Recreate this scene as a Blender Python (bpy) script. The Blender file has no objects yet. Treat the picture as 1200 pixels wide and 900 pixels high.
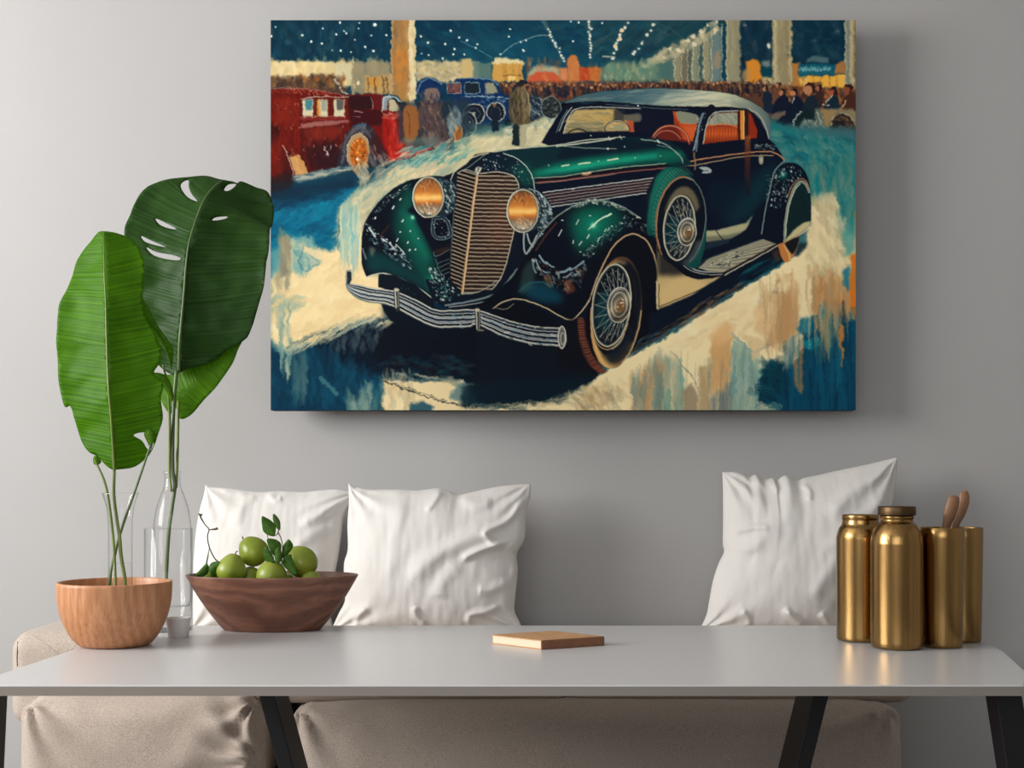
# ---------------------------------------------------------------- the printed picture on the canvas
import numpy as np
import math
PX0, PY0, PX1, PY1 = 317.0, 23.5, 1003.0, 481.0

class Pic:
    def __init__(s, S):
        s.S = S; s.W = int(round((PX1-PX0)*S)); s.H = int(round((PY1-PY0)*S))
        s.a = np.zeros((s.H, s.W, 3), np.float32)
        s.r = np.random.RandomState(7); s.bw = 1.0; s.ba = 1.0; s.bf = 0.0
    def _c(s, p): return (np.asarray(p, np.float64)-(PX0, PY0))*s.S
    def box(s, q, pad=0):
        x0 = max(0, int(q[:, 0].min()-pad)); x1 = min(s.W, int(q[:, 0].max()+pad)+2)
        y0 = max(0, int(q[:, 1].min()-pad)); y1 = min(s.H, int(q[:, 1].max()+pad)+2)
        return x0, y0, x1, y1
    def blend(s, b, m, col):
        x0, y0, x1, y1 = b
        if x1 <= x0 or y1 <= y0: return
        v = s.a[y0:y1, x0:x1]; c = np.asarray(col, np.float32)/255.0
        v += (c-v)*m[..., None]
    def polymask(s, q, feather=0.0):
        pad = feather*s.S*2+1
        b = x0, y0, x1, y1 = s.box(q, pad)
        if x1 <= x0 or y1 <= y0: return b, None
        X = np.arange(x0, x1)+.5; Y = np.arange(y0, y1)+.5
        m = np.zeros((y1-y0, x1-x0), bool)
        n = len(q)
        for i in range(n):
            ax, ay = q[i]; bx, by = q[(i+1) % n]
            if ay == by: continue
            if ay > by: ax, ay, bx, by = bx, by, ax, ay
            r0 = np.searchsorted(Y, ay); r1 = np.searchsorted(Y, by)
            if r1 <= r0: continue
            xi = ax+(Y[r0:r1]-ay)*(bx-ax)/(by-ay)
            m[r0:r1] ^= X[None, :] > xi[:, None]
        m = m.astype(np.float32)
        if feather > 0: m = s.blur(m, feather*s.S)
        return b, m
    def blur(s, m, r):
        k = max(1, int(round(r)))
        for ax in (0, 1, 0, 1):
            p = [(0, 0), (0, 0)]; p[ax] = (k+1, k)
            c = np.cumsum(np.pad(m, p, mode='edge'), axis=ax, dtype=np.float64)
            if ax == 0: m = (c[2*k+1:]-c[:-2*k-1])/(2*k+1)
            else: m = (c[:, 2*k+1:]-c[:, :-2*k-1])/(2*k+1)
            m = m.astype(np.float32)
        return m
    def grad(s, b, g):
        # g: (x0,y0,x1,y1,[(t,col),...]) linear, or ('r',cx,cy,rx,ry,[(t,col)...])
        x0, y0, x1, y1 = b
        X = (np.arange(x0, x1)+.5)/s.S+PX0; Y = (np.arange(y0, y1)+.5)/s.S+PY0
        if g[0] == 'r':
            _, cx, cy, rx, ry, st = g
            t = np.sqrt(((X[None]-cx)/rx)**2+((Y[:, None]-cy)/ry)**2)
        else:
            ax, ay, bx, by, st = g
            dx, dy = bx-ax, by-ay
            t = ((X[None]-ax)*dx+(Y[:, None]-ay)*dy)/(dx*dx+dy*dy)
        ts = [q[0] for q in st]; cs = np.array([q[1] for q in st], float)
        return np.stack([np.interp(t, ts, cs[:, k]) for k in range(3)], -1)
    def poly(s, p, col, a=1.0, f=0.0, sm=False):
        p = np.asarray(p, float)
        if sm: p = spl(p, True)
        b, m = s.polymask(s._c(p), f)
        if m is None: return
        m = m*a
        if isinstance(col, tuple) and (col[0] == 'r' or isinstance(col[-1], list)): col = s.grad(b, col)
        s.blend(b, m, col)
    def ell(s, cx, cy, rx, ry, col, a=1.0, f=0.0, rot=0.0, t0=0, t1=360):
        s.poly(ellp(cx, cy, rx, ry, rot, t0, t1), col, a, f)
    def line(s, p, w, col, a=1.0, f=0.35, sm=True, closed=False):
        p = np.asarray(p, float)
        if sm and len(p) > 2: p = spl(p, closed)
        elif closed: p = np.vstack([p, p[:1]])
        q = s._c(p); n = len(q)
        w = np.atleast_1d(np.asarray(w, float))
        ww = np.interp(np.linspace(0, 1, n), np.linspace(0, 1, len(w)), w)*s.S/2
        mx = ww.max()+s.S*f+1
        b = x0, y0, x1, y1 = s.box(q, mx)
        if x1 <= x0 or y1 <= y0: return
        M = np.zeros((y1-y0, x1-x0), np.float32)
        for i in range(n-1):
            A = q[i]; B = q[i+1]
            u0 = max(x0, int(min(A[0], B[0])-mx)); u1 = min(x1, int(max(A[0], B[0])+mx)+2)
            v0 = max(y0, int(min(A[1], B[1])-mx)); v1 = min(y1, int(max(A[1], B[1])+mx)+2)
            if u1 <= u0 or v1 <= v0: continue
            X = np.arange(u0, u1)[None]+.5; Y = np.arange(v0, v1)[:, None]+.5
            d = B-A; L = d@d+1e-9
            t = np.clip(((X-A[0])*d[0]+(Y-A[1])*d[1])/L, 0, 1)
            D = np.hypot(X-A[0]-t*d[0], Y-A[1]-t*d[1])
            hw = ww[i]+(ww[i+1]-ww[i])*t
            e = max(.6, f*s.S)
            mm = np.clip((hw-D)/e+.5, 0, 1)
            sub = M[v0-y0:v1-y0, u0-x0:u1-x0]
            np.maximum(sub, mm, out=sub)
        s.blend(b, M*a, col)
    def dot(s, x, y, r, col, a=1.0, f=.4):
        s.line([(x, y), (x+.01, y)], 2*r, col, a, f, sm=False)
    def glow(s, x, y, r, col, a=1.0):
        q = s._c([(x, y)]); b = x0, y0, x1, y1 = s.box(q, r*s.S)
        if x1 <= x0 or y1 <= y0: return
        X = np.arange(x0, x1)[None]+.5-q[0, 0]; Y = np.arange(y0, y1)[:, None]+.5-q[0, 1]
        m = np.clip(1-np.hypot(X, Y)/(r*s.S), 0, 1)**2
        s.blend(b, (m*a).astype(np.float32), col)
    def brush(s, region, n, cols, ln=(6, 16), w=(1, 3), ang=90, aj=10, a=.5, jit=12, f=.6):
        region = np.asarray(region, float); r = s.r
        x0, y0 = region.min(0); x1, y1 = region.max(0); k = 0; tries = 0
        while k < n and tries < n*12:
            tries += 1
            x = r.uniform(x0, x1); y = r.uniform(y0, y1)
            if not inside(region, x, y): continue
            k += 1
            c = np.array(cols[r.randint(len(cols))], float)+r.normal(0, jit)*np.array([1, 1, 1])+r.normal(0, jit*.3, 3)
            t = math.radians(ang+r.uniform(-aj, aj)); L = r.uniform(*ln)/2; W = r.uniform(*w)*s.bw
            dx, dy = math.cos(t)*L, math.sin(t)*L
            bx, by = r.normal(0, L*.04), r.normal(0, L*.04)
            s.line([(x-dx, y-dy), (x+bx, y+by), (x+dx, y+dy)], [W*.5, W, W*.3], np.clip(c, 0, 255), a*r.uniform(.5, 1)*s.ba, f+s.bf, sm=False)
    def specks(s, region, n, cols, rr=(.3, .9), a=.9, elong=0, ang=0):
        region = np.asarray(region, float); r = s.r
        x0, y0 = region.min(0); x1, y1 = region.max(0); k = 0
        for _ in range(n*12):
            if k >= n: break
            x = r.uniform(x0, x1); y = r.uniform(y0, y1)
            if not inside(region, x, y): continue
            k += 1
            c = cols[r.randint(len(cols))]; q = r.uniform(*rr)
            e = r.uniform(0, elong); t = math.radians(ang+r.uniform(-20, 20))
            s.line([(x, y), (x+.01+e*math.cos(t), y+e*math.sin(t))], 2*q, c, a*r.uniform(.4, 1), .3, sm=False)

def inside(P, x, y):
    X, Y = P[:, 0], P[:, 1]; X2, Y2 = np.roll(X, -1), np.roll(Y, -1)
    k = (Y > y) != (Y2 > y)
    if not k.any(): return False
    xi = X[k]+(y-Y[k])*(X2[k]-X[k])/(Y2[k]-Y[k])
    return bool((xi > x).sum() % 2)
def spl(p, closed=False, m=8):
    p = np.asarray(p, float); n = len(p)
    if closed: q = np.vstack([p[-1], p, p[0], p[1]]); segs = n
    else: q = np.vstack([2*p[0]-p[1], p, 2*p[-1]-p[-2]]); segs = n-1
    t = np.linspace(0, 1, m, endpoint=False)[:, None]
    o = []
    for i in range(segs):
        a, b, c, d = q[i], q[i+1], q[i+2], q[i+3]
        o.append(.5*(2*b+(c-a)*t+(2*a-5*b+4*c-d)*t**2+(3*b-a-3*c+d)*t**3))
    o = np.vstack(o)
    return o if closed else np.vstack([o, p[-1:]])
def ellp(cx, cy, rx, ry, rot=0.0, t0=0, t1=360, n=72):
    t = np.radians(np.linspace(t0, t1, n, endpoint=(t1-t0) < 359.9)); r = math.radians(rot)
    x = rx*np.cos(t); y = ry*np.sin(t)
    return np.stack([cx+x*math.cos(r)-y*math.sin(r), cy+x*math.sin(r)+y*math.cos(r)], 1)
def at(ox, oy, sc, *pts):
    return [(ox+x/sc, oy+y/sc) for x, y in pts]
def A_(*p): return at(310, 15, 5, *p)
def B_(*p): return at(540, 15, 5, *p)
def C_(*p): return at(770, 15, 5, *p)
def D_(*p): return at(310, 165, 5, *p)
def E_(*p): return at(540, 165, 5, *p)
def F_(*p): return at(770, 165, 5, *p)
def G_(*p): return at(310, 315, 5, *p)
def H_(*p): return at(540, 315, 5, *p)
def I_(*p): return at(770, 315, 5, *p)
def J_(*p): return at(400, 190, 7.5, *p)
def K_(*p): return at(560, 190, 7.5, *p)
def L_(*p): return at(660, 290, 7.5, *p)
def M_(*p): return at(880, 60, 7.5, *p)
def N_(*p): return at(310, 90, 7.5, *p)

CREAM = (248, 226, 172); CREAM2 = (232, 206, 150); TAN = (200, 160, 105); NAVY = (4, 14, 34); INK = (3, 9, 22)
WHT = (226, 228, 220)

def paint_background(P):
    # hall ceiling
    P.poly([(317, 23), (1004, 23), (1004, 120), (317, 120)], (317, 0, 1003, 0, [(0, (6, 46, 62)), (.3, (4, 52, 74)), (.5, (8, 66, 88)), (.68, (26, 72, 82)), (1, (6, 44, 64))]))
    P.brush([(317, 24), (460, 24), (460, 72), (317, 72)], 260, [(3, 40, 58), (6, 66, 88), (2, 34, 54), (50, 86, 92), (5, 56, 76)], (6, 18), (2, 6), 88, 12, .5, 6)
    P.brush([(487, 24), (770, 24), (770, 66), (487, 80)], 330, [(4, 52, 78), (16, 84, 104), (3, 42, 66), (40, 84, 90), (30, 62, 74)], (8, 26), (2, 6), 25, 40, .45, 6)
    P.brush([(690, 24), (850, 24), (800, 50), (770, 70), (700, 66)], 160, [(40, 76, 82), (16, 60, 76), (62, 92, 92), (22, 50, 64)], (10, 30), (1, 4), -32, 15, .45, 6)
    P.poly(B_((0, 120), (500, 130), (600, 260), (800, 270), (800, 330), (0, 330)), (20, 92, 112), .35, 5)
    # lit band behind the crowd
    P.poly([(317, 71), (413, 72), (413, 101), (317, 103)], (317, 0, 413, 0, [(0, (206, 190, 140)), (.35, (236, 212, 160)), (1, (196, 178, 128))]), 1, .5)
    P.brush([(317, 72), (458, 72), (458, 100), (317, 100)], 160, [(244, 224, 170), (214, 180, 110), (196, 172, 124), (226, 196, 130)], (5, 14), (2, 5), 90, 8, .55, 8)
    P.poly(A_((510, 290), (735, 280), (740, 470), (500, 470)), (150, 138, 106), .9, 1)
    P.poly(A_((410, 300), (508, 292), (508, 390), (430, 400)), (206, 196, 158), .8, .6)
    P.poly(A_((580, 370), (740, 365), (740, 470), (580, 470)), (190, 152, 92), .9, 1)
    P.poly(A_((595, 375), (670, 372), (665, 425), (600, 425)), (200, 136, 52), .8, .8)
    for x in (600, 640, 690, 712): P.line(A_((x, 380), (x+4, 465)), 2, (92, 66, 40), .8)
    P.dot(*A_((545, 410))[0], 2.4, (236, 216, 170)); P.line(A_((520, 420), (512, 470)), 2, (196, 176, 130), .8)
    # crowd left
    P.poly(A_((35, 370), (240, 372), (330, 355), (440, 380), (480, 470), (35, 460)), (84, 58, 40), .9, 1.2)
    P.brush([(317, 90), (404, 88), (404, 104), (317, 105)], 150, [(52, 34, 30), (110, 70, 40), (150, 110, 66), (40, 36, 38)], (3, 8), (1.5, 4), 90, 30, .7, 8)
    for x in (250, 310, 380, 455): P.dot(*A_((x, 375+(x % 3)*8))[0], 2.2, (150, 84, 40), .9)
    P.line(A_((410, 380), (440, 450), (490, 470)), 1.6, (214, 206, 180), .8)
    # first column
    P.poly([(458, 23), (486, 23), (486, 128), (458, 108)], (458, 0, 486, 0, [(0, (214, 190, 140)), (.1, (150, 116, 74)), (.5, (170, 124, 66)), (.7, (190, 150, 94)), (.76, (238, 220, 172)), (1, (222, 202, 152))]))
    P.poly([(460, 58), (476, 58), (477, 96), (461, 96)], (206, 124, 44), .8, 3)
    P.brush([(459, 24), (478, 24), (478, 105), (459, 105)], 110, [(150, 110, 66), (196, 136, 66), (176, 126, 74), (128, 104, 72)], (6, 16), (1.5, 4), 90, 8, .5, 8)
    P.brush([(478, 24), (485, 24), (485, 115), (478, 110)], 60, [(240, 226, 186), (206, 184, 132)], (4, 12), (1, 2.5), 90, 8, .6, 6)
    # band right of the column
    P.poly([(487, 71), (560, 72), (560, 96), (487, 96)], (200, 184, 138), 1, 1)
    P.brush([(487, 72), (545, 72), (545, 92), (487, 92)], 120, [(230, 214, 168), (150, 140, 110), (206, 170, 110), (176, 166, 128)], (4, 12), (1.5, 3.5), 10, 60, .6, 10)
    P.poly(B_((0, 275), (60, 265), (75, 380), (0, 380)), (206, 180, 120), 1, .6)
    P.poly(B_((70, 290), (170, 290), (180, 385), (70, 385)), (96, 124, 112), .9, .8)
    P.poly(B_((175, 290), (200, 265), (320, 262), (375, 290), (360, 310), (175, 305)), (232, 214, 160), 1, .5)
    P.poly(B_((180, 300), (360, 295), (360, 400), (180, 395)), (180, 0, 612, 0, [(0, (224, 158, 62)), (1, (210, 160, 80))]), 1, .4)
    for x in (250, 262, 300, 340): P.line(B_((x, 300), (x, 395)), 1, (150, 96, 40), .6)
    P.line(B_((250, 365), (350, 362)), 1.2, (110, 70, 36), .8)
    P.poly(B_((265, 370), (320, 370), (320, 400), (265, 400)), (244, 206, 120), .9, .4)
    # dome, tower, red boxes
    P.poly(B_((400, 330), (460, 300), (580, 320), (580, 400), (380, 400)), (214, 196, 150), .8, 1.5)
    P.poly(B_((385, 400), (400, 365), (440, 342), (500, 338), (550, 352), (580, 380), (585, 410)), (204, 90, 56), 1, .5)
    P.poly(B_((580, 325), (625, 322), (625, 400), (580, 400)), (214, 132, 82), 1, .5)
    P.poly(B_((625, 262), (640, 245), (680, 250), (692, 300), (692, 400), (625, 400)), (204, 124, 66), 1, .4)
    P.poly(B_((690, 320), (750, 318), (752, 400), (690, 400)), (190, 68, 36), 1, .4)
    P.poly(B_((745, 318), (820, 312), (822, 400), (745, 400)), (198, 112, 50), 1, .5)
    P.brush([(616, 66), (704, 78), (704, 96), (616, 96)], 90, [(214, 96, 56), (226, 150, 96), (180, 70, 40), (206, 130, 60)], (4, 10), (1, 3), 90, 12, .45, 8)
    # teal mist with cream glints to the right
    P.poly(B_((820, 320), (900, 280), (1060, 300), (1200, 200), (1200, 400), (820, 400)), (112, 140, 116), .95, 2.5)
    P.poly(C_((0, 240), (100, 200), (340, 90), (400, 60), (400, 420), (0, 420)), (104, 122, 104), .95, 1.5)
    P.brush([(704, 78), (770, 66), (780, 95), (704, 95)], 90, [(70, 132, 118), (206, 190, 130), (150, 160, 126), (96, 140, 124)], (4, 12), (2, 4), 90, 20, .6, 8)
    P.brush(B_((1060, 290), (1200, 215), (1200, 290), (1080, 330)), 40, [(196, 190, 150), (160, 166, 136)], (5, 10), (1.5, 3), -25, 12, .7, 8)
    P.poly(C_((0, 280), (90, 280), (90, 390), (0, 390)), (66, 110, 106), .8, 2)
    # receding colonnade
    for x0, x1, y0, c in ((92, 130, 215, (150, 146, 118)), (134, 168, 205, (120, 112, 88)), (170, 196, 200, (90, 96, 84)), (198, 232, 190, (142, 148, 120)), (236, 262, 180, (64, 92, 92)), (266, 305, 115, (156, 152, 120)), (312, 368, 105, (112, 134, 132)), (370, 400, 60, (12, 62, 84))):
        P.poly(C_((x0, y0), (x1, y0-8), (x1, 420), (x0, 420)), c, .95, .3)
        P.line(C_((x0+4, y0), (x0+5, 400)), 1.1, (224, 214, 176), .75)
    P.poly(C_((330, 230), (366, 225), (366, 320), (330, 330)), (176, 148, 112), .7, 1)
    P.brush(C_((0, 235), (200, 130), (345, 40), (365, 95), (200, 210), (0, 290)), 150, [(230, 214, 170), (186, 170, 130), (206, 190, 150), (150, 150, 124)], (2, 7), (1.5, 4), -30, 60, .7, 10)
    for x, y, r in ((175, 160, 3), (215, 180, 3), (212, 135, 2.4), (258, 108, 2.6), (345, 52, 2.2), (335, 100, 2.5), (290, 70, 2.2), (75, 210, 2.5), (120, 215, 2.4), (40, 262, 2)): P.dot(*C_((x, y))[0], r, (240, 226, 190), .9)
    # big columns
    P.poly([(850, 23), (868.5, 23), (868.5, 98), (850, 98)], (850, 0, 868, 0, [(0, (214, 202, 158)), (.15, (156, 150, 118)), (.8, (150, 146, 116)), (1, (120, 124, 104))]))
    P.poly([(867, 23), (905, 23), (905, 100), (867, 100)], (10, 50, 70), 1, .5)
    P.brush([(868, 24), (903, 24), (903, 66), (868, 84)], 80, [(4, 40, 62), (8, 56, 78), (60, 76, 82), (4, 32, 52)], (6, 18), (3, 6), 90, 15, .5, 5)
    P.poly(C_((520, 280), (560, 262), (600, 285), (608, 400), (520, 420)), (228, 146, 46), 1, .7)
    P.poly(C_((500, 330), (540, 320), (540, 410), (490, 400)), (196, 150, 90), .8, 1.2)
    P.poly(C_((610, 310), (668, 300), (668, 372), (610, 376)), (4, 66, 80), 1, .4)
    P.poly(C_((610, 280), (660, 275), (660, 310), (610, 310)), (150, 158, 146), .8, 1)
    P.poly(C_((610, 375), (668, 372), (668, 420), (610, 420)), (206, 184, 126), 1, .5)
    P.glow(*C_((650, 190))[0], 6, (232, 226, 200), .9); P.dot(*C_((650, 190))[0], 2.4, (240, 232, 206))
    P.glow(*C_((510, 68))[0], 4, (190, 196, 180), .8)
    P.poly([(904, 23), (928, 23), (928, 103), (904, 103)], (904, 0, 928, 0, [(0, (120, 116, 92)), (.12, (220, 204, 158)), (.3, (160, 148, 112)), (.75, (152, 138, 102)), (.9, (214, 196, 146)), (1, (150, 130, 92))]))
    P.brush([(905, 24), (927, 24), (927, 100), (905, 100)], 60, [(176, 162, 122), (140, 128, 96), (200, 184, 138)], (8, 20), (1, 3), 90, 5, .45, 6)
    P.brush([(851, 24), (867, 24), (867, 95), (851, 95)], 50, [(166, 158, 124), (130, 130, 106), (196, 180, 136)], (8, 20), (1, 3), 90, 5, .45, 6)
    P.poly([(928, 23), (990, 23), (990, 76), (928, 76)], (5, 46, 66), 1, .3)
    P.brush([(928, 24), (988, 24), (988, 70), (928, 70)], 110, [(4, 38, 58), (7, 60, 84), (5, 50, 74), (46, 80, 92)], (6, 20), (3, 6), 60, 60, .45, 5)
    P.glow(*C_((1045, 110))[0], 7, (120, 136, 132), .6); P.glow(*C_((920, 160))[0], 5, (90, 120, 124), .7)
    P.poly(C_((870, 265), (920, 248), (1000, 262), (1000, 290), (870, 290)), (110, 140, 136), .7, 1)
    # sign over the stalls
    P.poly(C_((1035, 300), (1100, 275), (1100, 350), (1030, 360)), (196, 130, 70), .9, .6)
    P.poly(C_((828, 300), (1040, 296), (1040, 360), (828, 366)), (10, 92, 112), 1, .3)
    for i, x in enumerate(range(835, 1010, 9)):
        h = (318, 316, 322)[i % 3]
        P.line(C_((x, h), (x+(i % 2)*3, 338)), 1.1, (140, 196, 196), .9)
        if i % 2: P.line(C_((x-4, 327+(i % 3)*4), (x+5, 326+(i % 3)*4)), .9, (150, 200, 200), .8)
    P.line(C_((835, 352), (1030, 350)), .7, (90, 140, 130), .5)
    P.poly(C_((820, 368), (1100, 360), (1100, 440), (820, 440)), (820, 0, 990, 0, [(0, (230, 160, 52)), (1, (250, 190, 76))]), 1, .4)
    P.poly(C_((825, 368), (880, 366), (880, 420), (825, 420)), (240, 196, 110), .8, .6)
    for x in (850, 905, 960, 1005, 1045): P.line(C_((x, 365), (x, 440)), 1, (176, 100, 30), .7)
    P.poly(C_((788, 290), (826, 290), (826, 430), (788, 430)), (190, 128, 66), 1, .5)
    P.poly([(989.5, 23), (1003, 23), (1003, 110), (989.5, 105)], (989, 0, 1003, 0, [(0, (196, 192, 164)), (.3, (120, 128, 116)), (.6, (206, 190, 146)), (.8, (160, 140, 100)), (1, (104, 84, 60))]))

def paint_lights(P):
    for x, y in ((65, 82), (40, 135), (220, 130), (272, 168), (478, 120), (528, 156), (588, 200), (442, 55), (340, 92), (395, 220), (445, 222), (505, 230), (637, 222), (624, 132), (712, 130), (335, 180), (465, 105), (420, 125), (915, 137), (957, 175), (1058, 182), (1112, 210), (1168, 242), (1090, 105), (1105, 243), (960, 246), (1042, 268), (555, 60), (550, 92), (1185, 160), (1140, 145), (920, 238)):
        r = 1.3 if (x*7+y) % 3 else .8
        P.glow(*A_((x, y))[0], 3.4, (90, 150, 160), .55); P.dot(*A_((x, y))[0], r, (232, 240, 228), .95)
    P.glow(*A_((645, 70))[0], 5, (180, 200, 196), .9); P.dot(*A_((645, 70))[0], 1.7, (250, 250, 240))
    for x, y in ((38, 162), (95, 184), (84, 206), (20, 242), (286, 95), (368, 222), (362, 218), (380, 160), (655, 165), (688, 55), (828, 60), (642, 50), (350, 170), (280, 140), (230, 242)):
        P.glow(*B_((x, y))[0], 3.2, (110, 160, 166), .5); P.dot(*B_((x, y))[0], 1.1, (232, 240, 230), .95)
    P.line(B_((230, 245), (300, 190), (380, 155), (470, 130), (540, 140)), .9, (180, 206, 200), .6)
    P.line(B_((0, 165), (80, 205), (180, 260)), .9, (150, 186, 186), .5)
    def string(p, n, r, a=.9, c=(238, 236, 214)):
        q = spl(p, False, 24)
        for k in range(n):
            x, y = q[int(k*(len(q)-1)/(n-1))]
            x += P.r.normal(0, .9); y += P.r.normal(0, .7)
            P.line([(x-r*P.r.rand(), y), (x+r*P.r.rand(), y+P.r.normal(0, .8))], r*1.3, (190, 206, 196), .5, .6, sm=False)
            P.glow(x, y, r*2.6, (130, 160, 160), .6); P.dot(x, y, r*P.r.uniform(.6, 1.15), c, a)
    P.line(B_((480, 40), (530, 140), (605, 290)), [5, 3.5, 1.5], (110, 126, 120), .5, 1.5)
    string(B_((515, 95), (545, 160), (575, 215), (605, 285)), 13, 1.4)
    P.line(B_((750, 40), (755, 150), (758, 265)), [3, 3.5, 3], (84, 112, 116), .5, 1.5)
    string(B_((752, 45), (752, 140), (758, 262)), 15, 1.4)
    string(B_((972, 60), (935, 120), (905, 195), (888, 262)), 9, 1.8)
    string(B_((1135, 62), (1085, 140), (1040, 210), (1010, 245)), 7, 2.0)
    for x, y in ((940, 102), (930, 152), (904, 195)): P.dot(*B_((x, y))[0], 2.6, (236, 216, 176))
    P.line(B_((830, 255), (900, 258)), 1.6, (190, 196, 176), .8)
    P.line(C_((0, 60), (80, 95), (150, 150)), 1.4, (60, 90, 92), .6, 1)
    P.line(C_((0, 90), (60, 130)), 3, (60, 84, 86), .5, 1)

def paint_crowd(P):
    P.poly([(580, 97), (640, 95), (705, 96), (770, 96), (850, 96), (930, 100), (1003, 104), (1003, 150), (900, 150), (860, 113), (600, 120)], (96, 60, 44), .95, 1.5)
    P.brush([(582, 96), (770, 96), (770, 116), (582, 118)], 420, [(206, 120, 64), (60, 34, 36), (150, 96, 60), (226, 170, 110), (30, 26, 38), (176, 76, 48), (110, 92, 84)], (2, 6), (1, 2.6), 90, 35, .75, 12)
    P.brush([(770, 95), (900, 95), (905, 112), (770, 108)], 260, [(176, 110, 60), (40, 28, 34), (130, 84, 54), (206, 160, 96), (24, 28, 44), (86, 60, 50)], (2, 7), (1, 3), 90, 30, .75, 12)
    for i in range(64):
        x = 584+i*4.9+P.r.normal(0, 1); y = 99+P.r.normal(0, 1.6)-(2 if x > 740 else 0)
        dk = ((28, 26, 40), (52, 32, 34), (90, 60, 48), (20, 30, 48))[P.r.randint(4)]
        P.line([(x, y+3), (x+.3, y+11)], [2.4, 4], dk, .8, .5)
        P.dot(x, y, 1.2, ((196, 128, 84), (226, 168, 118), (70, 40, 34))[P.r.randint(3)], .9)
    for x0, x1 in ((475, 520), (570, 620), (715, 750)): P.poly(B_((x0, 435), (x1, 425), (x1, 490), (x0, 492)), (24, 30, 48), .7, .8)
    # standing people at the right
    P.brush([(905, 100), (1002, 104), (1002, 132), (905, 128)], 200, [(196, 110, 48), (120, 66, 40), (50, 30, 30), (230, 160, 80), (80, 52, 44)], (3, 9), (1.5, 4), 90, 30, .7, 12)
    def man(h, hr, body, suit, face=(196, 132, 92), hair=(36, 24, 24)):
        P.poly(body, suit, .97, .4, True); P.dot(h[0], h[1], hr, hair); P.dot(h[0]-hr*.45, h[1]+hr*.35, hr*.75, face, .95)
    Q = M_
    man(Q((125, 315))[0], 3.2, Q((100, 360), (130, 340), (170, 370), (200, 440), (205, 540), (110, 520), (96, 430)), (20, 36, 56))
    man(Q((235, 290))[0], 3, Q((200, 330), (250, 320), (270, 400), (230, 470), (180, 440)), (110, 70, 52), (206, 128, 84))
    man(Q((272, 352))[0], 3.3, Q((250, 390), (290, 375), (330, 440), (340, 550), (190, 540), (215, 430)), (12, 22, 44))
    man(Q((375, 352))[0], 4.4, Q((350, 420), (400, 390), (450, 430), (480, 520), (420, 560), (370, 640), (340, 720), (240, 660), (180, 560), (280, 520)), (10, 24, 44), (206, 136, 90))
    P.poly(Q((170, 560), (240, 530), (290, 510), (300, 540), (230, 600), (180, 600)), (128, 106, 88), .9, .8)
    P.line(Q((355, 440), (375, 405)), 1.2, (196, 196, 190))
    man(Q((515, 320))[0], 7, Q((470, 420), (560, 370), (620, 420), (600, 490), (470, 520)), (22, 38, 50), (196, 136, 96), (58, 30, 22))
    P.poly(Q((545, 265), (600, 258), (625, 280), (600, 300), (560, 300)), (120, 84, 54), .95, .5)
    man(Q((590, 320))[0], 3.6, Q((560, 350), (615, 340), (630, 410), (590, 470)), (60, 40, 36), (176, 110, 74))
    man(Q((715, 350))[0], 5.2, Q((670, 430), (710, 380), (750, 400), (775, 500), (640, 500)), (14, 40, 56), (180, 92, 62), (40, 26, 26))
    P.line(Q((655, 440), (690, 400), (710, 380)), 1.5, (206, 200, 184)); P.line(Q((630, 468), (680, 472)), 1.4, (222, 206, 180))
    man(Q((850, 320))[0], 5.6, Q((800, 420), (850, 365), (905, 370), (920, 510), (790, 505)), (74, 40, 30), (150, 84, 56), (44, 24, 22))
    P.line(Q((790, 495), (830, 430)), 1.3, (206, 176, 140))
    # parked grey car at the right
    P.poly(Q((600, 500), (900, 505), (922, 540), (922, 640), (880, 700), (640, 700), (600, 600)), (150, 138, 104), .9, 1)
    P.poly(Q((600, 505), (740, 510), (690, 640), (630, 690)), (160, 132, 86), .9, .8)
    P.poly(Q((370, 680), (380, 590), (430, 525), (500, 505), (560, 530), (570, 600), (560, 740), (420, 760)), (10, 34, 42), .95, 1, True)
    P.line(Q((365, 690), (372, 610), (410, 545), (440, 528)), 1.6, (196, 206, 190), .9)
    P.poly(Q((440, 620), (480, 590), (560, 620), (560, 700), (470, 700), (430, 660)), (120, 140, 126), .9, .8, True)
    P.poly(Q((560, 510), (590, 500), (625, 560), (640, 720), (590, 730), (555, 640)), (96, 116, 104), .9, .6, True)
    P.line(Q((470, 680), (540, 720), (620, 745), (660, 715)), 2.6, (206, 210, 190), .9)
    P.line(Q((570, 520), (600, 600), (640, 700)), 1.4, (206, 212, 196), .8)
    P.brush(Q((430, 600), (560, 600), (640, 740), (470, 720)), 60, [(214, 220, 204), (40, 66, 66), (150, 160, 140), (16, 36, 40)], (2, 6), (.8, 2), 30, 60, .7, 10)
    P.ell(*Q((790, 670))[0], 15, 19, (46, 36, 32), .95, .8, 8); P.ell(*Q((765, 690))[0], 9, 14, (30, 26, 30), .9, .8, 8)
    P.line(Q((690, 640), (720, 570), (800, 535), (880, 580), (895, 640)), 1.8, (184, 172, 136), .9)
    P.brush(Q((720, 570), (880, 580), (880, 760), (700, 740)), 60, [(120, 84, 54), (60, 40, 36), (30, 30, 36), (150, 110, 70)], (3, 8), (1, 3), 60, 60, .6, 8)
    P.glow(*Q((840, 595))[0], 1.8, (230, 200, 160), .9)

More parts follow.
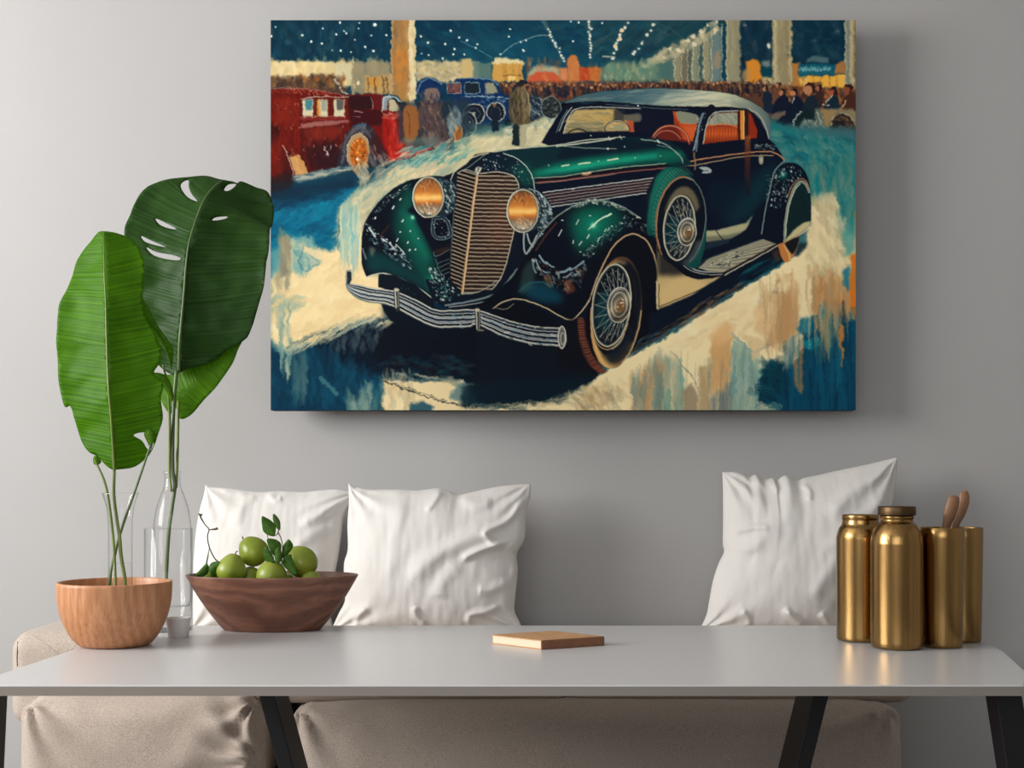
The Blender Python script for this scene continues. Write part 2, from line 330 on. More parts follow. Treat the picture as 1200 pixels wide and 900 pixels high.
def paint_left_cars(P):
    Q = N_
    # floor below them
    P.poly([(317, 190), (400, 180), (470, 190), (430, 215), (380, 226), (317, 236)], (12, 44, 62), .8, 2.5)
    # blue car
    P.poly(B_((-55, 420), (-30, 388), (0, 380), (160, 382), (205, 400), (240, 470), (290, 490), (290, 620), (230, 650), (100, 660), (-60, 640)), (10, 42, 84), 1, .5)
    P.ell(*A_((960, 440))[0], 15, 13, (14, 44, 84), 1, .6)
    P.line(A_((890, 470), (920, 400), (980, 385), (1035, 420)), 1.6, (96, 140, 170), .8)
    P.line(B_((-10, 385), (100, 384), (180, 390), (215, 420)), 1.4, (110, 150, 176), .8)
    P.poly(A_((1062, 410), (1145, 410), (1148, 470), (1070, 470)), (120, 70, 60), 1, .4); P.line(A_((1062, 408), (1146, 408), (1150, 470), (1070, 472)), .9, (180, 180, 170), .8, closed=True, sm=False)
    P.poly(B_((20, 408), (108, 408), (112, 470), (22, 470)), (22, 34, 44), 1, .4); P.line(B_((20, 407), (108, 407), (112, 470), (22, 472)), 1, (130, 164, 170), .8, sm=False, closed=True)
    P.poly(B_((140, 410), (190, 410), (215, 470), (145, 472)), (150, 150, 124), 1, .5)
    P.line(B_((20, 485), (140, 490), (280, 500)), 1.3, (150, 180, 190), .8)
    P.brush(B_((120, 480), (285, 490), (285, 560), (100, 560)), 60, [(120, 160, 180), (10, 30, 66), (30, 80, 120), (190, 206, 206)], (2, 6), (.8, 2), 20, 60, .7, 10)
    P.brush(A_((900, 400), (1190, 400), (1190, 620), (900, 600)), 80, [(12, 40, 84), (20, 62, 104), (8, 26, 56), (90, 120, 140)], (3, 8), (1, 3), 70, 60, .5, 8)
    for cx, cy, rx, ry, rot in ((75, 590, 62, 60, 0), (203, 580, 52, 56, 5), (50, 640, 40, 62, -14)):
        x, y = B_((cx, cy))[0]; P.ell(x, y, rx/5, ry/5, (18, 26, 40), .95, .4, rot); P.line(ellp(x, y, rx/5, ry/5, rot), 1.4, (190, 190, 170), .85, closed=True)
        P.line(ellp(x, y, rx/9, ry/9, rot), .8, (110, 120, 120), .7, closed=True); P.dot(x, y, 1.5, (150, 150, 140))
    P.poly(B_((0, 640), (120, 650), (250, 640), (250, 720), (0, 720)), (70, 110, 110), .6, 2)
    # light car and wheel behind the man
    P.poly(B_((380, 480), (470, 490), (480, 600), (400, 640), (340, 600)), (30, 46, 60), .95, .8)
    P.brush(B_((380, 470), (480, 490), (470, 600), (400, 610)), 50, [(160, 176, 176), (20, 30, 44), (96, 120, 130)], (3, 8), (.8, 2), 40, 40, .8, 8)
    P.ell(*B_((525, 553))[0], 11.5, 12.5, (28, 36, 40), 1, .4); P.line(ellp(*B_((525, 553))[0], 11.5, 12.5), 1.3, (130, 140, 130), .8, closed=True)
    P.brush(B_((480, 500), (570, 500), (570, 600), (480, 600)), 45, [(90, 100, 96), (150, 150, 130), (20, 28, 34)], (2, 5), (.8, 1.8), 60, 90, .7, 8)
    # maroon car further back
    P.poly(Q((640, 170), (740, 150), (960, 145), (1040, 160), (1120, 200), (1200, 240), (1200, 300), (1250, 300), (1290, 380), (1310, 700), (1100, 740), (700, 700), (620, 300)), (104, 16, 12), 1, .5)
    P.poly(Q((690, 175), (780, 160), (930, 170), (960, 210), (940, 275), (700, 280)), (44, 14, 18), 1, .5, True)
    P.line(Q((930, 180), (950, 215), (945, 280)), 1, (170, 130, 120), .8)
    P.poly(Q((640, 290), (1030, 285), (1030, 420), (900, 430), (700, 440)), (56, 10, 16), .95, 1)
    P.line(Q((790, 300), (860, 305)), 1, (190, 170, 170), .7); P.line(Q((770, 345), (840, 350)), .8, (160, 140, 150), .6)
    P.poly(Q((960, 150), (1040, 155), (1030, 290), (960, 285)), (96, 20, 22), .9, .6)
    P.poly(Q((1030, 180), (1090, 160), (1130, 190), (1080, 220), (1080, 290), (1030, 290)), (136, 152, 158), .95, .5)
    P.poly(A_((725, 510), (755, 505), (795, 570), (728, 575)), (186, 176, 140), 1, .4); P.line(A_((720, 575), (728, 515), (755, 505), (805, 572)), 1.2, (60, 40, 40), .8)
    P.line(A_((690, 575), (700, 500), (740, 488), (800, 520)), 1.8, (196, 204, 200), .8)
    P.poly(A_((690, 600), (820, 590), (830, 700), (800, 800), (740, 860), (690, 740)), (158, 24, 16), .95, 1)
    P.brush(A_((700, 610), (825, 600), (820, 780), (740, 840)), 90, [(190, 36, 22), (120, 14, 10), (214, 70, 50), (150, 20, 16)], (5, 14), (2, 4), 95, 15, .6, 8)
    P.brush(Q((1040, 320), (1200, 300), (1200, 360), (1060, 380)), 40, [(206, 150, 136), (170, 60, 50), (190, 110, 96)], (3, 9), (1, 2), 5, 25, .6, 8)
    P.poly(A_((740, 830), (860, 800), (960, 780), (985, 792), (900, 830), (770, 868), (735, 860)), (176, 20, 26), .95, .5)
    P.brush(A_((740, 830), (980, 785), (980, 800), (750, 865)), 30, [(214, 60, 56), (110, 12, 20), (230, 150, 140)], (2, 6), (.7, 1.6), -12, 15, .8, 8)
    # red car in front
    P.poly(Q((50, 110), (200, 98), (400, 105), (600, 135), (735, 165), (735, 300), (760, 400), (720, 470), (660, 640), (640, 780), (380, 850), (240, 900), (50, 930)), (92, 16, 10), 1, .5)
    P.poly(Q((50, 180), (320, 180), (320, 600), (50, 700)), (108, 18, 8), .7, 4)
    P.poly(Q((50, 400), (140, 420), (110, 560), (50, 620)), (24, 8, 12), .85, 3)
    P.poly(Q((50, 560), (180, 600), (200, 800), (50, 900)), (120, 26, 8), .7, 4)
    P.poly(Q((330, 420), (700, 410), (640, 560), (500, 640), (330, 620)), (90, 22, 14), .8, 3)
    P.poly(Q((170, 640), (330, 700), (380, 850), (240, 900), (120, 870)), (44, 14, 16), .8, 3)
    P.poly(Q((470, 640), (640, 560), (650, 770), (480, 810)), (24, 22, 36), .8, 3)
    P.brush(Q((60, 190), (310, 190), (330, 820), (60, 860)), 170, [(130, 30, 12), (84, 12, 8), (110, 22, 12), (60, 8, 8)], (8, 22), (2, 5), 85, 25, .35, 6)
    P.brush(Q((330, 440), (690, 430), (600, 760), (340, 830)), 140, [(112, 26, 16), (70, 14, 14), (128, 34, 20), (50, 12, 18)], (6, 18), (2, 5), 80, 25, .35, 6)
    P.poly(Q((60, 190), (330, 185), (330, 400), (60, 420)), (150, 44, 24), .35, 3)
    P.poly(Q((330, 455), (560, 430), (700, 440), (640, 520), (420, 560)), (140, 40, 26), .5, 3)
    P.poly(Q((330, 600), (640, 560), (640, 780), (400, 840)), (40, 12, 18), .7, 4)
    P.line(Q((318, 190), (316, 420), (330, 640), (350, 760)), 1.4, (50, 10, 10), .6, 1)
    P.line(Q((316, 352), (700, 340)), 1.5, (196, 150, 130), .6, .6)
    P.specks(Q((60, 200), (740, 180), (660, 640), (330, 800), (60, 700)), 90, [(214, 150, 120), (160, 60, 40), (30, 8, 12)], (.3, .8), .6, 3, 80)
    P.specks(Q((520, 600), (580, 600), (560, 690), (520, 680)), 14, [(230, 220, 206)], (.4, .9), .8, 2, 60)
    P.brush(Q((55, 95), (420, 100), (640, 150), (640, 175), (60, 135)), 120, [(180, 60, 40), (214, 140, 110), (120, 30, 22), (150, 50, 36)], (1.5, 5), (.7, 1.8), 20, 60, .7, 12)
    P.line(Q((60, 100), (260, 98), (440, 112), (600, 140), (700, 168)), 1.2, (160, 120, 110), .6)
    for x0, x1, cc in ((325, 432, (60, 120, 128)), (465, 560, (150, 152, 136)), (600, 705, (84, 80, 80))):
        P.poly(Q((x0, 198), (x1, 195), (x1-4, 345), (x0+6, 345)), (206, 196, 160), 1, .5)
        P.poly(Q((x0+28, 200), (x1-10, 198), (x1-16, 292), (x0+32, 292)), cc, .95, .6)
        P.line(Q((x0, 196), (x0+4, 346)), 1.3, (90, 20, 14), .9); P.line(Q((x1, 196), (x1-2, 346)), 1.6, (110, 40, 22), .9)
    P.poly(Q((455, 200), (485, 200), (490, 345), (460, 345)), (206, 150, 70), .9, .6)
    P.line(Q((320, 190), (500, 172), (600, 175), (735, 175)), 1.3, (214, 196, 176), .7)
    P.line(Q((315, 372), (520, 368), (700, 355)), 1.6, (150, 50, 44), .8)
    P.poly(Q((315, 410), (520, 385), (740, 375), (735, 400), (520, 425), (315, 450)), (176, 120, 116), .7, .8)
    # front mudguard and wheel
    P.poly(Q((640, 770), (660, 620), (710, 500), (780, 420), (860, 400), (930, 430), (1000, 540), (1080, 700), (1080, 760), (900, 790), (760, 830)), (36, 40, 52), .95, .7)
    P.poly(Q((780, 425), (860, 398), (900, 430), (860, 465), (800, 460)), (64, 96, 118), .9, .8)
    P.brush(Q((660, 600), (780, 440), (900, 430), (930, 500), (760, 500), (690, 740)), 60, [(96, 84, 84), (30, 34, 50), (60, 60, 72), (130, 116, 110)], (4, 12), (1, 3), 115, 25, .6, 8)
    P.poly(Q((930, 500), (1000, 520), (1080, 700), (1040, 730), (940, 700)), (60, 24, 26), .9, 1)
    P.ell(*Q((820, 665))[0], 13.2, 22.5, (172, 140, 100), 1, .5, 2); P.ell(*Q((825, 668))[0], 10, 18.5, (190, 100, 28), 1, .4, 2)
    P.brush(ellp(*Q((825, 668))[0], 9, 17, 2), 60, [(150, 66, 20), (224, 140, 50), (206, 110, 30), (90, 44, 24)], (3, 8), (.8, 2), 80, 40, .7, 10)
    P.dot(*Q((815, 725))[0], 1.8, (240, 220, 190))
    P.poly(Q((790, 770), (900, 750), (915, 900), (870, 960), (800, 850)), (150, 150, 130), .9, .8)
    P.brush(Q((790, 760), (915, 750), (900, 940), (810, 860)), 40, [(200, 190, 160), (96, 120, 120), (196, 130, 60)], (4, 12), (1, 2.4), 75, 20, .7, 8)
    P.line(ellp(*Q((820, 665))[0], 13.2, 22.5, 2, 150, 330), 1.2, (206, 180, 140), .8)
    P.line(ellp(*Q((820, 665))[0], 17, 30, 4, 180, 320), 3, (92, 84, 88), .7, 1)
    P.specks(ellp(*Q((825, 668))[0], 9, 17, 2), 30, [(250, 190, 110), (100, 40, 16)], (.4, 1), .8)
    P.brush(Q((930, 600), (1080, 690), (1060, 800), (930, 760)), 30, [(120, 112, 106), (70, 64, 72), (150, 140, 126)], (6, 16), (1.5, 3), 60, 20, .6, 8)
    # running board and light panel
    P.poly(Q((215, 700), (310, 680), (385, 850), (270, 870)), (196, 142, 84), 1, .4)
    P.brush(Q((225, 705), (305, 690), (375, 845), (280, 860)), 30, [(212, 160, 100), (180, 126, 72)], (6, 14), (2, 4), 65, 8, .5, 6)
    P.line(Q((160, 600), (190, 660), (230, 780), (250, 860)), 1.4, (190, 160, 140), .8)
    P.poly(Q((240, 870), (500, 820), (740, 780), (780, 810), (560, 870), (300, 925), (230, 910)), (96, 122, 124), .9, 1)
    P.brush(Q((240, 860), (740, 780), (740, 810), (250, 920)), 60, [(150, 160, 150), (50, 84, 98), (196, 186, 160)], (6, 18), (1, 2.4), -10, 8, .7, 8)
    P.poly(D_((35, 210), (160, 190), (170, 250), (120, 290), (35, 300)), (34, 22, 26), .8, 2)
    # group of figures
    P.poly(A_((780, 520), (1200, 500), (1200, 760), (780, 760)), (34, 52, 64), .8, 2)
    P.poly(A_((815, 560), (860, 540), (900, 580), (905, 680), (870, 750), (820, 740)), (150, 92, 44), .95, .7, True)
    P.line(A_((835, 570), (850, 640), (845, 720)), 1, (90, 50, 30), .8)
    P.poly(A_((900, 560), (940, 500), (1000, 500), (1030, 580), (1070, 700), (1090, 790), (1010, 790), (930, 760), (905, 660)), (84, 66, 64), .95, 1, True)
    P.poly(A_((940, 450), (1010, 445), (1020, 510), (945, 520)), (136, 112, 96), .9, .8, True)
    P.brush(A_((900, 470), (1040, 480), (1090, 780), (920, 760)), 120, [(120, 100, 92), (50, 40, 50), (150, 126, 106), (30, 40, 62), (90, 60, 56)], (4, 12), (1, 3), 80, 30, .6, 10)
    P.poly(A_((1060, 620), (1120, 540), (1150, 600), (1150, 700), (1090, 740)), (120, 144, 146), .85, 1.2)
    P.ell(*A_((1130, 715))[0], 5, 11.5, (196, 140, 76), .95, .5, 8); P.ell(*A_((1132, 722))[0], 3, 8, (150, 86, 36), .9, .4, 8)
    P.brush(A_((1080, 560), (1180, 560), (1180, 780), (1080, 780)), 50, [(150, 160, 150), (60, 80, 90), (196, 180, 140), (40, 40, 50)], (4, 12), (1, 2.4), 75, 25, .6, 8)
    P.poly(A_((800, 740), (1000, 720), (1080, 800), (960, 790), (830, 810)), (110, 124, 116), .6, 2)
    # man looking at the cars
    P.poly(B_((305, 640), (350, 650), (345, 780), (298, 775)), (20, 36, 40), 1, .4)
    P.poly(B_((340, 640), (385, 640), (378, 785), (340, 785)), (176, 170, 136), .95, .5)
    P.poly(B_((300, 460), (340, 432), (385, 450), (400, 500), (400, 610), (410, 635), (380, 650), (305, 645), (280, 590), (282, 500)), (94, 82, 56), 1, .5, True)
    P.poly(B_((345, 450), (392, 470), (400, 590), (360, 640), (345, 560)), (130, 116, 82), .8, .8)
    P.poly(B_((290, 500), (330, 520), (340, 640), (295, 640)), (54, 46, 40), .8, 1)
    P.dot(*B_((358, 424))[0], 3.8, (150, 104, 76)); P.dot(*B_((350, 420))[0], 3.4, (44, 38, 40)); P.poly(B_((328, 408), (345, 393), (372, 395), (392, 408), (380, 416), (335, 422)), (28, 30, 40), 1, .4, True)
    P.line(B_((330, 445), (305, 520), (300, 620)), 1.2, (40, 36, 34), .8, .8); P.line(B_((350, 440), (352, 560), (348, 640)), 1.4, (56, 48, 38), .8, .8); P.line(B_((372, 446), (396, 500), (402, 600)), 1.6, (176, 160, 120), .7, .6)
    P.brush(B_((295, 450), (380, 440), (395, 640), (300, 640)), 50, [(120, 104, 74), (70, 60, 44), (150, 134, 100), (50, 44, 40)], (5, 14), (1, 3), 88, 14, .6, 8)
    P.poly(B_((175, 560), (200, 540), (220, 560), (218, 690), (185, 700), (178, 640)), (16, 30, 44), 1, .5); P.dot(*B_((195, 538))[0], 2, (120, 90, 76))

def paint_floor(P):
    # light floor sweeping round the car
    P.poly([(317, 215), (430, 195), (470, 190), (560, 150), (620, 140), (760, 140), (1003, 150), (1003, 481), (317, 481)], (60, 110, 116), 1, 3)
    P.poly(D_((35, 250), (400, 200), (560, 190), (520, 320), (430, 400), (430, 640), (200, 620), (150, 560), (35, 640)), (6, 104, 136), 1, 2)
    P.poly(D_((35, 280), (250, 260), (520, 210), (520, 260), (330, 340), (160, 380), (35, 400)), (8, 30, 52), .9, 3)
    P.brush(D_((40, 330), (520, 260), (420, 400), (420, 620), (200, 600), (40, 600)), 260, [(8, 118, 150), (4, 84, 116), (16, 132, 158), (3, 70, 100)], (10, 30), (2, 6), -25, 30, .4, 6)
    P.brush(D_((40, 300), (420, 250), (420, 330), (40, 420)), 90, [(6, 50, 78), (5, 34, 56), (10, 80, 110)], (10, 26), (2, 6), -12, 15, .45, 6)
    # pale sweep
    P.poly(D_((430, 400), (520, 300), (700, 190), (900, 110), (1100, 60), (1200, -20), (1500, -60), (1500, 60), (1200, 160), (1000, 230), (830, 240), (700, 330), (600, 440), (570, 560), (590, 800), (430, 840)), (196, 190, 150), 1, 2.5)
    P.brush(D_((440, 400), (560, 260), (800, 130), (1100, 50), (1100, 170), (900, 210), (740, 280), (600, 420), (570, 560), (440, 640)), 280, [(206, 196, 154), (150, 164, 144), (226, 212, 166), (120, 150, 142), (232, 200, 150)], (8, 26), (1.5, 5), -38, 18, .5, 8)
    P.brush(D_((760, 150), (1060, 60), (1080, 200), (860, 215), (760, 230)), 90, [(240, 214, 166), (226, 196, 146), (150, 170, 150)], (8, 22), (1.5, 4), -35, 12, .6, 8)
    P.brush(D_((800, 110), (1080, 40), (1060, 100), (840, 150)), 60, [(60, 140, 140), (120, 170, 156), (24, 110, 120)], (6, 20), (1, 3), -30, 14, .55, 8)
    P.poly(B_((0, 720), (240, 690), (300, 770), (420, 640), (560, 560), (590, 600), (540, 700), (540, 770), (340, 790), (130, 820), (0, 900)), (206, 196, 152), .95, 1.5)
    P.brush(B_((0, 740), (200, 690), (560, 600), (540, 760), (330, 790), (20, 870)), 170, [(226, 214, 170), (186, 180, 142), (206, 196, 156), (240, 226, 186)], (8, 24), (1.5, 4), -30, 20, .5, 8)
    P.brush(B_((400, 590), (590, 560), (560, 660), (420, 690)), 40, [(120, 176, 170), (150, 160, 140), (90, 110, 110)], (4, 12), (1, 3), 60, 30, .6, 8)
    # big cream pool at the left
    P.poly(G_((90, -60), (150, -190), (200, -170), (350, -110), (430, -120), (440, -280), (560, -280), (580, -100), (690, 0), (700, 100), (700, 200), (740, 300), (560, 290), (400, 350), (200, 460), (160, 500), (100, 480), (36, 400), (36, 60)), (246, 222, 168), 1, 2)
    P.brush(G_((60, 0), (430, -100), (560, -100), (660, 100), (690, 260), (420, 330), (170, 470), (60, 380)), 260, [(250, 230, 178), (238, 210, 152), (244, 220, 164), (226, 196, 140)], (10, 34), (3, 8), -30, 40, .35, 5)
    P.poly(D_((80, 560), (150, 540), (150, 760), (85, 800)), (136, 128, 104), .9, 1)
    P.brush(D_((60, 560), (150, 545), (150, 880), (60, 880)), 60, [(150, 140, 110), (200, 184, 140), (120, 130, 116)], (10, 24), (2, 4), 90, 6, .5, 8)
    P.poly(D_((36, 640), (90, 600), (80, 760), (36, 800)), (90, 160, 166), .8, 2)
    P.poly(D_((160, 570), (270, 560), (330, 700), (210, 790), (155, 760)), (120, 170, 164), .85, 2)
    P.brush(D_((160, 570), (280, 560), (320, 700), (200, 800)), 60, [(70, 140, 150), (200, 200, 166), (150, 180, 166)], (8, 20), (1.5, 4), 60, 30, .55, 8)
    P.poly(D_((215, 610), (350, 650), (330, 700), (210, 640)), (236, 214, 166), .9, .8)
    P.line(D_((220, 620), (200, 720), (240, 760), (320, 715)), 1.6, (40, 120, 140), .6, 1)
    P.brush(D_((440, 440), (540, 420), (560, 700), (440, 700)), 80, [(236, 216, 170), (110, 176, 176), (150, 190, 180), (206, 196, 160)], (16, 44), (1.5, 4), 90, 4, .6, 8)
    P.line(D_((432, 450), (432, 640)), 1.6, (20, 90, 110), .6)
    P.poly(G_((36, 180), (110, 140), (190, 180), (160, 250), (100, 260), (36, 300)), (206, 190, 140), .7, 3)
    P.brush(G_((40, 140), (210, 150), (200, 240), (40, 260)), 40, [(150, 176, 160), (196, 190, 146)], (8, 22), (2, 5), -20, 20, .5, 6)
    # shadow and blue under the car
    P.poly(G_((36, 430), (60, 480), (100, 500), (160, 505), (280, 430), (340, 370), (480, 320), (700, 290), (740, 300), (700, -20), (1200, 0), (1200, 470), (1200, 840), (36, 840)), (3, 44, 66), 1, 1.5)
    P.poly(G_((300, 440), (420, 350), (700, 300), (700, 200), (1250, 250), (1250, 620), (900, 640), (560, 600), (330, 520)), (3, 18, 34), .95, 5)
    P.poly([(460, 360), (560, 370), (700, 400), (704, 440), (660, 474), (560, 476), (545, 445), (470, 440), (430, 410)], INK, .9, 4)
    P.brush(G_((40, 500), (300, 450), (560, 600), (690, 700), (690, 830), (40, 830)), 240, [(2, 58, 84), (4, 70, 96), (2, 40, 62), (8, 84, 108)], (14, 40), (3, 8), 85, 30, .35, 5)
    P.brush(G_((700, 520), (1190, 500), (1190, 620), (720, 620)), 60, [(6, 70, 86), (30, 90, 96), (60, 64, 60), (3, 30, 44)], (8, 24), (2, 5), 10, 30, .35, 6)
    P.brush(G_((380, 390), (700, 330), (640, 460), (400, 460)), 60, [(60, 84, 92), (30, 50, 64), (110, 116, 106)], (8, 18), (2, 5), 90, 12, .4, 6)
    P.brush(G_((160, 500), (240, 500), (240, 720), (160, 720)), 40, [(70, 104, 104), (50, 96, 104)], (16, 40), (2, 5), 90, 4, .45, 6)
    P.line(G_((330, 640), (420, 720)), 6, (70, 120, 124), .7, 1)
    P.brush(G_((80, 250), (150, 250), (150, 620), (90, 560)), 60, [(206, 200, 160), (120, 164, 160), (60, 120, 130), (232, 214, 166)], (16, 40), (1.5, 4), 90, 4, .5, 8)
    # ragged cream edge
    P.brush(G_((160, 420), (300, 360), (480, 290), (760, 270), (760, 330), (560, 350), (330, 420), (190, 500)), 150, [(246, 226, 176), (150, 170, 160), (206, 196, 156), (30, 60, 76), (232, 206, 150)], (8, 26), (.8, 2.6), -32, 10, .65, 8)
    P.brush(G_((190, 360), (480, 280), (580, 270), (300, 400)), 40, [(240, 216, 164), (226, 196, 140)], (14, 36), (1, 3), -25, 8, .6, 6)
    # bottom streaks
    P.poly(G_((690, 650), (860, 655), (1050, 645), (1150, 650), (1190, 690), (1180, 790), (1200, 800), (1200, 832), (690, 832)), (236, 214, 164), 1, .8)
    P.brush(G_((690, 660), (860, 660), (880, 780), (690, 830)), 70, [(200, 160, 104), (240, 222, 176), (206, 190, 146), (150, 164, 150)], (12, 34), (2, 5), 90, 5, .5, 8)
    P.poly(G_((845, 780), (930, 770), (990, 800), (980, 832), (845, 832)), (40, 82, 98), .95, 1)
    P.line(G_((690, 655), (900, 735), (1080, 785), (1200, 800)), 1.4, (24, 34, 40), .9); P.line(G_((720, 660), (900, 722), (1060, 770)), .8, (40, 44, 44), .7)
    P.brush(G_((740, 600), (1000, 620), (1190, 660), (1190, 700), (1050, 660), (850, 650)), 50, [(120, 140, 132), (20, 50, 60), (206, 190, 150), (60, 96, 100)], (10, 26), (1, 2.6), 8, 10, .6, 8)
    P.poly(G_((1080, 760), (1110, 690), (1170, 660), (1200, 700), (1200, 790)), (90, 124, 126), .85, 1.5)
    P.poly(G_((480, 770), (605, 765), (605, 832), (470, 832)), (110, 140, 132), .9, 1)
    P.brush(G_((470, 770), (690, 660), (690, 832), (470, 832)), 60, [(150, 160, 140), (70, 120, 124), (40, 96, 108)], (12, 30), (2, 5), 88, 8, .5, 8)
    # diagonal light floor, right of the car
    P.poly([(540, 481), (540, 476), (600, 475), (632, 470), (668, 458), (702, 439), (740, 414), (780, 395), (852, 349), (874, 334), (910, 313), (934, 299), (944, 285), (950, 262), (940, 240), (1003, 240), (1003, 481)], (250, 230, 178), 1, .8)
    P.poly([(540, 455), (545, 450), (700, 440), (660, 470), (560, 478), (540, 478)], (3, 26, 40), .8, 2)
    P.brush([(540, 470), (640, 470), (680, 460), (660, 481), (540, 481)], 60, [(236, 216, 166), (120, 140, 130), (20, 50, 60), (206, 190, 146)], (8, 24), (.8, 2.4), -5, 10, .6, 8)
    # teal mist at the right
    P.poly([(895, 135), (925, 150), (1003, 165), (1003, 262), (985, 285), (960, 250), (935, 200), (905, 165)], (28, 120, 124), 1, 3)
    P.brush([(900, 140), (925, 155), (1000, 165), (1000, 190), (950, 205), (915, 180)], 130, [(90, 150, 136), (16, 110, 120), (10, 80, 92), (130, 160, 140)], (8, 24), (2, 6), 40, 40, .45, 6)
    P.brush([(940, 200), (1000, 180), (1002, 270), (985, 290), (955, 250)], 110, [(20, 130, 134), (90, 140, 124), (30, 110, 116), (140, 150, 122)], (16, 44), (2, 6), 90, 8, .45, 6)
    P.poly([(952, 230), (975, 225), (985, 262), (1000, 290), (1003, 330), (940, 330), (945, 290)], (240, 220, 170), .85, 4)
    P.brush([(950, 228), (980, 235), (1000, 285), (1002, 330), (945, 320)], 120, [(250, 232, 184), (206, 186, 140), (226, 206, 158), (180, 160, 116)], (8, 26), (2, 6), 70, 25, .5, 8)
    P.poly([(985, 270), (1003, 250), (1003, 292), (990, 300)], (60, 150, 146), .7, 2.5)
    P.line([(1002, 225), (1002, 275)], 1.6, (196, 130, 60), .8); P.line([(1001, 275), (1001.5, 300)], 1.5, (226, 170, 110), .7)
    # vertical drips
    P.poly(I_((0, 520), (60, 510), (140, 600), (150, 690), (140, 832), (0, 832)), (130, 164, 146), .9, 4)
    P.brush(I_((0, 560), (130, 600), (140, 830), (0, 830)), 80, [(60, 150, 150), (200, 196, 156), (150, 170, 150), (180, 150, 110)], (20, 50), (2, 6), 90, 3, .5, 8)
    P.poly([(742, 440), (760, 425), (775, 425), (775, 481), (740, 481)], (186, 140, 92), .6, 4)
    P.brush(H_((1000, 640), (1180, 560), (1190, 820), (1000, 820)), 70, [(190, 140, 96), (120, 150, 140), (206, 180, 130), (90, 140, 140)], (20, 46), (2, 5), 90, 4, .5, 8)
    P.poly(H_((680, 740), (840, 660), (900, 760), (840, 800), (720, 825)), (200, 172, 122), .8, 2)
    P.brush(H_((640, 740), (960, 650), (960, 820), (620, 825)), 90, [(236, 210, 158), (176, 150, 106), (150, 150, 126), (246, 226, 176)], (8, 24), (2, 5), 50, 40, .5, 8)
    P.poly(I_((145, 700), (200, 660), (240, 740), (240, 832), (145, 832)), (150, 134, 106), .85, 1.2)
    P.line(I_((80, 480), (150, 570), (215, 640), (245, 740)), 1.2, (110, 110, 100), .7)
    P.poly(I_((240, 575), (300, 550), (310, 832), (240, 832)), (176, 150, 108), .85, 1)
    P.poly(I_((305, 450), (400, 300), (460, 350), (430, 420), (430, 640), (380, 720), (310, 740)), (206, 156, 98), .85, 1.5)
    P.poly(I_((310, 740), (370, 720), (430, 640), (480, 620), (480, 832), (310, 832)), (96, 112, 114), .85, 2)
    P.poly(I_((440, 400), (550, 480), (560, 560), (600, 580), (590, 770), (590, 832), (440, 832)), (440, 0, 890, 0, [(0, (90, 130, 136)), (1, (150, 180, 160))]), .9, 1.5)
    P.brush(I_((440, 480), (590, 520), (590, 832), (440, 832)), 70, [(150, 180, 164), (110, 150, 146), (176, 190, 160), (96, 140, 140)], (20, 50), (2, 6), 90, 3, .5, 8)
    P.line(I_((435, 370), (500, 440), (570, 480), (660, 440)), 3, (130, 160, 156), .7, 1.2)
    P.poly(I_((480, 380), (600, 400), (640, 440), (560, 540), (550, 470)), (226, 196, 144), .8, 1.5)
    P.poly(I_((680, 180), (720, 115), (760, 130), (830, 80), (830, 300), (780, 420), (720, 430), (670, 460), (620, 380), (560, 340), (580, 220)), (206, 164, 112), .8, 3)
    P.brush(I_((600, 160), (820, 110), (820, 420), (640, 440)), 130, [(226, 190, 136), (190, 140, 92), (206, 166, 112), (176, 150, 110)], (20, 52), (2, 6), 90, 3, .45, 8)
    P.poly(I_((900, 100), (1100, 40), (1165, 60), (1165, 290), (1100, 340), (1010, 340), (900, 260)), (196, 140, 80), .75, 4)
    P.brush(I_((880, 40), (1160, 60), (1160, 300), (900, 280)), 110, [(226, 190, 136), (190, 130, 70), (176, 150, 110), (206, 160, 100)], (16, 44), (2, 6), 88, 8, .45, 8)
    P.brush(I_((240, 240), (420, 170), (830, 20), (830, 120), (560, 330), (330, 420), (100, 520), (60, 440)), 110, [(252, 236, 190), (240, 214, 160), (246, 222, 170), (226, 196, 144)], (10, 30), (3, 8), -32, 16, .5, 5)
    P.poly(I_((300, 380), (400, 300), (440, 330), (420, 420), (330, 470)), (232, 180, 116), .6, 3)
    P.poly(I_((560, 230), (680, 170), (690, 330), (640, 420), (570, 340)), (240, 204, 148), .7, 3)
    P.poly(I_((675, 185), (715, 118), (760, 135), (790, 110), (790, 400), (690, 430)), (198, 152, 98), .7, 2)
    P.poly(I_((900, 110), (990, 90), (1000, 250), (940, 300), (900, 240)), (190, 140, 90), .6, 3)
    P.poly(I_((1010, 180), (1100, 150), (1110, 280), (1060, 330), (1010, 310)), (188, 116, 56), .7, 4)
    P.poly(F_((1125, 660), (1165, 650), (1165, 1030), (1150, 1040), (1125, 960)), (218, 120, 36), .95, 1)
    P.poly(F_((1090, 740), (1120, 720), (1125, 870), (1110, 890), (1090, 840)), (30, 120, 140), .9, 1)
    P.poly(I_((600, 620), (660, 520), (740, 560), (780, 590), (830, 480), (850, 470), (855, 390), (810, 350), (840, 290), (930, 270), (1000, 330), (1060, 340), (1100, 300), (1165, 290), (1165, 832), (730, 832), (590, 770)), (4, 64, 90), 1, 1.5)
    P.brush(I_((740, 560), (850, 480), (1000, 350), (1160, 310), (1160, 830), (740, 830)), 260, [(3, 54, 80), (4, 78, 106), (6, 92, 118), (2, 44, 68)], (20, 60), (3, 8), 90, 4, .4, 5)
    P.poly(I_((850, 420), (930, 390), (950, 440), (900, 480), (860, 460)), (12, 130, 146), .9, 1.5)
    P.poly(I_((810, 350), (850, 285), (930, 275), (930, 345), (880, 390)), (70, 146, 150), .75, 2.5)
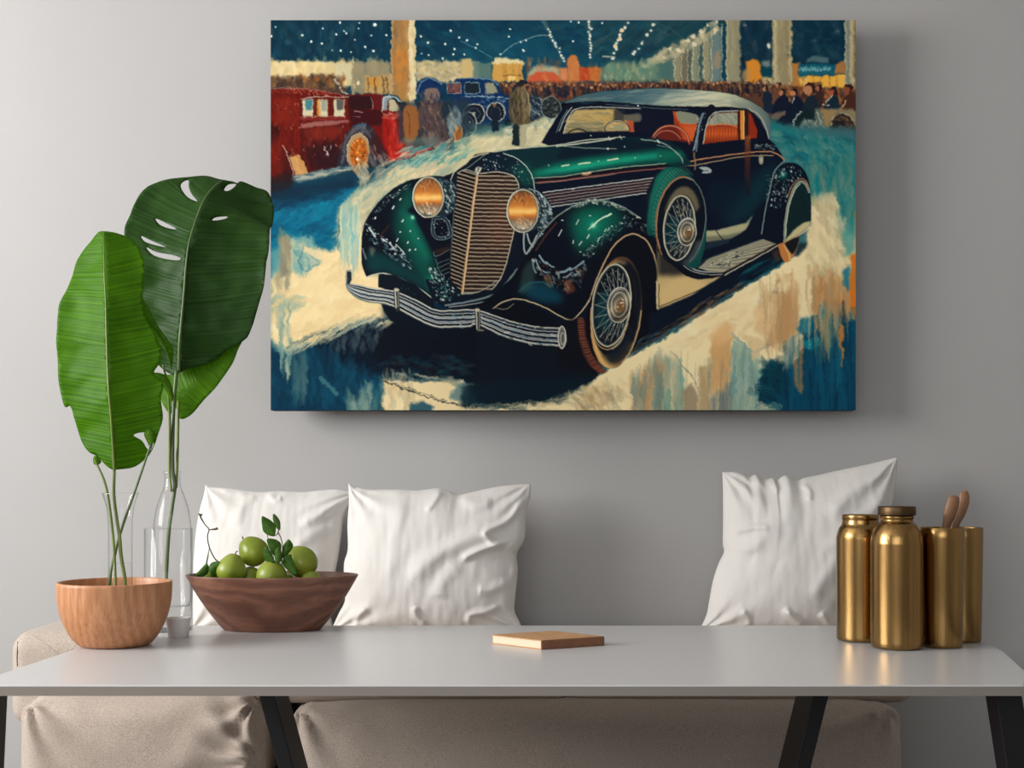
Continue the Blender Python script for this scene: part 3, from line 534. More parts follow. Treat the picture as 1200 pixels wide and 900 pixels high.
    P.poly(I_((900, 275), (935, 275), (935, 345), (900, 345)), (4, 84, 112), .9, .8)
    P.brush(I_((600, 560), (730, 540), (740, 770), (590, 770)), 60, [(4, 60, 74), (8, 84, 92), (4, 40, 56)], (12, 30), (2, 6), 60, 60, .45, 5)
    P.poly(I_((780, 520), (840, 400), (850, 420), (850, 720), (815, 720)), (150, 120, 84), .85, 1.2)
    P.brush(I_((940, 230), (1060, 300), (1000, 480), (950, 460)), 50, [(150, 150, 120), (190, 140, 80), (60, 120, 126)], (20, 44), (2, 5), 90, 4, .55, 8)
    P.poly(I_((1062, 330), (1085, 330), (1082, 560), (1074, 570)), (200, 130, 60), .9, .7)
    P.brush(I_((770, 420), (850, 380), (840, 470), (780, 560), (740, 560)), 40, [(196, 184, 146), (150, 160, 144), (110, 140, 136)], (8, 26), (2, 5), 110, 12, .6, 8)
    for k in range(7):
        y = 785+k*7; P.line(I_((585, y), (725, y+1)), 1, ((110, 146, 136), (60, 110, 112))[k % 2], .8)
    for k in range(9):
        y = 640+k*16; P.line(I_((585+(k*37 % 18), y), (650, y-4)), 1, (3, 40, 56), .8)
    P.poly(I_((830, 60), (900, 40), (900, 260), (840, 300)), (246, 226, 180), .7, 1.5)

def paint_car(P):
    # ---- dark mass of the whole car
    P.poly([(430, 260), (480, 225), (535, 200), (560, 182), (600, 178), (660, 168), (820, 175), (910, 190), (948, 230), (945, 265), (915, 290), (850, 325), (775, 350), (760, 380), (705, 400), (560, 375), (500, 350), (440, 318)], (5, 17, 32), 1, .4)
    # ---- cabin
    roof = C_((-540, 520), (-450, 485), (-330, 460), (-150, 447), (0, 442), (150, 446), (330, 460), (450, 478), (540, 515), (610, 555), (650, 590), (664, 640), (660, 740), (640, 700), (610, 630), (570, 585), (520, 560), (430, 552), (320, 550), (150, 548), (0, 545), (-150, 530), (-330, 518), (-540, 530))
    P.poly(C_((-545, 540), (-300, 525), (0, 545), (520, 560), (600, 620), (655, 740), (730, 830), (720, 900), (-100, 900), (-400, 860), (-680, 760)), NAVY, 1, .3)
    P.poly(roof, (662, 0, 905, 0, [(0, (74, 102, 106)), (.25, (60, 96, 108)), (.5, (110, 136, 132)), (.64, (206, 206, 176)), (.8, (196, 196, 162)), (.92, (120, 134, 124)), (1, (84, 104, 106))]), 1, .3, False)
    P.poly(C_((-100, 455), (100, 452), (260, 470), (120, 500), (-60, 545), (-200, 530)), (50, 92, 106), .35, 2)
    P.poly(C_((60, 470), (380, 475), (500, 520), (300, 520), (160, 545), (-40, 540)), (222, 218, 184), .55, 2)
    P.poly(C_((430, 500), (560, 550), (640, 620), (650, 700), (560, 580), (430, 545)), (120, 134, 124), .5, 2)
    P.brush(C_((-500, 515), (-150, 455), (300, 465), (500, 510), (500, 545), (0, 540), (-300, 520)), 90, [(90, 120, 120), (190, 194, 164), (140, 152, 138)], (10, 34), (1, 3), -6, 8, .25, 6)
    P.line(C_((-540, 520), (-450, 485), (-330, 460), (-150, 447), (0, 442), (150, 446), (330, 460), (450, 478), (540, 515), (610, 555), (650, 590)), .8, (30, 50, 60), .7)
    P.line(C_((-530, 532), (-330, 522), (0, 548), (200, 552), (440, 556)), 1.5, (8, 14, 30), .95)
    P.line(C_((-300, 535), (0, 560), (180, 566)), .8, (150, 164, 160), .5)
    # windscreen glass
    P.poly(B_((590, 710), (625, 610), (668, 562), (905, 556), (1050, 562), (1200, 570), (1420, 590), (1370, 780), (1200, 720), (900, 690), (740, 698)), (10, 16, 36), 1, .3)
    P.poly(B_((598, 706), (630, 612), (672, 568), (905, 562), (960, 600), (1050, 600), (1050, 632), (990, 632), (985, 690), (740, 695)), (598, 0, 720, 0, [(0, (150, 140, 104)), (.6, (196, 172, 110)), (1, (206, 170, 96))]), .95, .5)
    P.poly(B_((640, 640), (830, 640), (850, 690), (600, 700)), (120, 116, 92), .8, 1)
    P.brush(B_((620, 600), (900, 570), (980, 640), (980, 685), (610, 700)), 90, [(226, 200, 136), (150, 140, 104), (110, 110, 90), (196, 160, 90)], (5, 16), (1, 3), 5, 20, .5, 8)
    P.poly(B_((895, 565), (960, 565), (960, 632), (895, 632)), (36, 40, 50), .8, 1)
    P.poly(B_((965, 600), (1050, 590), (1050, 635), (965, 632)), (90, 90, 84), .9, .5, True)
    P.poly(B_((970, 632), (1012, 632), (1015, 698), (985, 698)), (190, 86, 50), .95, .4)
    P.line(B_((620, 710), (650, 688), (700, 682), (740, 700)), 1.4, (24, 24, 30))
    for rx, c, w in ((14, (40, 34, 36), 2.2), (13.4, (206, 196, 176), .9)):
        P.line(ellp(*B_((915, 690))[0], rx, 11.5, 0, 185, 358), w, c)
    P.poly(B_((870, 690), (900, 655), (950, 650), (972, 690)), (150, 150, 120), .8, .6)
    # brick seats and side glass
    P.poly(C_((0, 680), (60, 655), (130, 660), (170, 700), (195, 760), (0, 740)), (110, 34, 24), .95, .8)
    P.poly(C_((92, 575), (110, 580), (125, 640), (240, 655), (232, 760), (150, 740), (100, 650)), (196, 76, 34), 1, .4)
    P.poly(C_((112, 580), (180, 582), (240, 605), (235, 648), (150, 648), (122, 625)), (136, 140, 118), 1, .4, True)
    P.line(C_((112, 580), (122, 625), (150, 648), (235, 650)), .9, (214, 120, 70), .9)
    P.poly(C_((150, 660), (236, 664), (232, 745), (190, 740)), (236, 120, 60), .4, 1.2); P.poly(C_((95, 600), (125, 650), (150, 735), (110, 690)), (110, 34, 20), .6, 1)
    P.line(ellp(*C_((75, 775))[0], 22.5, 22.5, 10, 195, 345), 2.6, (140, 62, 44)); P.line(ellp(*C_((75, 775))[0], 22.5, 22.5, 10, 200, 340), .9, (226, 160, 130), .9)
    P.line(ellp(*C_((60, 760))[0], 16, 14, 10, 190, 330), 1.4, (176, 110, 90), .9)
    P.poly(C_((265, 775), (290, 655), (335, 588), (474, 578), (520, 580), (516, 770)), (150, 50, 20), 1, .3)
    P.poly(C_((300, 640), (340, 590), (470, 584), (470, 660), (292, 656)), (300, 0, 470, 0, [(0, (128, 134, 116)), (1, (150, 156, 136))]), 1, .4)
    P.brush(C_((310, 640), (345, 595), (465, 590), (465, 655)), 40, [(160, 164, 140), (110, 124, 112), (186, 180, 150)], (5, 14), (1, 3), 60, 30, .5, 8)
    P.poly(C_((270, 765), (290, 665), (480, 670), (490, 765)), (0, 148, 0, 170, [(0, (176, 70, 32)), (.4, (214, 96, 40)), (1, (110, 32, 18))]), 1, .4)
    for x in range(300, 480, 17): P.line(C_((x, 672), (x-6, 762)), .9, (120, 34, 14), .55)
    P.line(C_((285, 660), (400, 652), (486, 676)), 1.5, (230, 130, 70), .8)
    P.poly(C_((470, 575), (486, 575), (490, 770), (474, 768)), (60, 22, 16), 1, .3)
    P.poly(C_((484, 572), (512, 572), (512, 768), (490, 770)), (226, 146, 62), 1, .4); P.line(C_((508, 575), (508, 765)), 1, (250, 214, 150), .9)
    P.poly(C_((512, 565), (536, 568), (545, 900), (512, 900)), (40, 26, 26), 1, .3)
    P.poly(C_((534, 580), (560, 600), (590, 690), (582, 765), (536, 768)), (150, 46, 20), 1, .5)
    P.poly(C_((545, 575), (600, 625), (640, 700), (642, 765), (575, 768), (590, 690), (560, 620)), (8, 14, 34), 1, .3)
    P.line(C_((530, 560), (590, 595), (632, 660), (655, 745)), 1.2, (190, 196, 184), .85)
    P.line(C_((268, 775), (292, 650), (338, 586), (474, 574)), 1.2, (196, 204, 190), .9); P.line(C_((262, 800), (400, 785), (515, 772)), 1.4, (206, 180, 140), .9)
    # windscreen posts
    P.line(C_((318, 560), (272, 620), (235, 740), (212, 850)), 9, (10, 18, 34), 1, .3)
    P.line(C_((268, 590), (245, 660), (225, 760), (205, 830)), 2.2, (150, 170, 176), .8); P.specks(C_((235, 600), (300, 570), (230, 830), (195, 830)), 60, [(210, 220, 220), (60, 80, 96)], (.3, .8), .8)
    P.line(B_((548, 755), (570, 690), (610, 600), (650, 545)), 4.5, (10, 18, 30), 1, .3)
    P.line(B_((575, 690), (612, 605), (650, 555)), 1.2, (190, 196, 190), .8); P.line(B_((600, 706), (632, 612), (668, 566), (760, 552), (905, 554), (1050, 562)), 1.1, (206, 206, 190), .85)
    P.line(B_((560, 700), (590, 625), (625, 570)), .9, (140, 156, 160), .7)
    P.dot(*B_((1037, 545))[0], 1, WHT)
    # ---- body side
    body = F_((0, 60), (210, 60), (255, 20), (520, -10), (640, -20), (690, 20), (720, 70), (745, 120), (700, 170), (640, 330), (600, 560), (500, 620), (300, 680), (0, 760))
    P.poly(body, NAVY, 1, .3)
    P.poly(F_((600, 180), (690, 110), (700, 170), (640, 330), (560, 430), (430, 500), (380, 480), (500, 300)), (8, 74, 76), .55, 8)
    P.poly(F_((300, 250), (520, 230), (560, 380), (400, 460), (300, 400)), (4, 34, 50), .5, 6)
    P.poly(F_((285, 525), (350, 522), (520, 480), (562, 432), (520, 520), (430, 572), (285, 590)), (176, 172, 132), 1, .6)
    P.poly(F_((285, 560), (420, 550), (500, 530), (430, 575), (290, 595)), (90, 96, 80), .7, 1)
    P.line(F_((345, 525), (380, 570), (430, 605), (520, 620)), 1, INK)
    P.line(F_((640, 330), (600, 400), (562, 440), (520, 480)), 1.4, (70, 110, 96), .6, .8)
    P.poly(F_((575, 410), (640, 330), (610, 560), (500, 620), (400, 620), (520, 530)), (6, 18, 34), 1, .6)
    P.poly(F_((270, 640), (420, 600), (430, 570), (290, 595)), (30, 46, 56), .8, .8)
    # beltline
    P.line(F_((0, 150), (150, 135), (230, 112), (500, 72), (640, 62), (700, 75), (745, 112)), 1.5, (196, 140, 96), .95)
    P.line(F_((0, 160), (150, 146), (235, 140), (500, 92), (680, 85)), 1.1, (206, 176, 130), .8)
    P.line(F_((0, 155), (235, 125), (500, 82), (690, 80)), .9, (40, 22, 24), .9)
    P.line(F_((215, 70), (222, 130), (220, 165)), 2, (150, 120, 84), .8); P.line(F_((240, -60), (228, 60)), 2.2, (120, 140, 140), .7)
    P.poly(F_((512, -30), (545, -30), (545, 320), (515, 320)), (0, 165, 0, 228, [(0, (190, 100, 44)), (.3, (120, 56, 34)), (1, (14, 16, 34))]), .6, 1)
    P.poly(F_((245, 155), (290, 152), (318, 170), (310, 188), (262, 190), (270, 175)), (176, 186, 180), .95, .3, True); P.line(F_((262, 172), (300, 175)), .9, (50, 60, 70))
    P.ell(*F_((608, 100))[0], 2.8, 3.8, (140, 134, 110), .95, .3); P.ell(*F_((608, 118))[0], 2.4, 4, (196, 190, 160), .8, .3)
    P.specks(F_((560, 20), (690, 20), (700, 60), (560, 50)), 50, [(196, 200, 180), (90, 110, 110)], (.3, .8), .8, 2)
    # ---- bonnet
    bonnet = B_((120, 830), (230, 805), (330, 795), (560, 772), (740, 742), (950, 725), (1150, 735), (1240, 765), (1290, 800), (1335, 860), (1360, 890), (1200, 915), (960, 940), (800, 960), (600, 985), (430, 1000))
    P.poly(bonnet, (4, 40, 46), 1, .3)
    P.poly(B_((600, 770), (950, 728), (1240, 770), (1290, 805), (900, 830), (560, 860)), (3, 24, 38), .9, 2)
    hl = B_((420, 925), (560, 885), (750, 850), (950, 825), (1150, 805), (1290, 815), (1320, 840), (1200, 860), (960, 890), (700, 930), (430, 970))
    P.poly(hl, (6, 120, 94), .9, 3)
    P.poly(B_((460, 935), (700, 885), (960, 850), (1200, 825), (1290, 830), (1100, 850), (900, 880), (640, 925)), (30, 178, 138), .75, 2)
    P.poly(C_((0, 800), (60, 800), (130, 830), (145, 870), (100, 880), (0, 890)), (6, 92, 74), .8, 2)
    P.line(B_((130, 830), (230, 808), (330, 795), (560, 775), (740, 745), (960, 727)), 1.2, (196, 196, 170), .95)
    P.line(B_((560, 782), (720, 762), (900, 735)), 1.6, (206, 206, 184), .9); P.line(B_((600, 780), (740, 792), (910, 795)), 1, (150, 164, 150), .85)
    P.dot(*B_((860, 795))[0], 1.4, (196, 196, 176)); P.line(B_((865, 725), (875, 745)), 1.3, (206, 206, 190), .8); P.line(B_((930, 720), (940, 740)), 1.2, (206, 206, 190), .8)
    P.line(B_((1055, 742), (1160, 755), (1230, 790), (1290, 850), (1300, 880)), 1.3, (170, 186, 170), .85)
    P.line(B_((1150, 745), (1160, 760)), 1.4, (220, 220, 206)); P.line(C_((0, 775), (70, 790), (120, 820), (150, 880)), 1.2, (110, 140, 130), .8)
    for x, y, l in ((860, 859, 60), (690, 882, 66), (590, 895, 44)): P.line(B_((x, y+4), (x+l, y-6)), 1.5, (222, 232, 190), .95)
    for x, y in ((958, 784), (515, 892), (805, 868), (1020, 850), (1170, 838), (760, 720)): P.dot(*B_((x, y))[0], .8, (196, 220, 196), .9)
    # bonnet side with louvres
    P.poly(E_((430, 215), (640, 200), (900, 165), (1200, 135), (1250, 150), (1200, 180), (1120, 240), (1060, 330), (1060, 420), (900, 380), (760, 345), (640, 385), (540, 420), (480, 310), (440, 270)), NAVY, 1, .3)
    P.line(E_((430, 218), (600, 207), (760, 182), (980, 152), (1200, 132)), 1.1, (176, 196, 160), .85)
    P.line(E_((440, 232), (620, 215), (900, 178), (1200, 148)), 1.6, (30, 12, 16), .9)
    P.line(E_((440, 245), (620, 228), (900, 190), (1100, 168), (1200, 158)), 1.6, (140, 84, 74), .9); P.line(E_((450, 250), (700, 222), (900, 195)), .7, (206, 160, 130), .7)
    P.ell(*E_((735, 193))[0], 6, 1.8, (190, 140, 96), .95, .3, -9); P.line(E_((710, 190), (760, 184)), .9, (240, 222, 190))
    for k in range(6):
        y0 = 302+k*17; y1 = 218+k*17.5
        x1 = 1125-k*9 if k < 5 else 1085
        P.line(E_((480+k*9, y0), (800, y0-43+k*.5), (x1, y1)), 1.15 if k in (0, 5) else .95, ((206, 206, 196) if k in (0, 5) else (176, 150, 136)), .95)
        if k < 5: P.line(E_((490+k*9, y0+8), (x1-5, y1+8)), 1.3, (60, 40, 44), .8, sm=False)
    P.glow(*E_((657, 283))[0], 3, (240, 236, 220), .9)
    # ---- radiator shell
    shell = E_((-60, 240), (-40, 190), (20, 150), (80, 80), (160, 65), (250, 70), (330, 100), (390, 150), (425, 215), (440, 290), (420, 330), (330, 560), (300, 700), (260, 800), (160, 900), (0, 930), (-80, 880))
    P.poly(shell, (6, 18, 34), 1, .3)
    P.poly(E_((120, 100), (200, 70), (330, 100), (400, 180), (430, 260), (350, 260), (330, 215), (260, 190), (140, 180)), (6, 26, 40), 1, 1)
    P.poly(E_((280, 150), (400, 130), (430, 230), (400, 280), (350, 250)), (8, 80, 66), .7, 4)
    P.line(E_((-60, 230), (-30, 170), (60, 100), (160, 70)), 1.5, (206, 196, 160), .85); P.line(E_((250, 72), (330, 105), (390, 160), (420, 220), (432, 280)), 1.2, (190, 206, 190), .9)
    P.line(E_((385, 150), (415, 195), (432, 245)), 1, (120, 150, 140), .8); P.line(E_((20, 170), (90, 120), (140, 80)), .9, (140, 150, 140), .8)
    P.specks(E_((120, 90), (250, 80), (390, 150), (420, 260), (350, 230), (300, 190), (130, 170)), 45, [(222, 230, 222), (120, 150, 150)], (.4, 1), .9)
    # grille
    left = [(535.5, 203), (545, 199), (556, 202), (559, 207), (541.5, 345), (534, 339), (526.5, 333)]
    right = [(559, 207), (563, 203), (585, 201.5), (600, 205.5), (606, 212), (607.5, 222), (605, 250), (601, 275), (594, 305), (587, 325), (576, 339), (566, 343.5), (541.5, 345)]
    for pl in (left, right): P.poly(pl, (28, 18, 16), 1, .3)
    P.poly([(575, 230), (604, 240), (597, 290), (570, 290)], (90, 40, 22), .6, 6)
    def cut(pl, y, sl, x0=500, x1=640):
        ar = np.array(pl+[pl[0]]); xs = []
        for (ax, ay), (bx, by) in zip(ar[:-1], ar[1:]):
            fa = ay-(y+sl*(ax-559)); fb = by-(y+sl*(bx-559))
            if fa*fb < 0: t = fa/(fa-fb); xs.append(ax+(bx-ax)*t)
        return (min(xs), max(xs)) if len(xs) >= 2 else None
    y = 201.0
    while y < 345:
        c = cut(right, y, .02-.0*(y-200))
        if c and c[1]-c[0] > 3:
            P.line([(c[0], y+.02*(c[0]-559)), (c[1], y+.02*(c[1]-559))], 1.5, (168, 150, 126), .95, .3, sm=False)
            P.line([(c[0], 1.5+y+.02*(c[0]-559)), (c[1], 1.5+y+.02*(c[1]-559))], .9, (92, 70, 54), .8, .3, sm=False)
        sl = .3+.12*(y-200)/140
        c = cut(left, y+4, sl)
        if c and c[1]-c[0] > 1.5:
            P.line([(c[0], y+4+sl*(c[0]-559)), (c[1], y+4+sl*(c[1]-559))], 1.3, (170, 156, 134), .95, .3, sm=False)
        y += 4.72
    P.line([(559, 206), (553, 250), (547, 300), (541.5, 345)], 3, (176, 140, 96)); P.line([(559.4, 207), (553.4, 250), (547.4, 300), (542, 345)], 1, (236, 208, 160), .9)
    P.line(right[1:12], 1.3, (196, 186, 160), .9); P.line([left[0], left[1], left[2]], 1.1, (170, 170, 150), .9); P.line([left[0], (531, 260), (527, 320), left[6]], 1.3, (10, 24, 30)); P.line([(533.5, 215), (529, 290), (525, 335)], .8, (110, 130, 120), .7)
    P.poly(E_((80, 165), (100, 148), (125, 155), (115, 180), (95, 205), (80, 185)), (150, 150, 136), 1, .3); P.line(E_((90, 158), (98, 200), (120, 160)), .8, (236, 232, 210), .9, sm=False); P.line(E_((104, 156), (98, 180)), .7, (40, 40, 40), .9)
    # ---- left mudguard
    lf = D_((1120, 250), (1060, 215), (1000, 205), (920, 215), (830, 240), (750, 285), (670, 360), (610, 440), (578, 520), (568, 620), (572, 720), (598, 796), (640, 782), (700, 776), (800, 806), (900, 862), (960, 905), (1010, 945), (1070, 960), (1120, 930), (1090, 850), (1080, 600))
    P.poly(lf, INK, 1, .3)
    P.poly(D_((830, 260), (900, 300), (880, 400), (930, 540), (1000, 720), (1040, 900), (980, 900), (900, 800), (820, 650), (760, 540), (760, 400)), (6, 84, 70), .85, 6)
    P.poly(D_((800, 420), (860, 440), (920, 560), (980, 700), (940, 700), (860, 580)), (10, 120, 96), .7, 4)
    P.poly(D_((600, 640), (700, 660), (830, 730), (940, 830), (960, 900), (860, 830), (700, 770), (620, 780), (590, 720)), (8, 66, 66), .75, 4)
    P.poly(D_((940, 800), (990, 790), (1030, 860), (1010, 920), (960, 880)), (10, 110, 84), .8, 2)
    P.line(D_((1060, 215), (1000, 206), (920, 216), (830, 241), (750, 286), (670, 361), (610, 441), (579, 520), (569, 620), (573, 720), (598, 795)), 1.1, (16, 30, 40), 1)
    P.poly(D_((835, 405), (880, 375), (900, 400), (960, 440), (1000, 480), (1080, 600), (1080, 700), (990, 660), (920, 520), (880, 450)), (3, 10, 26), .95, 1)
    P.specks(D_((590, 470), (640, 520), (850, 680), (860, 760), (700, 660), (590, 560)), 130, [(206, 216, 214), (96, 130, 130), (30, 60, 70)], (.35, 1.1), .85, 3, 35)
    P.specks(D_((700, 340), (850, 250), (860, 265), (720, 370), (640, 460), (620, 450)), 60, [(150, 170, 166), (60, 90, 100)], (.3, .9), .8, 2, -40)
    P.specks(D_((960, 740), (1010, 740), (1100, 860), (1050, 900), (980, 860)), 120, [(230, 236, 226), (120, 160, 150), (10, 30, 40)], (.4, 1.2), .9, 3, 60)
    for x, y, l, an in ((455, 398, 26, -62), (517, 327, 16, -50), (537, 513, 20, -55), (298, 488, 14, -65), (492, 683, 26, -62), (585, 706, 14, -60), (606, 606, 8, -50), (600, 770, 12, -60), (652, 765, 10, -60), (518, 614, 8, -30), (675, 670, 6, 0)):
        c = J_((x, y))[0]; d = (math.cos(math.radians(an))*l/15, math.sin(math.radians(an))*l/15)
        P.line([(c[0]-d[0], c[1]-d[1]), (c[0]+d[0], c[1]+d[1])], 1.4, (226, 234, 224), .95, sm=False)
    for x0, y0, x1, y1, w in ((245, 575, 295, 655, 2.4), (420, 710, 470, 760, 1.6), (480, 720, 545, 790, 1.1), (350, 670, 400, 700, 1.3)): P.line(J_((x0, y0), (x1, y1)), w, (196, 210, 206), .9)
    P.line(J_((410, 560), (340, 650)), 2.5, (90, 44, 30), .5, 1.2)
    P.glow(*J_((625, 484))[0], 7, (60, 210, 160), .8); P.glow(*J_((625, 484))[0], 3.4, (240, 255, 230), 1)
    P.line(D_((598, 796), (640, 782), (700, 776), (800, 806), (900, 862), (960, 905), (1010, 945)), 1.4, (196, 196, 176), .95)
    P.line(J_((185, 760), (215, 850)), 2, (150, 160, 150), .6, .8); P.poly(J_((245, 740), (300, 760), (275, 830), (250, 800)), (150, 150, 120), .5, 1.5)
    # bracket under left lamp and chrome scroll
    for w, c in ((4.4, (96, 116, 120)), (2.0, (10, 20, 34))):
        P.line(D_((990, 455), (985, 520), (1000, 560), (1040, 570), (1090, 550), (1075, 480), (1045, 450), (1000, 450)), w, c, .9)
    P.specks(D_((980, 445), (1080, 445), (1100, 560), (1000, 580)), 60, [(200, 206, 200), (20, 34, 44)], (.3, .8), .9)
    P.line(D_((990, 650), (1005, 675), (1085, 635)), 1, (120, 130, 130), .8); P.poly(D_((990, 640), (1085, 610), (1085, 640), (1010, 670)), (70, 40, 34), .6, 1.2)
    for k in range(4): P.line(D_((1010+k*12, 720+k*22), (1080, 690+k*26)), .8, (120, 140, 140), .7)
    P.line(D_((1000, 690), (1050, 830), (1080, 880)), 1.4, (70, 96, 100), .8)
    # lower apron below grille
    P.poly(G_((940, 60), (1090, 60), (1160, 150), (1200, 150), (1380, 110), (1480, 60), (1560, 100), (1400, 200), (1200, 240), (1060, 225), (980, 180)), (5, 18, 32), 1, .4)
    P.specks(G_((960, 60), (1080, 50), (1140, 150), (1060, 200), (990, 150)), 120, [(200, 214, 206), (60, 120, 110), (10, 26, 36)], (.4, 1.3), .85, 2, 50)
    P.line(G_((1060, 212), (1200, 190), (1340, 150), (1400, 100), (1480, 0)), 2.2, (130, 146, 150), .85); P.line(G_((1080, 222), (1220, 205), (1370, 165), (1440, 110), (1520, 20)), 1, (206, 206, 196), .8)
    P.line(H_((0, 145), (80, 140), (150, 110), (210, 70)), 1.3, (160, 170, 166), .8)
    # ---- right mudguard
    rf = E_((30, 1000), (150, 930), (300, 800), (400, 640), (440, 580), (500, 500), (560, 440), (660, 375), (760, 345), (850, 350), (950, 385), (1050, 450), (1130, 520), (1200, 590), (1270, 680), (1350, 750), (1450, 790), (1540, 800), (1500, 840), (1400, 830), (1300, 790), (1180, 900), (1140, 700), (1110, 620), (1070, 570), (1010, 545), (960, 560), (900, 610), (850, 690), (800, 800), (765, 900), (750, 940), (700, 1000), (650, 1045), (600, 1035), (500, 980), (400, 940), (320, 925), (240, 945), (190, 985))
    P.poly(rf, INK, 1, .3)
    P.poly(E_((660, 400), (760, 370), (880, 380), (960, 440), (930, 520), (850, 560), (760, 640), (690, 660), (640, 600), (620, 500)), (6, 92, 76), .9, 8)
    P.glow(*E_((775, 495))[0], 26, (12, 150, 116), .9)
    P.poly(E_((500, 540), (600, 470), (640, 560), (660, 660), (600, 740), (480, 640)), (3, 8, 26), .8, 5)
    P.glow(*E_((775, 495))[0], 6, (236, 255, 220), 1); P.line(E_((745, 520), (775, 493), (820, 458), (878, 428)), [.6, 2, 1.6, 2.2], (210, 240, 206), .95)
    for x, y, l, an in ((682, 476, 30, -65), (582, 538, 40, -62), (657, 592, 18, -80), (745, 560, 24, -58), (700, 600, 28, -58), (808, 575, 30, -55), (845, 524, 18, -60), (864, 518, 18, -58), (757, 437, 8, 0), (594, 466, 10, 0), (700, 650, 8, 0), (770, 612, 10, 0), (942, 482, 10, 0), (885, 500, 9, 20)):
        c = E_((x, y))[0]; d = (math.cos(math.radians(an))*l/10, math.sin(math.radians(an))*l/10)
        P.line([(c[0]-d[0], c[1]-d[1]), (c[0]+d[0], c[1]+d[1])], 1.2, (206, 226, 206), .9, sm=False)
    P.specks(E_((760, 590), (860, 520), (960, 440), (1100, 500), (1130, 560), (960, 500), (880, 580), (800, 640), (740, 700), (700, 680)), 170, [(110, 130, 130), (180, 190, 180), (40, 60, 70)], (.3, .8), .8, 1.5, -40)
    P.line(E_((400, 650), (440, 585), (500, 505), (560, 445), (660, 380), (760, 348), (850, 353), (950, 388), (1050, 452)), 1.6, (150, 166, 150), .8)
    P.specks(E_((640, 380), (760, 335), (860, 345), (1060, 450), (1040, 455), (850, 372), (760, 362), (660, 395)), 90, [(206, 210, 190), (110, 130, 120)], (.4, 1.1), .85, 3, 20)
    P.line(E_((440, 640), (500, 550), (560, 480)), 2, (110, 60, 50), .6, 1)
    # reflections on the nose of the mudguard
    for x0, y0, x1, y1, w in ((460, 670, 500, 720, 2.2), (500, 710, 545, 740, 1.8), (420, 720, 440, 770, 2), (440, 700, 470, 760, 2), (480, 760, 520, 770, 1.6), (580, 770, 640, 745, 2.6), (640, 755, 720, 705, 2), (600, 800, 650, 770, 2), (650, 790, 700, 760, 1.8)): P.line(E_((x0, y0), ((x0+x1)/2, (y0+y1)/2+6), (x1, y1)), w, (150, 176, 184), .85)
    P.specks(E_((400, 680), (500, 700), (600, 780), (740, 700), (700, 850), (600, 880), (480, 840)), 120, [(120, 140, 136), (50, 70, 80), (100, 60, 40), (180, 190, 186)], (.4, 1.4), .7, 4, 60)
    P.poly(E_((480, 790), (520, 780), (540, 860), (500, 850)), (120, 80, 54), .6, 1.2); P.poly(E_((600, 820), (640, 810), (670, 880), (620, 900)), (130, 70, 44), .65, 1.2); P.poly(E_((690, 760), (740, 730), (700, 830)), (96, 80, 66), .5, 1.2)
    P.poly(H_((340, 110), (420, 75), (500, 90), (570, 130), (600, 190), (500, 200), (400, 170)), (8, 80, 100), .7, 4, True)
    P.line(H_((340, 130), (400, 85), (470, 78), (540, 105)), 1.4, (60, 140, 150), .5, 1)
    P.poly(E_((360, 760), (400, 700), (440, 740), (420, 860), (340, 900)), (60, 90, 80), .5, 2)
    P.line(H_((190, 230), (240, 195), (320, 175), (400, 190), (500, 230), (600, 285), (650, 296), (700, 255), (745, 195), (765, 150)), 1.5, (206, 184, 144), .95)
    P.poly(H_((190, 232), (240, 205), (320, 190), (420, 215), (560, 290), (560, 340), (300, 310), (190, 260)), (3, 9, 20), .95, .8)
    P.line(H_((195, 225), (260, 235), (310, 205)), .9, (176, 160, 130), .8)
    # wheel arch trim
    arch = E_((765, 900), (800, 800), (850, 690), (900, 610), (960, 560), (1010, 545), (1070, 570), (1110, 620), (1140, 700), (1155, 800), (1158, 900), (1155, 1000))
    P.poly(arch+E_((1150, 1080), (1080, 1200), (900, 1290), (760, 1280), (700, 1150)), (3, 8, 20), 1, .5)
    P.line(arch, 2.4, (120, 96, 70), .9); P.line(arch, .9, (220, 190, 146), .9)
    # inner valance right of the wheel
    P.poly(L_((830, 200), (900, 200), (1100, 240), (1200, 260), (1200, 390), (840, 550), (822, 530)), (830, 0, 800, 0, [(0, (120, 92, 56)), (1, (120, 92, 56))]), 1, .5)
    P.poly(L_((835, 380), (1000, 260), (1120, 270), (1250, 300), (1250, 370), (860, 535)), (222, 192, 134), .95, 3)
    P.poly(L_((830, 150), (1000, 180), (980, 240), (860, 300), (836, 320)), (14, 18, 26), .9, 2.5)
    P.poly(F_((0, 600), (60, 620), (170, 790), (240, 812), (330, 790), (380, 790), (310, 850), (180, 905), (0, 980)), (214, 184, 124), .9, 1)
    P.poly(F_((0, 620), (100, 680), (170, 780), (100, 790), (0, 790)), (20, 22, 28), .85, 3)
    P.poly(F_((10, 560), (120, 690), (200, 755), (260, 775), (390, 772), (375, 790), (320, 805), (240, 812), (170, 792), (90, 730), (0, 640)), (5, 12, 26), 1, .4)
    P.line(F_((0, 535), (60, 605), (120, 675), (200, 742), (260, 764), (390, 765)), 1.8, (170, 176, 170), .85); P.line(F_((60, 630), (120, 695), (200, 760), (300, 782), (380, 780)), 1, (206, 200, 180), .8)
    P.line(L_((822, 300), (824, 470), (826, 530), (845, 550), (1000, 480), (1200, 392), (1440, 260), (1440, 240)), 2, (206, 190, 150), .95, sm=False)
    P.line(L_((840, 320), (838, 520), (1190, 375), (1400, 270)), .9, (30, 30, 30), .9, sm=False)
    # dark mass under the running board
    P.poly(F_((380, 790), (720, 610), (740, 700), (700, 735), (600, 790), (500, 850), (350, 940), (0, 1150), (-60, 1200), (-50, 1020), (0, 990), (200, 905)), (4, 18, 34), 1, .5)
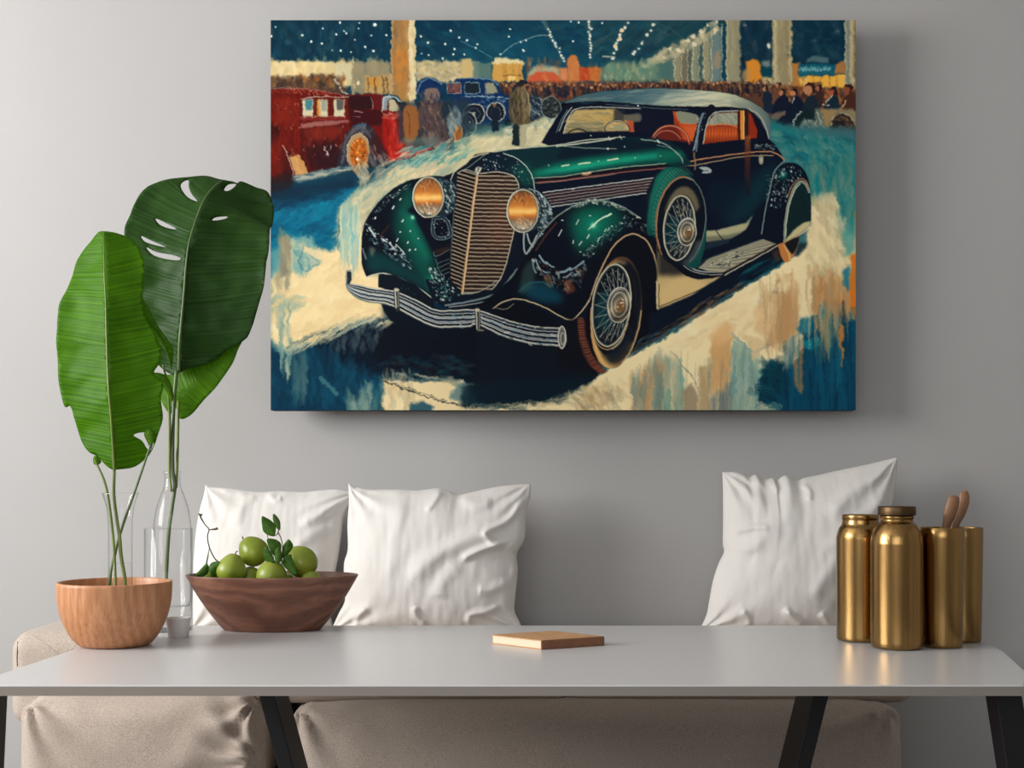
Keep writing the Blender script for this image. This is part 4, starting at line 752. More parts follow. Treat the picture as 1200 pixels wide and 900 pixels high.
    P.brush(F_((520, 760), (700, 660), (720, 720), (560, 820), (420, 890)), 70, [(4, 50, 66), (3, 24, 40), (10, 84, 96)], (8, 22), (2, 4), -28, 10, .5, 6)
    P.brush(I_((20, 360), (250, 200), (500, 80), (520, 100), (300, 250), (30, 400)), 110, [(110, 74, 50), (60, 60, 56), (20, 34, 44), (150, 110, 70)], (6, 20), (1, 3), -32, 8, .55, 8)
    P.brush(H_((980, 520), (1060, 400), (1200, 350), (1200, 400), (1000, 510)), 50, [(60, 84, 88), (110, 70, 46), (10, 26, 40), (30, 70, 80)], (5, 16), (1, 3), -35, 14, .6, 8)
    # running board
    P.poly(F_((240, 745), (300, 690), (620, 572), (722, 588), (400, 765), (330, 770)), (150, 146, 122), 1, .4)
    for k in range(12):
        t = k/11; P.line([(819+t*12, 314-t*9), (852+t*58, 317-t*33)], .9, ((206, 196, 160), (90, 96, 90))[k % 2], .7, sm=False)
    P.specks(F_((270, 730), (420, 660), (520, 640), (420, 740)), 70, [(40, 50, 56), (214, 206, 176)], (.3, .8), .8, 3, -25)
    P.line(F_((390, 775), (560, 685), (720, 597)), 3, (6, 10, 20)); P.line(F_((395, 785), (560, 695), (722, 605)), 1.5, (190, 184, 156), .9); P.line(F_((395, 768), (560, 678), (715, 592)), .9, (120, 90, 80), .8)
    P.line(F_((240, 740), (300, 688), (620, 570)), 1, (40, 56, 66))
    # ---- rear mudguard
    P.poly(F_((690, 180), (740, 135), (790, 128), (840, 150), (875, 200), (895, 280), (900, 400), (893, 490), (830, 560), (750, 590), (715, 605), (620, 575), (600, 560), (630, 400), (660, 260)), (4, 16, 32), 1, .3, True)
    P.glow(*F_((737, 200))[0], 11, (10, 130, 110), .95); P.glow(*F_((737, 196))[0], 4, (230, 255, 226), 1)
    P.specks(F_((690, 180), (790, 135), (860, 190), (800, 250), (740, 380), (660, 400)), 110, [(206, 214, 206), (70, 110, 110), (110, 140, 136)], (.4, 1.1), .85, 1.5, 70)
    P.specks(F_((640, 200), (680, 200), (660, 300), (640, 330)), 25, [(90, 130, 120), (200, 210, 190)], (.3, .8), .8, 1)
    P.line(F_((745, 115), (690, 175), (665, 260), (635, 400), (610, 545)), 1.4, (150, 170, 160), .8, .6)
    P.poly(F_((748, 590), (750, 480), (770, 370), (800, 285), (840, 240), (872, 262), (892, 340), (897, 470), (830, 515), (770, 570)), (8, 40, 44), 1, .4, True)
    P.poly(F_((775, 560), (780, 420), (810, 320), (850, 290), (885, 380), (890, 465), (830, 500)), (10, 34, 38), .9, 2, True)
    P.line(F_((746, 592), (750, 480), (768, 370), (800, 280), (838, 238), (872, 256), (890, 300)), 3, (150, 160, 140), .9); P.line(F_((752, 560), (757, 470), (776, 370), (806, 288), (838, 250)), 1, (226, 222, 190), .9)
    P.line(F_((760, 330), (790, 262), (835, 222), (870, 235), (895, 290)), 1.2, (190, 130, 90), .8)
    P.poly(F_((750, 582), (800, 520), (860, 478), (900, 470), (890, 505), (830, 548), (760, 590)), (214, 198, 146), .95, .5)
    P.line(F_((750, 592), (830, 552), (895, 505)), 1.2, (246, 230, 186), .9)
    P.poly(F_((712, 610), (745, 592), (800, 570), (826, 560), (825, 610), (800, 670), (765, 710), (740, 704), (718, 660)), (200, 124, 60), 1, .4, True)
    P.poly(F_((748, 600), (826, 562), (822, 610), (795, 660), (768, 640)), (8, 16, 26), .95, .6, True); P.line(F_((745, 610), (770, 660), (780, 700)), 2.5, (226, 190, 130), .7, .8)
    P.poly(F_((810, 660), (830, 600), (880, 595), (870, 630), (820, 680)), (24, 40, 46), .85, 1.2)
    P.poly(F_((670, 650), (712, 630), (720, 700), (690, 710)), (80, 50, 34), .7, 1.5)

def wheel(P, cx, cy, rx, ry, rot, hub, n=17):
    P.ell(cx, cy, rx, ry, (8, 16, 26), 1, .3, rot)
    P.ell(cx-rx*.35, cy+ry*.12, rx*.5, ry*.5, (10, 74, 80), .6, 3, rot)
    hx, hy = hub
    for k in range(n):
        t = 2*math.pi*(k+.3)/n
        for d in (-.16, .2):
            e = ellp(cx, cy, rx*.92, ry*.92, rot, math.degrees(t+d), math.degrees(t+d)+1, 2)[0]
            h = ellp(hx-1, hy, rx*.42, ry*.32, rot, math.degrees(t-d), math.degrees(t-d)+1, 2)[0]
            P.line([tuple(h), tuple(e)], .75, (172, 176, 160) if d > 0 else (110, 124, 124), .85, .25, sm=False)
    P.specks(ellp(cx+rx*.1, cy-ry*.6, rx*.5, ry*.3, rot), 50, [(180, 170, 140), (60, 60, 56)], (.3, .8), .8, 2, 50)
    P.specks(ellp(cx-rx*.2, cy+ry*.62, rx*.5, ry*.28, rot), 50, [(176, 170, 146), (50, 56, 56)], (.3, .8), .8, 2, -50)
    P.line(ellp(cx, cy, rx, ry, rot), 2.6, (120, 124, 112), .95, closed=True); P.line(ellp(cx, cy, rx*1.02, ry*1.01, rot), .9, (226, 216, 186), .95, closed=True)
    P.line(ellp(cx, cy, rx*.9, ry*.93, rot), .8, (40, 44, 44), .9, closed=True)
    hr, hh = rx*.62, ry*.44
    P.ell(hx-2.2, hy, hr*.95, hh, (60, 70, 74), 1, .3, rot)
    P.ell(hx, hy, hr, hh, (hx-hr, hy-hh, hx+hr, hy+hh, [(0, (236, 232, 210)), (.3, (90, 90, 84)), (.5, (190, 180, 150)), (.75, (60, 56, 50)), (1, (206, 180, 130))]), 1, .3, rot)
    for q, c in ((.98, (226, 222, 200)), (.8, (50, 50, 48)), (.68, (206, 196, 166)), (.5, (70, 56, 44))): P.line(ellp(hx+.4, hy, hr*q, hh*q, rot), .9, c, .9, closed=True)
    P.ell(hx+1.6, hy+1, hr*.34, hh*.34, (120, 84, 50), .9, .5, rot); P.specks(ellp(hx+1.6, hy+1, hr*.4, hh*.45, rot), 18, [(240, 214, 160), (110, 56, 26)], (.4, .9), .9)
    P.line([(hx+2, hy-2), (hx+4.5, hy-2.4)], 1.2, (240, 240, 226), .9)

def paint_wheels_lamps(P):
    # side-mounted spare
    P.poly(F_((-60, 540), (-50, 380), (-20, 250), (0, 200), (60, 155), (130, 160), (190, 200), (240, 262), (272, 350), (290, 450), (285, 580), (262, 680), (232, 745), (170, 725), (60, 610), (-10, 560)), (10, 70, 66), 1, .3, True)
    P.poly(F_((-50, 500), (-40, 330), (0, 205), (60, 160), (140, 168), (80, 240), (20, 370), (0, 520)), (28, 128, 104), .7, 3)
    for k in range(26):
        t = 150+k*5.2
        e = ellp(794, 252, 30, 57, 6, t, t+1, 2)[0]; g = ellp(802, 256, 27, 52, 6, t, t+1, 2)[0]
        P.line([tuple(e), tuple(g)], .7, (120, 180, 150), .45, .3, sm=False)
    for q in (0, 1, 2, 3): P.line(ellp(794+q*2, 252+q, 30-q*.8, 57-q*1.3, 6, 165, 285), .8, (6, 50, 50), .6)
    P.ell(797.5, 259.5, 29, 52.5, (6, 16, 28), 1, .3, 5)
    P.line(ellp(797.5, 259.5, 29, 52.5, 5, 130, 290), 1.7, (150, 100, 66), .95); P.line(ellp(797.8, 259.5, 28.2, 51.6, 5, 140, 285), .7, (226, 180, 136), .8)
    P.line(ellp(797.5, 259.5, 29, 52.5, 5, 275, 420), 1.3, (120, 130, 120), .8)
    P.poly(ellp(798.5, 262, 22, 44, 5, 200, 330).tolist()+ellp(797, 267, 18.5, 38, 5, 330, 200).tolist(), (130, 116, 84), .8, 1.2)
    P.poly(ellp(801, 262, 26, 49, 5, 20, 80).tolist()+ellp(797, 267, 21, 41, 5, 80, 20).tolist(), (96, 104, 104), .65, 2)
    wheel(P, 795.8, 267, 17.8, 37.5, 5, (804.5, 271.5), 17)
    # front wheel
    P.poly(H_((560, 330), (660, 290), (700, 300), (720, 420), (770, 560), (815, 612), (740, 600), (640, 600), (560, 560)), (10, 12, 22), 1, 2.5)
    P.poly(H_((680, 300), (700, 280), (725, 300), (735, 400), (770, 500), (830, 580), (860, 600), (815, 614), (760, 575), (715, 500), (690, 410)), (74, 40, 32), 1, .5)
    for k in range(26):
        t = k/25; q = spl(H_((686, 290), (692, 360), (705, 430), (735, 510), (775, 575), (815, 608)), False, 12); q2 = spl(H_((712, 285), (720, 360), (735, 430), (765, 500), (805, 560), (850, 596)), False, 12)
        i = int(t*(len(q)-1)); P.line([tuple(q[i]), tuple(q2[i])], .9, (168, 96, 68), .7, .3, sm=False)
    tx, ty = 722, 366
    P.ell(tx, ty, 29, 66, (12, 18, 28), 1, .3, 7)
    P.poly(ellp(tx, ty, 29.5, 66, 7).tolist(), ('r', tx-1, ty+10, 31, 66, [(0, (30, 30, 30)), (.72, (60, 50, 40)), (.86, (228, 184, 114)), (.97, (206, 150, 84)), (1.1, (90, 60, 40))]), 1, .3)
    P.poly(ellp(tx+2, ty-4, 28, 58, 7, 262, 400).tolist()+ellp(tx-4, ty-6, 23, 49, 7, 400, 262).tolist(), (5, 12, 24), .95, 2)
    P.poly(ellp(tx-1, ty-2, 27, 60, 7, 205, 285).tolist()+ellp(tx-4, ty-6, 23, 50, 7, 285, 205).tolist(), (150, 124, 84), .7, 1.6)
    P.ell(tx-3.5, ty-4, 24.5, 54, (8, 12, 20), 1, .8, 7)
    P.poly(ellp(tx-1, ty-1, 26, 59, 7, 20, 92).tolist()+ellp(tx-4, ty-6, 23, 50, 7, 92, 20).tolist(), (16, 28, 42), .7, 2)
    P.line(ellp(tx, ty, 29, 65.5, 7, -5, 60), 1.6, (206, 176, 126), .8, .8)
    P.line(L_((430, 890), (500, 830), (530, 760)), 2.2, (190, 190, 176), .6, 1)
    wheel(P, 716.3, 357.5, 21.8, 48, 7, (725, 357), 18)
    P.line(ellp(716, 359, 23.4, 50.5, 7, 20, 175), 1.3, (206, 170, 116), .8)
    # headlamps
    for cx, cy, rx, ry, side in ((612.4, 247, 17.4, 24.2, 1), (501.8, 231, 17, 22.6, 0)):
        if side:
            P.poly(K_((330, 250), (450, 228), (540, 260), (620, 340), (650, 430), (640, 500), (560, 560), (480, 600), (430, 610), (520, 500), (520, 380)), (30, 50, 58), 1, .3, True)
            P.specks(K_((450, 235), (560, 280), (640, 380), (640, 500), (540, 590), (530, 380)), 150, [(176, 190, 186), (80, 110, 116), (10, 20, 30), (220, 226, 216)], (.4, 1.3), .85, 3, 60)
            P.line(K_((450, 232), (540, 270), (610, 350), (645, 440)), 1.5, (150, 170, 170), .8); P.line(K_((470, 250), (540, 340), (560, 440), (530, 540)), 2, (14, 24, 36), .8)
            for c in (K_((405, 620), (400, 700), (410, 780), (430, 800), (490, 700), (520, 640)), K_((430, 630), (450, 700), (480, 740))): P.line(c, 2.4, (110, 120, 122), .9); P.line(c, .8, (220, 222, 214), .8)
            P.specks(K_((520, 560), (640, 520), (600, 620), (530, 660)), 40, [(190, 200, 196), (40, 60, 66)], (.4, 1.1), .8)
        else:
            P.poly(J_((740, 150), (820, 125), (920, 150), (1000, 200), (1010, 300), (990, 400), (930, 470), (860, 460), (890, 300)), (24, 42, 52), 1, .5, True)
            P.specks(J_((820, 140), (960, 160), (1000, 220), (1000, 400), (910, 460), (900, 250)), 120, [(150, 170, 170), (60, 90, 100), (10, 20, 30), (206, 214, 206)], (.4, 1.2), .8, 3, 60)
        P.ell(cx, cy, rx+1.6, ry+1.6, (50, 56, 56), 1, .3, 4 if side else -3)
        P.line(ellp(cx, cy, rx+.7, ry+.7), 1.9, (176, 172, 150), .95, closed=True)
        P.line(ellp(cx, cy, rx+1.2, ry+1.2, 0, 100, 250), .8, (236, 230, 206), .9)
        P.ell(cx, cy, rx-.6, ry-.8, (0, cy-ry, 0, cy+ry, [(0, (96, 60, 38)), (.2, (170, 100, 48)), (.36, (196, 120, 54)), (.5, (250, 180, 84)), (.62, (206, 116, 44)), (.7, (150, 104, 70)), (.8, (150, 134, 112)), (.9, (186, 174, 150)), (1, (96, 86, 78))]), 1, .3)
        P.glow(cx-4, cy+1, 12, (255, 190, 90), .7); P.glow(cx+7, cy+1, 6, (255, 214, 130), .6)
        P.poly([(cx-rx+2, cy-2), (cx, cy-.5), (cx+rx-2, cy-3), (cx+rx-2, cy+4), (cx, cy+3), (cx-rx+2, cy+5)], (255, 214, 130), .6, 1.2)
        P.brush(ellp(cx, cy-ry*.6, rx*.7, ry*.3), 30, [(150, 84, 36), (220, 160, 100), (110, 66, 40)], (4, 9), (.8, 2), 80, 50, .6, 10)
        P.brush(ellp(cx, cy+ry*.62, rx*.65, ry*.28), 40, [(226, 214, 186), (120, 104, 90), (240, 170, 90), (80, 70, 66)], (3, 8), (.8, 1.8), 70, 50, .7, 10)
        P.dot(cx+1, cy+ry-3.5, 1, (250, 250, 240))

def paint_bumper(P):
    # tyre seen under the far mudguard
    P.poly(G_((668, 30), (760, 35), (880, 90), (990, 190), (1000, 240), (760, 135), (666, 105)), (6, 18, 28), 1, .4)
    P.poly(G_((680, 200), (790, 235), (1000, 345), (1200, 350), (1000, 400), (800, 340), (735, 300), (700, 250)), (3, 14, 26), 1, .5)
    P.specks(G_((680, 50), (850, 100), (900, 160), (760, 120)), 25, [(50, 80, 90)], (.3, .7), .7)
    top = G_((478, 20), (484, 75), (540, 90), (640, 112), (760, 130), (880, 178), (1000, 237), (1100, 240), (1200, 236))+H_((100, 240), (170, 262), (300, 306), (450, 336), (585, 345))
    bot = G_((478, 60), (486, 118), (540, 168), (600, 192), (700, 204), (780, 235), (900, 300), (1000, 342), (1100, 344), (1200, 340))+H_((80, 326), (140, 345), (250, 398), (400, 438), (575, 455))
    ts, bs = spl(top[:10]+top[10:], False, 10), spl(bot, False, 10)
    k = min(len(ts), len(bs)); ts = ts[np.linspace(0, len(ts)-1, 110).astype(int)]; bs = bs[np.linspace(0, len(bs)-1, 110).astype(int)]
    P.poly(np.vstack([ts, bs[::-1]]), (14, 26, 40), 1, .3)
    for t, w, c, a in ((.03, 1.5, (206, 200, 184), 1), (.12, 1.1, (60, 80, 92), .9), (.22, .9, (214, 214, 204), .9), (.3, 1.4, (12, 18, 30), .9), (.4, 1.7, (176, 184, 180), .95), (.48, .9, (232, 230, 218), .9), (.56, 1.6, (20, 36, 52), .9), (.66, 1.6, (160, 170, 170), .9), (.74, .9, (236, 232, 220), .9), (.82, 1.4, (18, 26, 38), .9), (.93, 2.0, (190, 190, 176), 1), (.99, .8, (90, 96, 96), .9)):
        P.line(ts*(1-t)+bs*t, w, c, a, .3, sm=False)
    P.specks(np.vstack([ts[60:], bs[::-1][:50]]), 60, [(90, 150, 190), (236, 236, 226), (10, 20, 30)], (.4, 1), .7, 6, 15)
    P.poly(G_((476, 14), (492, 5), (506, 10), (510, 60), (490, 90), (478, 70)), (30, 40, 46), 1, .3, True); P.line(G_((480, 70), (478, 20), (492, 8), (504, 14)), 1.2, (200, 200, 184), .9); P.line(G_((478, 60), (490, 120), (560, 172), (620, 195)), 1, (90, 110, 116), .8)
    for cx, cy, h in ((464.6, 350.5, 22), (559.5, 374.5, 23)):
        P.line([(cx, cy-h/2), (cx+.8, cy+h/2)], 6.2, (36, 42, 46)); P.line([(cx-1.4, cy-h/2+1), (cx-.6, cy+h/2-1)], 1.6, (196, 190, 170), .95); P.line([(cx+1.8, cy-h/2+2), (cx+2.2, cy+h/2-2)], 1.2, (140, 140, 130), .9)
        P.ell(cx, cy-h/2, 3, 2, (206, 196, 170), .95, .3)
    P.line([(566, 387), (560, 386)], 2, (140, 130, 110), .8)
    P.ell(658.4, 395, 5, 13.2, (110, 112, 108), 1, .3); P.line(ellp(658.4, 395, 4.6, 12.8), 1.4, (214, 210, 194), .95, closed=True); P.ell(659.4, 396, 2.6, 8.6, (40, 44, 48), 1, .3); P.line(ellp(659.4, 396.5, 2.4, 7.2), 1.1, (206, 200, 180), .95, closed=True); P.line([(659, 391), (660, 402)], .8, (190, 186, 170), .8)
    P.poly(H_((600, 420), (680, 290), (700, 330), (720, 480), (790, 600), (640, 700), (590, 560)), (6, 10, 20), .0, 1)

def warp(P, amp, scale, rows=0, sx=1.0, sy=1.0):
    # hand-made wobble of every edge laid down so far
    y0 = int(rows*P.S); H, W = P.H-y0, P.W; k = max(1, int(scale*P.S))
    d = []
    for s_ in (sx, sy):
        n = P.r.rand(H//k+3, W//k+3).astype(np.float32)*2-1
        yi = np.arange(H)/k; xi = np.arange(W)/k; a, b = yi.astype(int), xi.astype(int); fy = (yi-a)[:, None]; fx = (xi-b)[None]
        fy = fy*fy*(3-2*fy); fx = fx*fx*(3-2*fx)
        A = n[a]; B = n[a+1]
        d.append(((A[:, b]*(1-fx)+A[:, b+1]*fx)*(1-fy)+(B[:, b]*(1-fx)+B[:, b+1]*fx)*fy)*amp*P.S*s_)
    Y = np.clip(np.arange(H)[:, None]+d[1], 0, H-1).astype(int); X = np.clip(np.arange(W)[None]+d[0], 0, W-1).astype(int)
    P.a[y0:] = P.a[y0:][Y, X]

def soften(P, r, rows=0):
    k = max(1, int(round(r*P.S)))
    y0 = int(rows*P.S)
    for c in range(3):
        v = np.ascontiguousarray(P.a[y0:, :, c]); P.a[y0:, :, c] = P.blur(v, k) if k > 1 else (v*.5+.5*P.blur(v, 1))

def ragged(P):
    # crisp loaded-brush marks along the edge of the shadow and in the drips
    P.brush(G_((160, 430), (300, 365), (480, 300), (740, 285), (740, 320), (560, 345), (330, 420), (190, 500)), 70, [(246, 226, 176), (150, 170, 160), (206, 196, 156), (20, 50, 66)], (12, 30), (.6, 1.8), -32, 8, .6, 8)
    P.brush(D_((600, 300), (800, 160), (1080, 60), (1080, 120), (860, 205), (640, 330)), 60, [(240, 220, 170), (206, 200, 160), (160, 170, 150)], (10, 26), (.8, 2.4), -36, 10, .5, 6)
    P.brush(I_((600, 160), (1160, 60), (1160, 420), (640, 440)), 60, [(236, 206, 154), (196, 150, 100), (150, 140, 110)], (24, 60), (1, 3), 90, 3, .4, 6)
    P.brush(I_((0, 560), (600, 560), (600, 830), (0, 830)), 60, [(226, 206, 156), (150, 170, 150), (130, 120, 100)], (20, 50), (1, 3), 90, 3, .4, 6)
    P.brush(I_((740, 500), (1160, 330), (1160, 830), (740, 830)), 50, [(2, 44, 68), (8, 90, 116)], (30, 70), (1.5, 4), 90, 3, .4, 4)
    P.brush(D_((440, 440), (560, 430), (570, 740), (440, 740)), 24, [(130, 186, 180), (246, 226, 180)], (20, 50), (1, 2.6), 90, 3, .5, 6)

def make_picture(S=3, out=1.5):
    P = Pic(S); P.bw, P.ba, P.bf = 1.5, .8, .8
    paint_background(P); warp(P, 1.3, 5); warp(P, .8, 1.6); soften(P, .35); paint_crowd(P); warp(P, .7, 1.5, 68); soften(P, .2); paint_lights(P); warp(P, .4, 1.0)
    paint_floor(P); warp(P, 1.8, 7, 120); warp(P, .8, 1.6, 120, .5, 1); soften(P, .35, 110); P.bw, P.ba, P.bf = 1.25, .9, .3
    ragged(P)
    paint_left_cars(P)
    # light streaks that lap over the far cars' feet
    P.brush(A_((800, 800), (1000, 780), (1200, 700), (1200, 860), (900, 900), (740, 900)), 90, [(206, 200, 160), (30, 130, 136), (120, 170, 156), (226, 212, 166)], (8, 22), (1.5, 4), -32, 12, .6, 8)
    P.brush(D_((560, 220), (740, 100), (820, 120), (700, 190), (560, 300)), 40, [(150, 160, 144), (60, 110, 116), (206, 190, 150)], (8, 20), (1.5, 4), -35, 14, .5, 8)
    warp(P, .6, 1.7, 66); warp(P, .7, 4, 66)
    P.bw, P.ba, P.bf = 1.0, 1.0, 0.0
    paint_car(P); paint_wheels_lamps(P); paint_bumper(P)
    warp(P, .3, 5)
    k = int(round(S/out)); H, W = P.H//k*k, P.W//k*k
    a = P.a[:H, :W].reshape(H//k, k, W//k, k, 3).mean((1, 3))
    return np.clip(a, 0, 1)
# ---------------------------------------------------------------- the room
import bpy, bmesh, random
from mathutils import Vector, noise
from mathutils.geometry import delaunay_2d_cdt
random.seed(4)
C = bpy.context.scene.collection
F = 1500.0; CZ = 0.824; HY = 560.0          # focal length in pixels, eye height, horizon row
TZ = 0.5; WALL = 3.35                        # table top height, distance of the back wall
def at3(px, py, D): return Vector(((px-600)*D/F, D, CZ-(py-HY)*D/F))
def ontable(px, py):
    D = (CZ-TZ)*F/(py-HY); return Vector(((px-600)*D/F, D, TZ))
def srgb(r, g, b):
    f = lambda c: (c/255/12.92) if c/255 <= .04045 else ((c/255+.055)/1.055)**2.4
    return (f(r), f(g), f(b), 1)

# ---- materials
def mat(name, col, rough=.6, metal=0, spec=.5, bump=None, var=None, sheen=0, aniso=0, coat=0):
    m = bpy.data.materials.new(name); m.use_nodes = True
    nt = m.node_tree; b = nt.nodes['Principled BSDF']
    b.inputs['Base Color'].default_value = col; b.inputs['Roughness'].default_value = rough
    b.inputs['Metallic'].default_value = metal; b.inputs['Specular IOR Level'].default_value = spec
    b.inputs['Sheen Weight'].default_value = sheen; b.inputs['Anisotropic'].default_value = aniso
    b.inputs['Coat Weight'].default_value = coat
    tc = nt.nodes.new('ShaderNodeTexCoord')
    if var:      # (scale, col2, (sx,sy,sz), detail)
        mp = nt.nodes.new('ShaderNodeMapping'); mp.inputs['Scale'].default_value = var[2]
        n = nt.nodes.new('ShaderNodeTexNoise'); n.inputs['Scale'].default_value = var[0]; n.inputs['Detail'].default_value = var[3]
        r = nt.nodes.new('ShaderNodeValToRGB'); r.color_ramp.elements[0].position = .35; r.color_ramp.elements[1].position = .65
        r.color_ramp.elements[0].color = col; r.color_ramp.elements[1].color = var[1]
        L = nt.links; L.new(tc.outputs['Object'], mp.inputs[0]); L.new(mp.outputs[0], n.inputs['Vector']); L.new(n.outputs['Fac'], r.inputs[0]); L.new(r.outputs[0], b.inputs['Base Color'])
    if bump:     # list of (scale, strength, dist, (sx,sy,sz))
        prev = None
        for sc, st, di, ms in bump:
            mp = nt.nodes.new('ShaderNodeMapping'); mp.inputs['Scale'].default_value = ms
            n = nt.nodes.new('ShaderNodeTexNoise'); n.inputs['Scale'].default_value = sc; n.inputs['Detail'].default_value = 3
            bp = nt.nodes.new('ShaderNodeBump'); bp.inputs['Strength'].default_value = st; bp.inputs['Distance'].default_value = di
            L = nt.links; L.new(tc.outputs['Object'], mp.inputs[0]); L.new(mp.outputs[0], n.inputs['Vector']); L.new(n.outputs['Fac'], bp.inputs['Height'])
            if prev: L.new(prev.outputs[0], bp.inputs['Normal'])
            prev = bp
        nt.links.new(prev.outputs[0], b.inputs['Normal'])
    return m
def woodmat(name, c1, c2, c3, axis, scale, dist, rough=.42, squash=(1, 1, 1)):
    m = bpy.data.materials.new(name); m.use_nodes = True; nt = m.node_tree; b = nt.nodes['Principled BSDF']; L = nt.links
    b.inputs['Roughness'].default_value = rough
    tc = nt.nodes.new('ShaderNodeTexCoord'); mp = nt.nodes.new('ShaderNodeMapping'); mp.inputs['Scale'].default_value = squash
    w = nt.nodes.new('ShaderNodeTexWave'); w.wave_type = 'RINGS'; w.rings_direction = axis
    w.inputs['Scale'].default_value = scale; w.inputs['Distortion'].default_value = dist; w.inputs['Detail'].default_value = 3; w.inputs['Detail Scale'].default_value = .8
    n = nt.nodes.new('ShaderNodeTexNoise'); n.inputs['Scale'].default_value = 60; n.inputs['Detail'].default_value = 6
    mp2 = nt.nodes.new('ShaderNodeMapping'); mp2.inputs['Scale'].default_value = (4, 4, .25) if axis == 'Y' else (.4, 2, 3)
    mx = nt.nodes.new('ShaderNodeMix'); mx.inputs[0].default_value = .8 if axis == 'Y' else .62
    r = nt.nodes.new('ShaderNodeValToRGB'); e = r.color_ramp.elements; e[0].position = .15; e[0].color = c1; e[1].position = .9; e[1].color = c3
    k = e.new(.5); k.color = c2
    L.new(tc.outputs['Object'], mp.inputs[0]); L.new(mp.outputs[0], w.inputs['Vector']); L.new(tc.outputs['Object'], mp2.inputs[0]); L.new(mp2.outputs[0], n.inputs['Vector'])
    L.new(w.outputs['Fac'], mx.inputs[2]); L.new(n.outputs['Fac'], mx.inputs[3]); L.new(mx.outputs[0], r.inputs[0]); L.new(r.outputs[0], b.inputs['Base Color'])
    bp = nt.nodes.new('ShaderNodeBump'); bp.inputs['Strength'].default_value = .08; bp.inputs['Distance'].default_value = .002
    L.new(n.outputs['Fac'], bp.inputs['Height']); L.new(bp.outputs[0], b.inputs['Normal'])
    return m
def clearmat(name, tint, edge=.5, ior=1.45, rough=.02):
    m = bpy.data.materials.new(name); m.use_nodes = True; nt = m.node_tree; L = nt.links
    for n in list(nt.nodes):
        if n.type == 'BSDF_PRINCIPLED': nt.nodes.remove(n)
    out = [n for n in nt.nodes if n.type == 'OUTPUT_MATERIAL'][0]
    t = nt.nodes.new('ShaderNodeBsdfTransparent'); g = nt.nodes.new('ShaderNodeBsdfGlossy'); g.inputs['Roughness'].default_value = rough
    lw = nt.nodes.new('ShaderNodeLayerWeight'); lw.inputs['Blend'].default_value = edge
    cr = nt.nodes.new('ShaderNodeValToRGB'); cr.color_ramp.elements[0].color = (1, 1, 1, 1); cr.color_ramp.elements[0].position = .55; cr.color_ramp.elements[1].color = tint
    fr = nt.nodes.new('ShaderNodeFresnel'); fr.inputs['IOR'].default_value = ior
    ge = nt.nodes.new('ShaderNodeNewGeometry'); mu = nt.nodes.new('ShaderNodeMath'); mu.operation = 'MULTIPLY'; sb = nt.nodes.new('ShaderNodeMath'); sb.operation = 'SUBTRACT'; sb.inputs[0].default_value = 1
    mx = nt.nodes.new('ShaderNodeMixShader')
    L.new(lw.outputs['Facing'], cr.inputs[0]); L.new(cr.outputs[0], t.inputs['Color']); L.new(ge.outputs['Backfacing'], sb.inputs[1]); L.new(fr.outputs[0], mu.inputs[0]); L.new(sb.outputs[0], mu.inputs[1])
    L.new(mu.outputs[0], mx.inputs[0]); L.new(t.outputs[0], mx.inputs[1]); L.new(g.outputs[0], mx.inputs[2]); L.new(mx.outputs[0], out.inputs['Surface'])
    return m
def leafmat(name, c1, c2, freq, rough=.38, trans=.45):
    m = bpy.data.materials.new(name); m.use_nodes = True; nt = m.node_tree; L = nt.links; b = nt.nodes['Principled BSDF']
    b.inputs['Roughness'].default_value = rough; b.inputs['Specular IOR Level'].default_value = .16
    av = nt.nodes.new('ShaderNodeAttribute'); av.attribute_name = 'vein'
    ml = nt.nodes.new('ShaderNodeMath'); ml.operation = 'MULTIPLY'; ml.inputs[1].default_value = freq
    tc = nt.nodes.new('ShaderNodeTexCoord'); nz = nt.nodes.new('ShaderNodeTexNoise'); nz.inputs['Scale'].default_value = 14; nz.inputs['Detail'].default_value = 4
    ad = nt.nodes.new('ShaderNodeMath'); ad.operation = 'MULTIPLY_ADD'; ad.inputs[1].default_value = 5.0
    n1 = nt.nodes.new('ShaderNodeTexNoise'); n1.noise_dimensions = '1D'; n1.inputs['Scale'].default_value = 1.0; n1.inputs['Detail'].default_value = 3
    L.new(av.outputs['Fac'], ml.inputs[0]); L.new(tc.outputs['Object'], nz.inputs['Vector'])
    L.new(ml.outputs[0], n1.inputs['W'])
    r = nt.nodes.new('ShaderNodeValToRGB'); r.color_ramp.elements[0].position = .3; r.color_ramp.elements[1].position = .7; r.color_ramp.elements[0].color = c1; r.color_ramp.elements[1].color = c2
    mx = nt.nodes.new('ShaderNodeMix'); mx.inputs[0].default_value = .4
    L.new(n1.outputs['Fac'], mx.inputs[2]); L.new(nz.outputs['Fac'], mx.inputs[3]); L.new(mx.outputs[0], r.inputs[0]); L.new(r.outputs[0], b.inputs['Base Color'])
    bp = nt.nodes.new('ShaderNodeBump'); bp.inputs['Strength'].default_value = .5; bp.inputs['Distance'].default_value = .003
    L.new(n1.outputs['Fac'], bp.inputs['Height']); L.new(bp.outputs[0], b.inputs['Normal'])
    tr = nt.nodes.new('ShaderNodeBsdfTranslucent'); L.new(bp.outputs[0], tr.inputs['Normal'])
    hs = nt.nodes.new('ShaderNodeHueSaturation'); hs.inputs['Value'].default_value = 1.8; hs.inputs['Hue'].default_value = .485; L.new(r.outputs[0], hs.inputs['Color']); L.new(hs.outputs[0], tr.inputs['Color'])
    mxs = nt.nodes.new('ShaderNodeMixShader'); mxs.inputs[0].default_value = trans
    out = [n for n in nt.nodes if n.type == 'OUTPUT_MATERIAL'][0]
    L.new(b.outputs[0], mxs.inputs[1]); L.new(tr.outputs[0], mxs.inputs[2]); L.new(mxs.outputs[0], out.inputs['Surface'])
    return m

